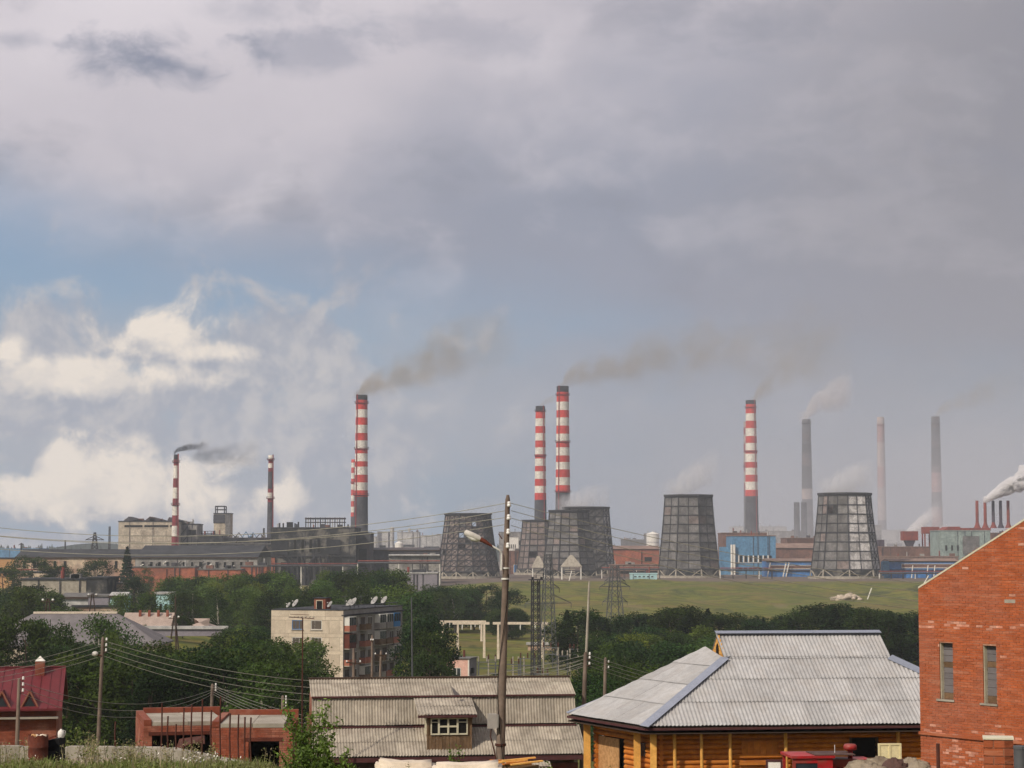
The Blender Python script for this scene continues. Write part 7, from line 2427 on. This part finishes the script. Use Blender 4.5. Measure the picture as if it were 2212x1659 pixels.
# ------------------------------------------------------------------ near shrubs and weeds
def shrub(label, u, Y, H, wd, nst, per, leaf, seed, mat='leaf_near', group='leafy shrubs at the near edge', gz=None):
    X = ray(u, 1640)[0] * Y
    q = np.random.default_rng(seed)
    zb = ground_z(X, Y) - .1 if gz is None else gz
    t = thing('leafy_shrub', label, 'shrub', (X, Y, zb), 0, group)
    st = MB()
    cen, val = [], []
    for i in range(nst):
        a = q.uniform(0, 6.28)
        tip = np.array([wd * math.cos(a) * q.uniform(.2, 1), wd * .6 * math.sin(a) * q.uniform(.2, 1), H * q.uniform(.5, 1.0)])
        mid = tip * np.array([.4, .4, .55])
        st.tube([(0, 0, 0), tuple(mid), tuple(tip)], [.018, .012, .004], 5)
        for k in range(per):
            f = q.uniform(.22, 1.05) ** .8
            p = mid * (2 * f * (1 - f)) + tip * f * f + np.array([0, 0, H * .0])
            p = 2 * f * (1 - f) * mid + f * f * tip
            sp = .05 + .16 * H / 2.2 * (1 - abs(2 * f - 1.1) * .5)
            cen.append(p + q.normal(size=3) * sp * .55)
            val.append(q.uniform(0, 1))
    st.build('stems', M['bark'], t)
    global rng
    rng = q
    cen = np.array(cen)
    me = leaf_mesh('foliage', cen, leaf * q.uniform(.6, 1.3, len(cen)), np.array(val), M[mat], .5, .5)
    put(me, 'foliage', t)
shrub('big leafy shrub growing before the gable of the gambrel house', 676, 45.5, 2.0, .62, 15, 170, .09, 1)
shrub('spreading leafy shrub over the lower gambrel eaves', 722, 45.0, 1.25, .6, 13, 130, .09, 2)
shrub('low shrub at the foot of the big leafy one', 640, 44.5, .95, .45, 10, 110, .085, 3)
shrub('low shrub under the lower gambrel eaves', 770, 44.6, .6, .45, 8, 60, .08, 4)
shrub('thin sapling in front of the dormer planks', 985, 52, 1.35, .22, 4, 90, .085, 5)
shrub('small bush below the dormer sapling', 962, 52, .7, .2, 5, 60, .08, 6)
shrub('leafy bush growing by the log house doorway', 1322, 66, 2.5, .45, 8, 90, .11, 7)
shrub('bush at the corner post of the log house', 1262, 66, 1.9, .4, 7, 70, .11, 8)
shrub('low bush between the log house posts', 1392, 66, 1.3, .4, 6, 60, .11, 9)
shrub('weedy bush behind the foundation wall by the burnt stove', 152, 51.5, 1.5, .35, 7, 60, .09, 10, 'weed')
shrub('weedy bush beside the planks at the lamp pole', 1196, 57, 1.1, .4, 7, 60, .09, 11)

def weeds():
    q = np.random.default_rng(12)
    vs_, fs, val, mi = [], [], [], []
    def blade(x, y, z, h, wd, lean, v, m_=0):
        a = q.uniform(0, 6.28)
        dx, dy = math.cos(a), math.sin(a)
        la = q.uniform(0, 6.28)
        lx, ly = math.cos(la) * lean * h, math.sin(la) * lean * h
        o = len(vs_)
        vs_.extend([(x - dx * wd, y - dy * wd, z), (x + dx * wd, y + dy * wd, z), (x + lx * .4 + dx * wd * .8, y + ly * .4 + dy * wd * .8, z + h * .6), (x + lx * .4 - dx * wd * .8, y + ly * .4 - dy * wd * .8, z + h * .6), (x + lx, y + ly, z + h)])
        fs.extend([(o, o + 1, o + 2, o + 3), (o + 3, o + 2, o + 4)])
        val.extend([v, v]); mi.extend([m_, m_])
    def leaf(x, y, z, s, v, m_=0):
        d = q.normal(size=3); d /= np.linalg.norm(d)
        e = q.normal(size=3); e -= d * (e @ d); e /= np.linalg.norm(e)
        c = np.array((x, y, z)); o = len(vs_)
        vs_.extend([tuple(c - d * s), tuple(c + e * s * .45), tuple(c + d * s), tuple(c - e * s * .45)])
        fs.append((o, o + 1, o + 2, o + 3)); val.append(v); mi.append(m_)
    n = 0
    while n < 8500:
        u = q.uniform(-80, 620) if q.random() < .85 else q.uniform(560, 1250)
        Y = q.uniform(41, 47.5) if u < 620 else q.uniform(42, 47)
        X = ray(u, 1640)[0] * Y
        cl = .5 + .5 * math.sin(X * 2.1) * math.sin(X * .7 + Y)
        if u > 620 and q.random() < .25 + .6 * (Y > 44):
            continue
        h = q.uniform(.08, .34) * (.5 + .8 * cl)
        if u > 620:
            h *= 1.1
        z = ground_z(X, Y) - .03
        v = q.uniform(0, 1)
        blade(X, Y, z, h, .008 + .008 * q.random(), q.uniform(.1, .5), v, 1 if q.random() < .22 else 0)
        if q.random() < .35:
            for k in range(4):
                leaf(X + q.normal() * .04, Y + q.normal() * .04, z + h * q.uniform(.2, .9), q.uniform(.025, .05), v)
        n += 1
    # tall dry stalks with seed heads
    for i in range(260):
        u = q.choice([q.uniform(-30, 60), q.uniform(120, 340), q.uniform(180, 215), q.uniform(250, 330), q.uniform(350, 470), q.uniform(560, 900)])
        Y = q.uniform(44.5, 48.5)
        X = ray(u, 1640)[0] * Y
        z = ground_z(X, Y)
        h = q.uniform(.35, .75) * (1.25 if 185 < u < 215 else 1.0)
        blade(X, Y, z, h, .008, .12, q.uniform(0, 1), 1)
        for k in range(14):
            f = q.uniform(.35, 1)
            leaf(X + q.normal() * .035, Y + q.normal() * .035, z + h * f, q.uniform(.018, .035), q.uniform(0, 1), 1 if q.random() < .5 else 0)
    # small daisies
    for i in range(70):
        u = q.uniform(395, 470) if q.random() < .6 else q.uniform(0, 520)
        Y = q.uniform(41.5, 44)
        X = ray(u, 1650)[0] * Y
        z = ground_z(X, Y)
        leaf(X, Y, z + q.uniform(.25, .42), .028, .9, 2)
    mb = MB()
    mb.v, mb.f, mb.m, mb.sm, mb.val = vs_, fs, mi, [False] * len(fs), val
    o = mb.build('weeds', [M['weed'], M['dry_weed'], M['white_cap']])
    tag(o, 'tall weeds and dry stalks along the near edge', 'weeds', kind='stuff')
weeds()

# ================================================================== smoke, steam and haze
def plume(label, u, v, Y, L, rise, r0, r1, tau, col, name='smoke', p=.55, qx=.8, back=1.0, fade=1.2, nscale=1.0, thr=(.36, .62), absorb=(0, 0, 0), step=.45, warp=.55, hard=(1.0, .35), start=0.0):
    """L, rise, r0, r1 in grid pixels at depth Y; tau = optical depth across the plume near its start"""
    k = Y / FPX
    L, rise, r0, r1 = L * k, rise * k, r0 * k, r1 * k
    m_ = bpy.data.materials.new(name + '_volume')
    m_.use_nodes = True
    t = NT(m_.node_tree)
    o_ = t.n('ShaderNodeOutputMaterial')
    pv = t.n('ShaderNodeVolumePrincipled')
    co = t.n('ShaderNodeTexCoord').outputs['Object']
    nz = t.noise(co, nscale * 1.1 / max(r1, 1e-3), 3, .55, color=True)
    wv = t.vm('SCALE', t.vm('SUBTRACT', nz, (.5, .5, .5)), 2.0)
    x, y, z = t.sep(co)
    xf = t.m('DIVIDE', t.m('MAXIMUM', x, 0.0), L)
    Rr = t.m('MULTIPLY_ADD', t.m('POWER', xf, qx), r1 - r0, r0)
    zc = t.m('MULTIPLY', t.m('POWER', xf, p), rise)
    wx, wy, wz = t.sep(wv)
    wk = t.m('MULTIPLY', t.m('MULTIPLY', xf, 6.0, clamp=True), warp)
    dy = t.m('ADD', t.m('DIVIDE', y, Rr), t.m('MULTIPLY', wy, wk))
    dz = t.m('ADD', t.m('DIVIDE', t.m('SUBTRACT', z, zc), Rr), t.m('MULTIPLY', wz, wk))
    d = t.m('SQRT', t.m('ADD', t.m('MULTIPLY', dy, dy), t.m('MULTIPLY', dz, dz)))
    body = t.step(d, hard[1], hard[0], 1.0, 0.0)
    tex = t.step(t.noise(co, nscale * 2.6 / max(r1, 1e-3), 5, .6), thr[0], thr[1])
    tex = t.m('MULTIPLY_ADD', tex, .8, .2)
    fd = t.m('MULTIPLY', t.m('POWER', t.m('MAXIMUM', t.m('SUBTRACT', 1.0, xf), 0.0), fade), t.step(x, -r0 * back, r0 * .5))
    dens = t.m('MULTIPLY', t.m('MULTIPLY', body, tex), t.m('MULTIPLY', fd, t.m('DIVIDE', tau / 1.3, Rr)))
    t.put(pv.inputs['Density'], dens)
    pv.inputs['Color'].default_value = (*col, 1)
    pv.inputs['Absorption Color'].default_value = (*absorb, 1)
    pv.inputs['Anisotropy'].default_value = 0.2
    t.t.links.new(pv.outputs[0], o_.inputs['Volume'])
    m_.cycles.volume_step_rate = step
    pt = P(u, v, Y)
    mb = MB().box(-r0 * 1.4, L, -r1 * 1.55, r1 * 1.55, -r0 * 1.5 - max(0, r1 - r0) * .9, rise + r1 * 1.5)
    o = mb.build(name, m_, None, pt)
    tag(o, label, 'steam' if name == 'steam' else 'smoke', 'steam plumes' if name == 'steam' else 'smoke plumes', 'stuff')
    return o
BROWN, DARK, WHITE, PALE = (.58, .52, .42), (.12, .12, .14), (.97, .96, .96), (.80, .78, .78)
plume('brown smoke trailing from the thick striped chimney', 776, 850, 1500, 350, 130, 15, 115, 2.4, BROWN, p=.75, qx=.6, fade=.9, hard=(1.0, .1), warp=.8)
plume('thin brown smoke drifting from the tallest striped chimney', 1216, 832, 1700, 640, 95, 15, 120, 1.5, BROWN, p=.45, qx=.5, fade=.7, hard=(1.0, .1), warp=.8)
plume('wisp of smoke from the slimmer striped chimney', 1168, 876, 1800, 60, 22, 6, 14, .7, BROWN)
plume('thin smoke rising from the hazy striped chimney', 1628, 864, 2050, 220, 160, 12, 100, 1.4, BROWN, p=.8, qx=.6, hard=(1.0, .1), warp=.8)
plume('black smoke curling from the thin maroon and white chimney', 379, 977, 1330, 75, 15, 5.5, 13, 3.5, DARK, p=.4, fade=.9)
plume('faded patch of dark smoke drifting beyond the thin maroon chimney', 425, 985, 1330, 140, 4, 16, 48, .8, DARK, p=.8, fade=.6)
plume('pale smoke puff over the dark grey chimney', 1742, 903, 2500, 100, 62, 20, 56, 3.2, PALE, p=.45, fade=.6, thr=(.3, .55), warp=.9)
plume('faint smoke drifting from the tall dark bluish chimney', 2024, 897, 2700, 210, 75, 11, 65, 1.2, BROWN, p=.6, hard=(1.0, .1))
plume('dense white steam streaming from the thin rusty stacks', 2131, 1079, 1604, 300, 150, 8, 60, 20, WHITE, 'steam', p=.9, fade=.35, thr=(.28, .40), step=.2, warp=1.25, nscale=2.6, hard=(.95, .75))
plume('low white steam rising behind the rusty ore bins', 1955, 1160, 1720, 80, 62, 13, 30, 5.0, WHITE, 'steam', p=.9, thr=(.34, .5))
plume('second low steam wisp beside the tall dark bluish chimney', 2012, 1150, 1900, 60, 12, 10, 18, 2.2, WHITE, 'steam', p=.9)
for (u, v, Y, w_, rs, lab, tau) in ((1460, 1066, 1345, 50, 62, 'faint steam over the sooty grey cooling tower', 3.0), (1795, 1063, 1310, 48, 40, 'steam over the silvery cooling tower', 4.0), (1225, 1096, 1440, 42, 22, 'thin steam over the paired dark cooling towers', 3.0), (1000, 1109, 1345, 34, 14, 'wisp of steam over the brownish cooling tower', .8)):
    plume(lab, u, v, Y, 95, rs, w_ * .8, w_, tau, (.9, .9, .91), 'steam', p=.7, fade=.8, nscale=1.3)

def drift():
    '''works smoke hanging over the far plant: a soft-edged bank of thin smoke'''
    m_ = bpy.data.materials.new('smoke_bank')
    m_.use_nodes = True
    t = NT(m_.node_tree)
    o_ = t.n('ShaderNodeOutputMaterial')
    pv = t.n('ShaderNodeVolumePrincipled')
    co = t.n('ShaderNodeTexCoord').outputs['Object']
    x, y, z = t.sep(co)
    fx = t.m('MULTIPLY', t.step(x, -420, -120), t.step(x, 560, 300))
    fy = t.m('MULTIPLY', t.step(y, -480, -150), t.step(y, 700, 300))
    fz = t.step(z, 230, 0)
    nz = t.step(t.noise(co, 0.004, 3, .5), .30, .62, .35, 1.0)
    t.put(pv.inputs['Density'], t.m('MULTIPLY', t.m('MULTIPLY', fx, fy), t.m('MULTIPLY', t.m('MULTIPLY', fz, nz), 0.0015)))
    pv.inputs['Color'].default_value = (.80, .80, .84, 1)
    t.t.links.new(pv.outputs[0], o_.inputs['Volume'])
    m_.cycles.volume_step_rate = 0.6
    o = MB().box(-430, 570, -490, 710, -12, 235).build('smoke', m_, None, (430, 2210, EYE - 10))
    tag(o, 'thin grey smoke bank hanging over the far plant', 'smoke', 'smoke plumes', 'stuff')
drift()

def haze():
    m_ = bpy.data.materials.new('haze_air')
    m_.use_nodes = True
    t = NT(m_.node_tree)
    o_ = t.n('ShaderNodeOutputMaterial')
    pv = t.n('ShaderNodeVolumePrincipled')
    pv.inputs['Color'].default_value = (.84, .90, 1.0, 1)
    pv.inputs['Density'].default_value = 0.00011
    pv.inputs['Anisotropy'].default_value = 0.0
    t.t.links.new(pv.outputs[0], o_.inputs['Volume'])
    m_.cycles.homogeneous_volume = True
    o = MB().box(-2300, 2300, -120, 4330, EYE - 28, EYE + 300).build('haze', m_)
    tag(o, 'pale industrial haze filling the valley', 'haze', kind='stuff')
haze()
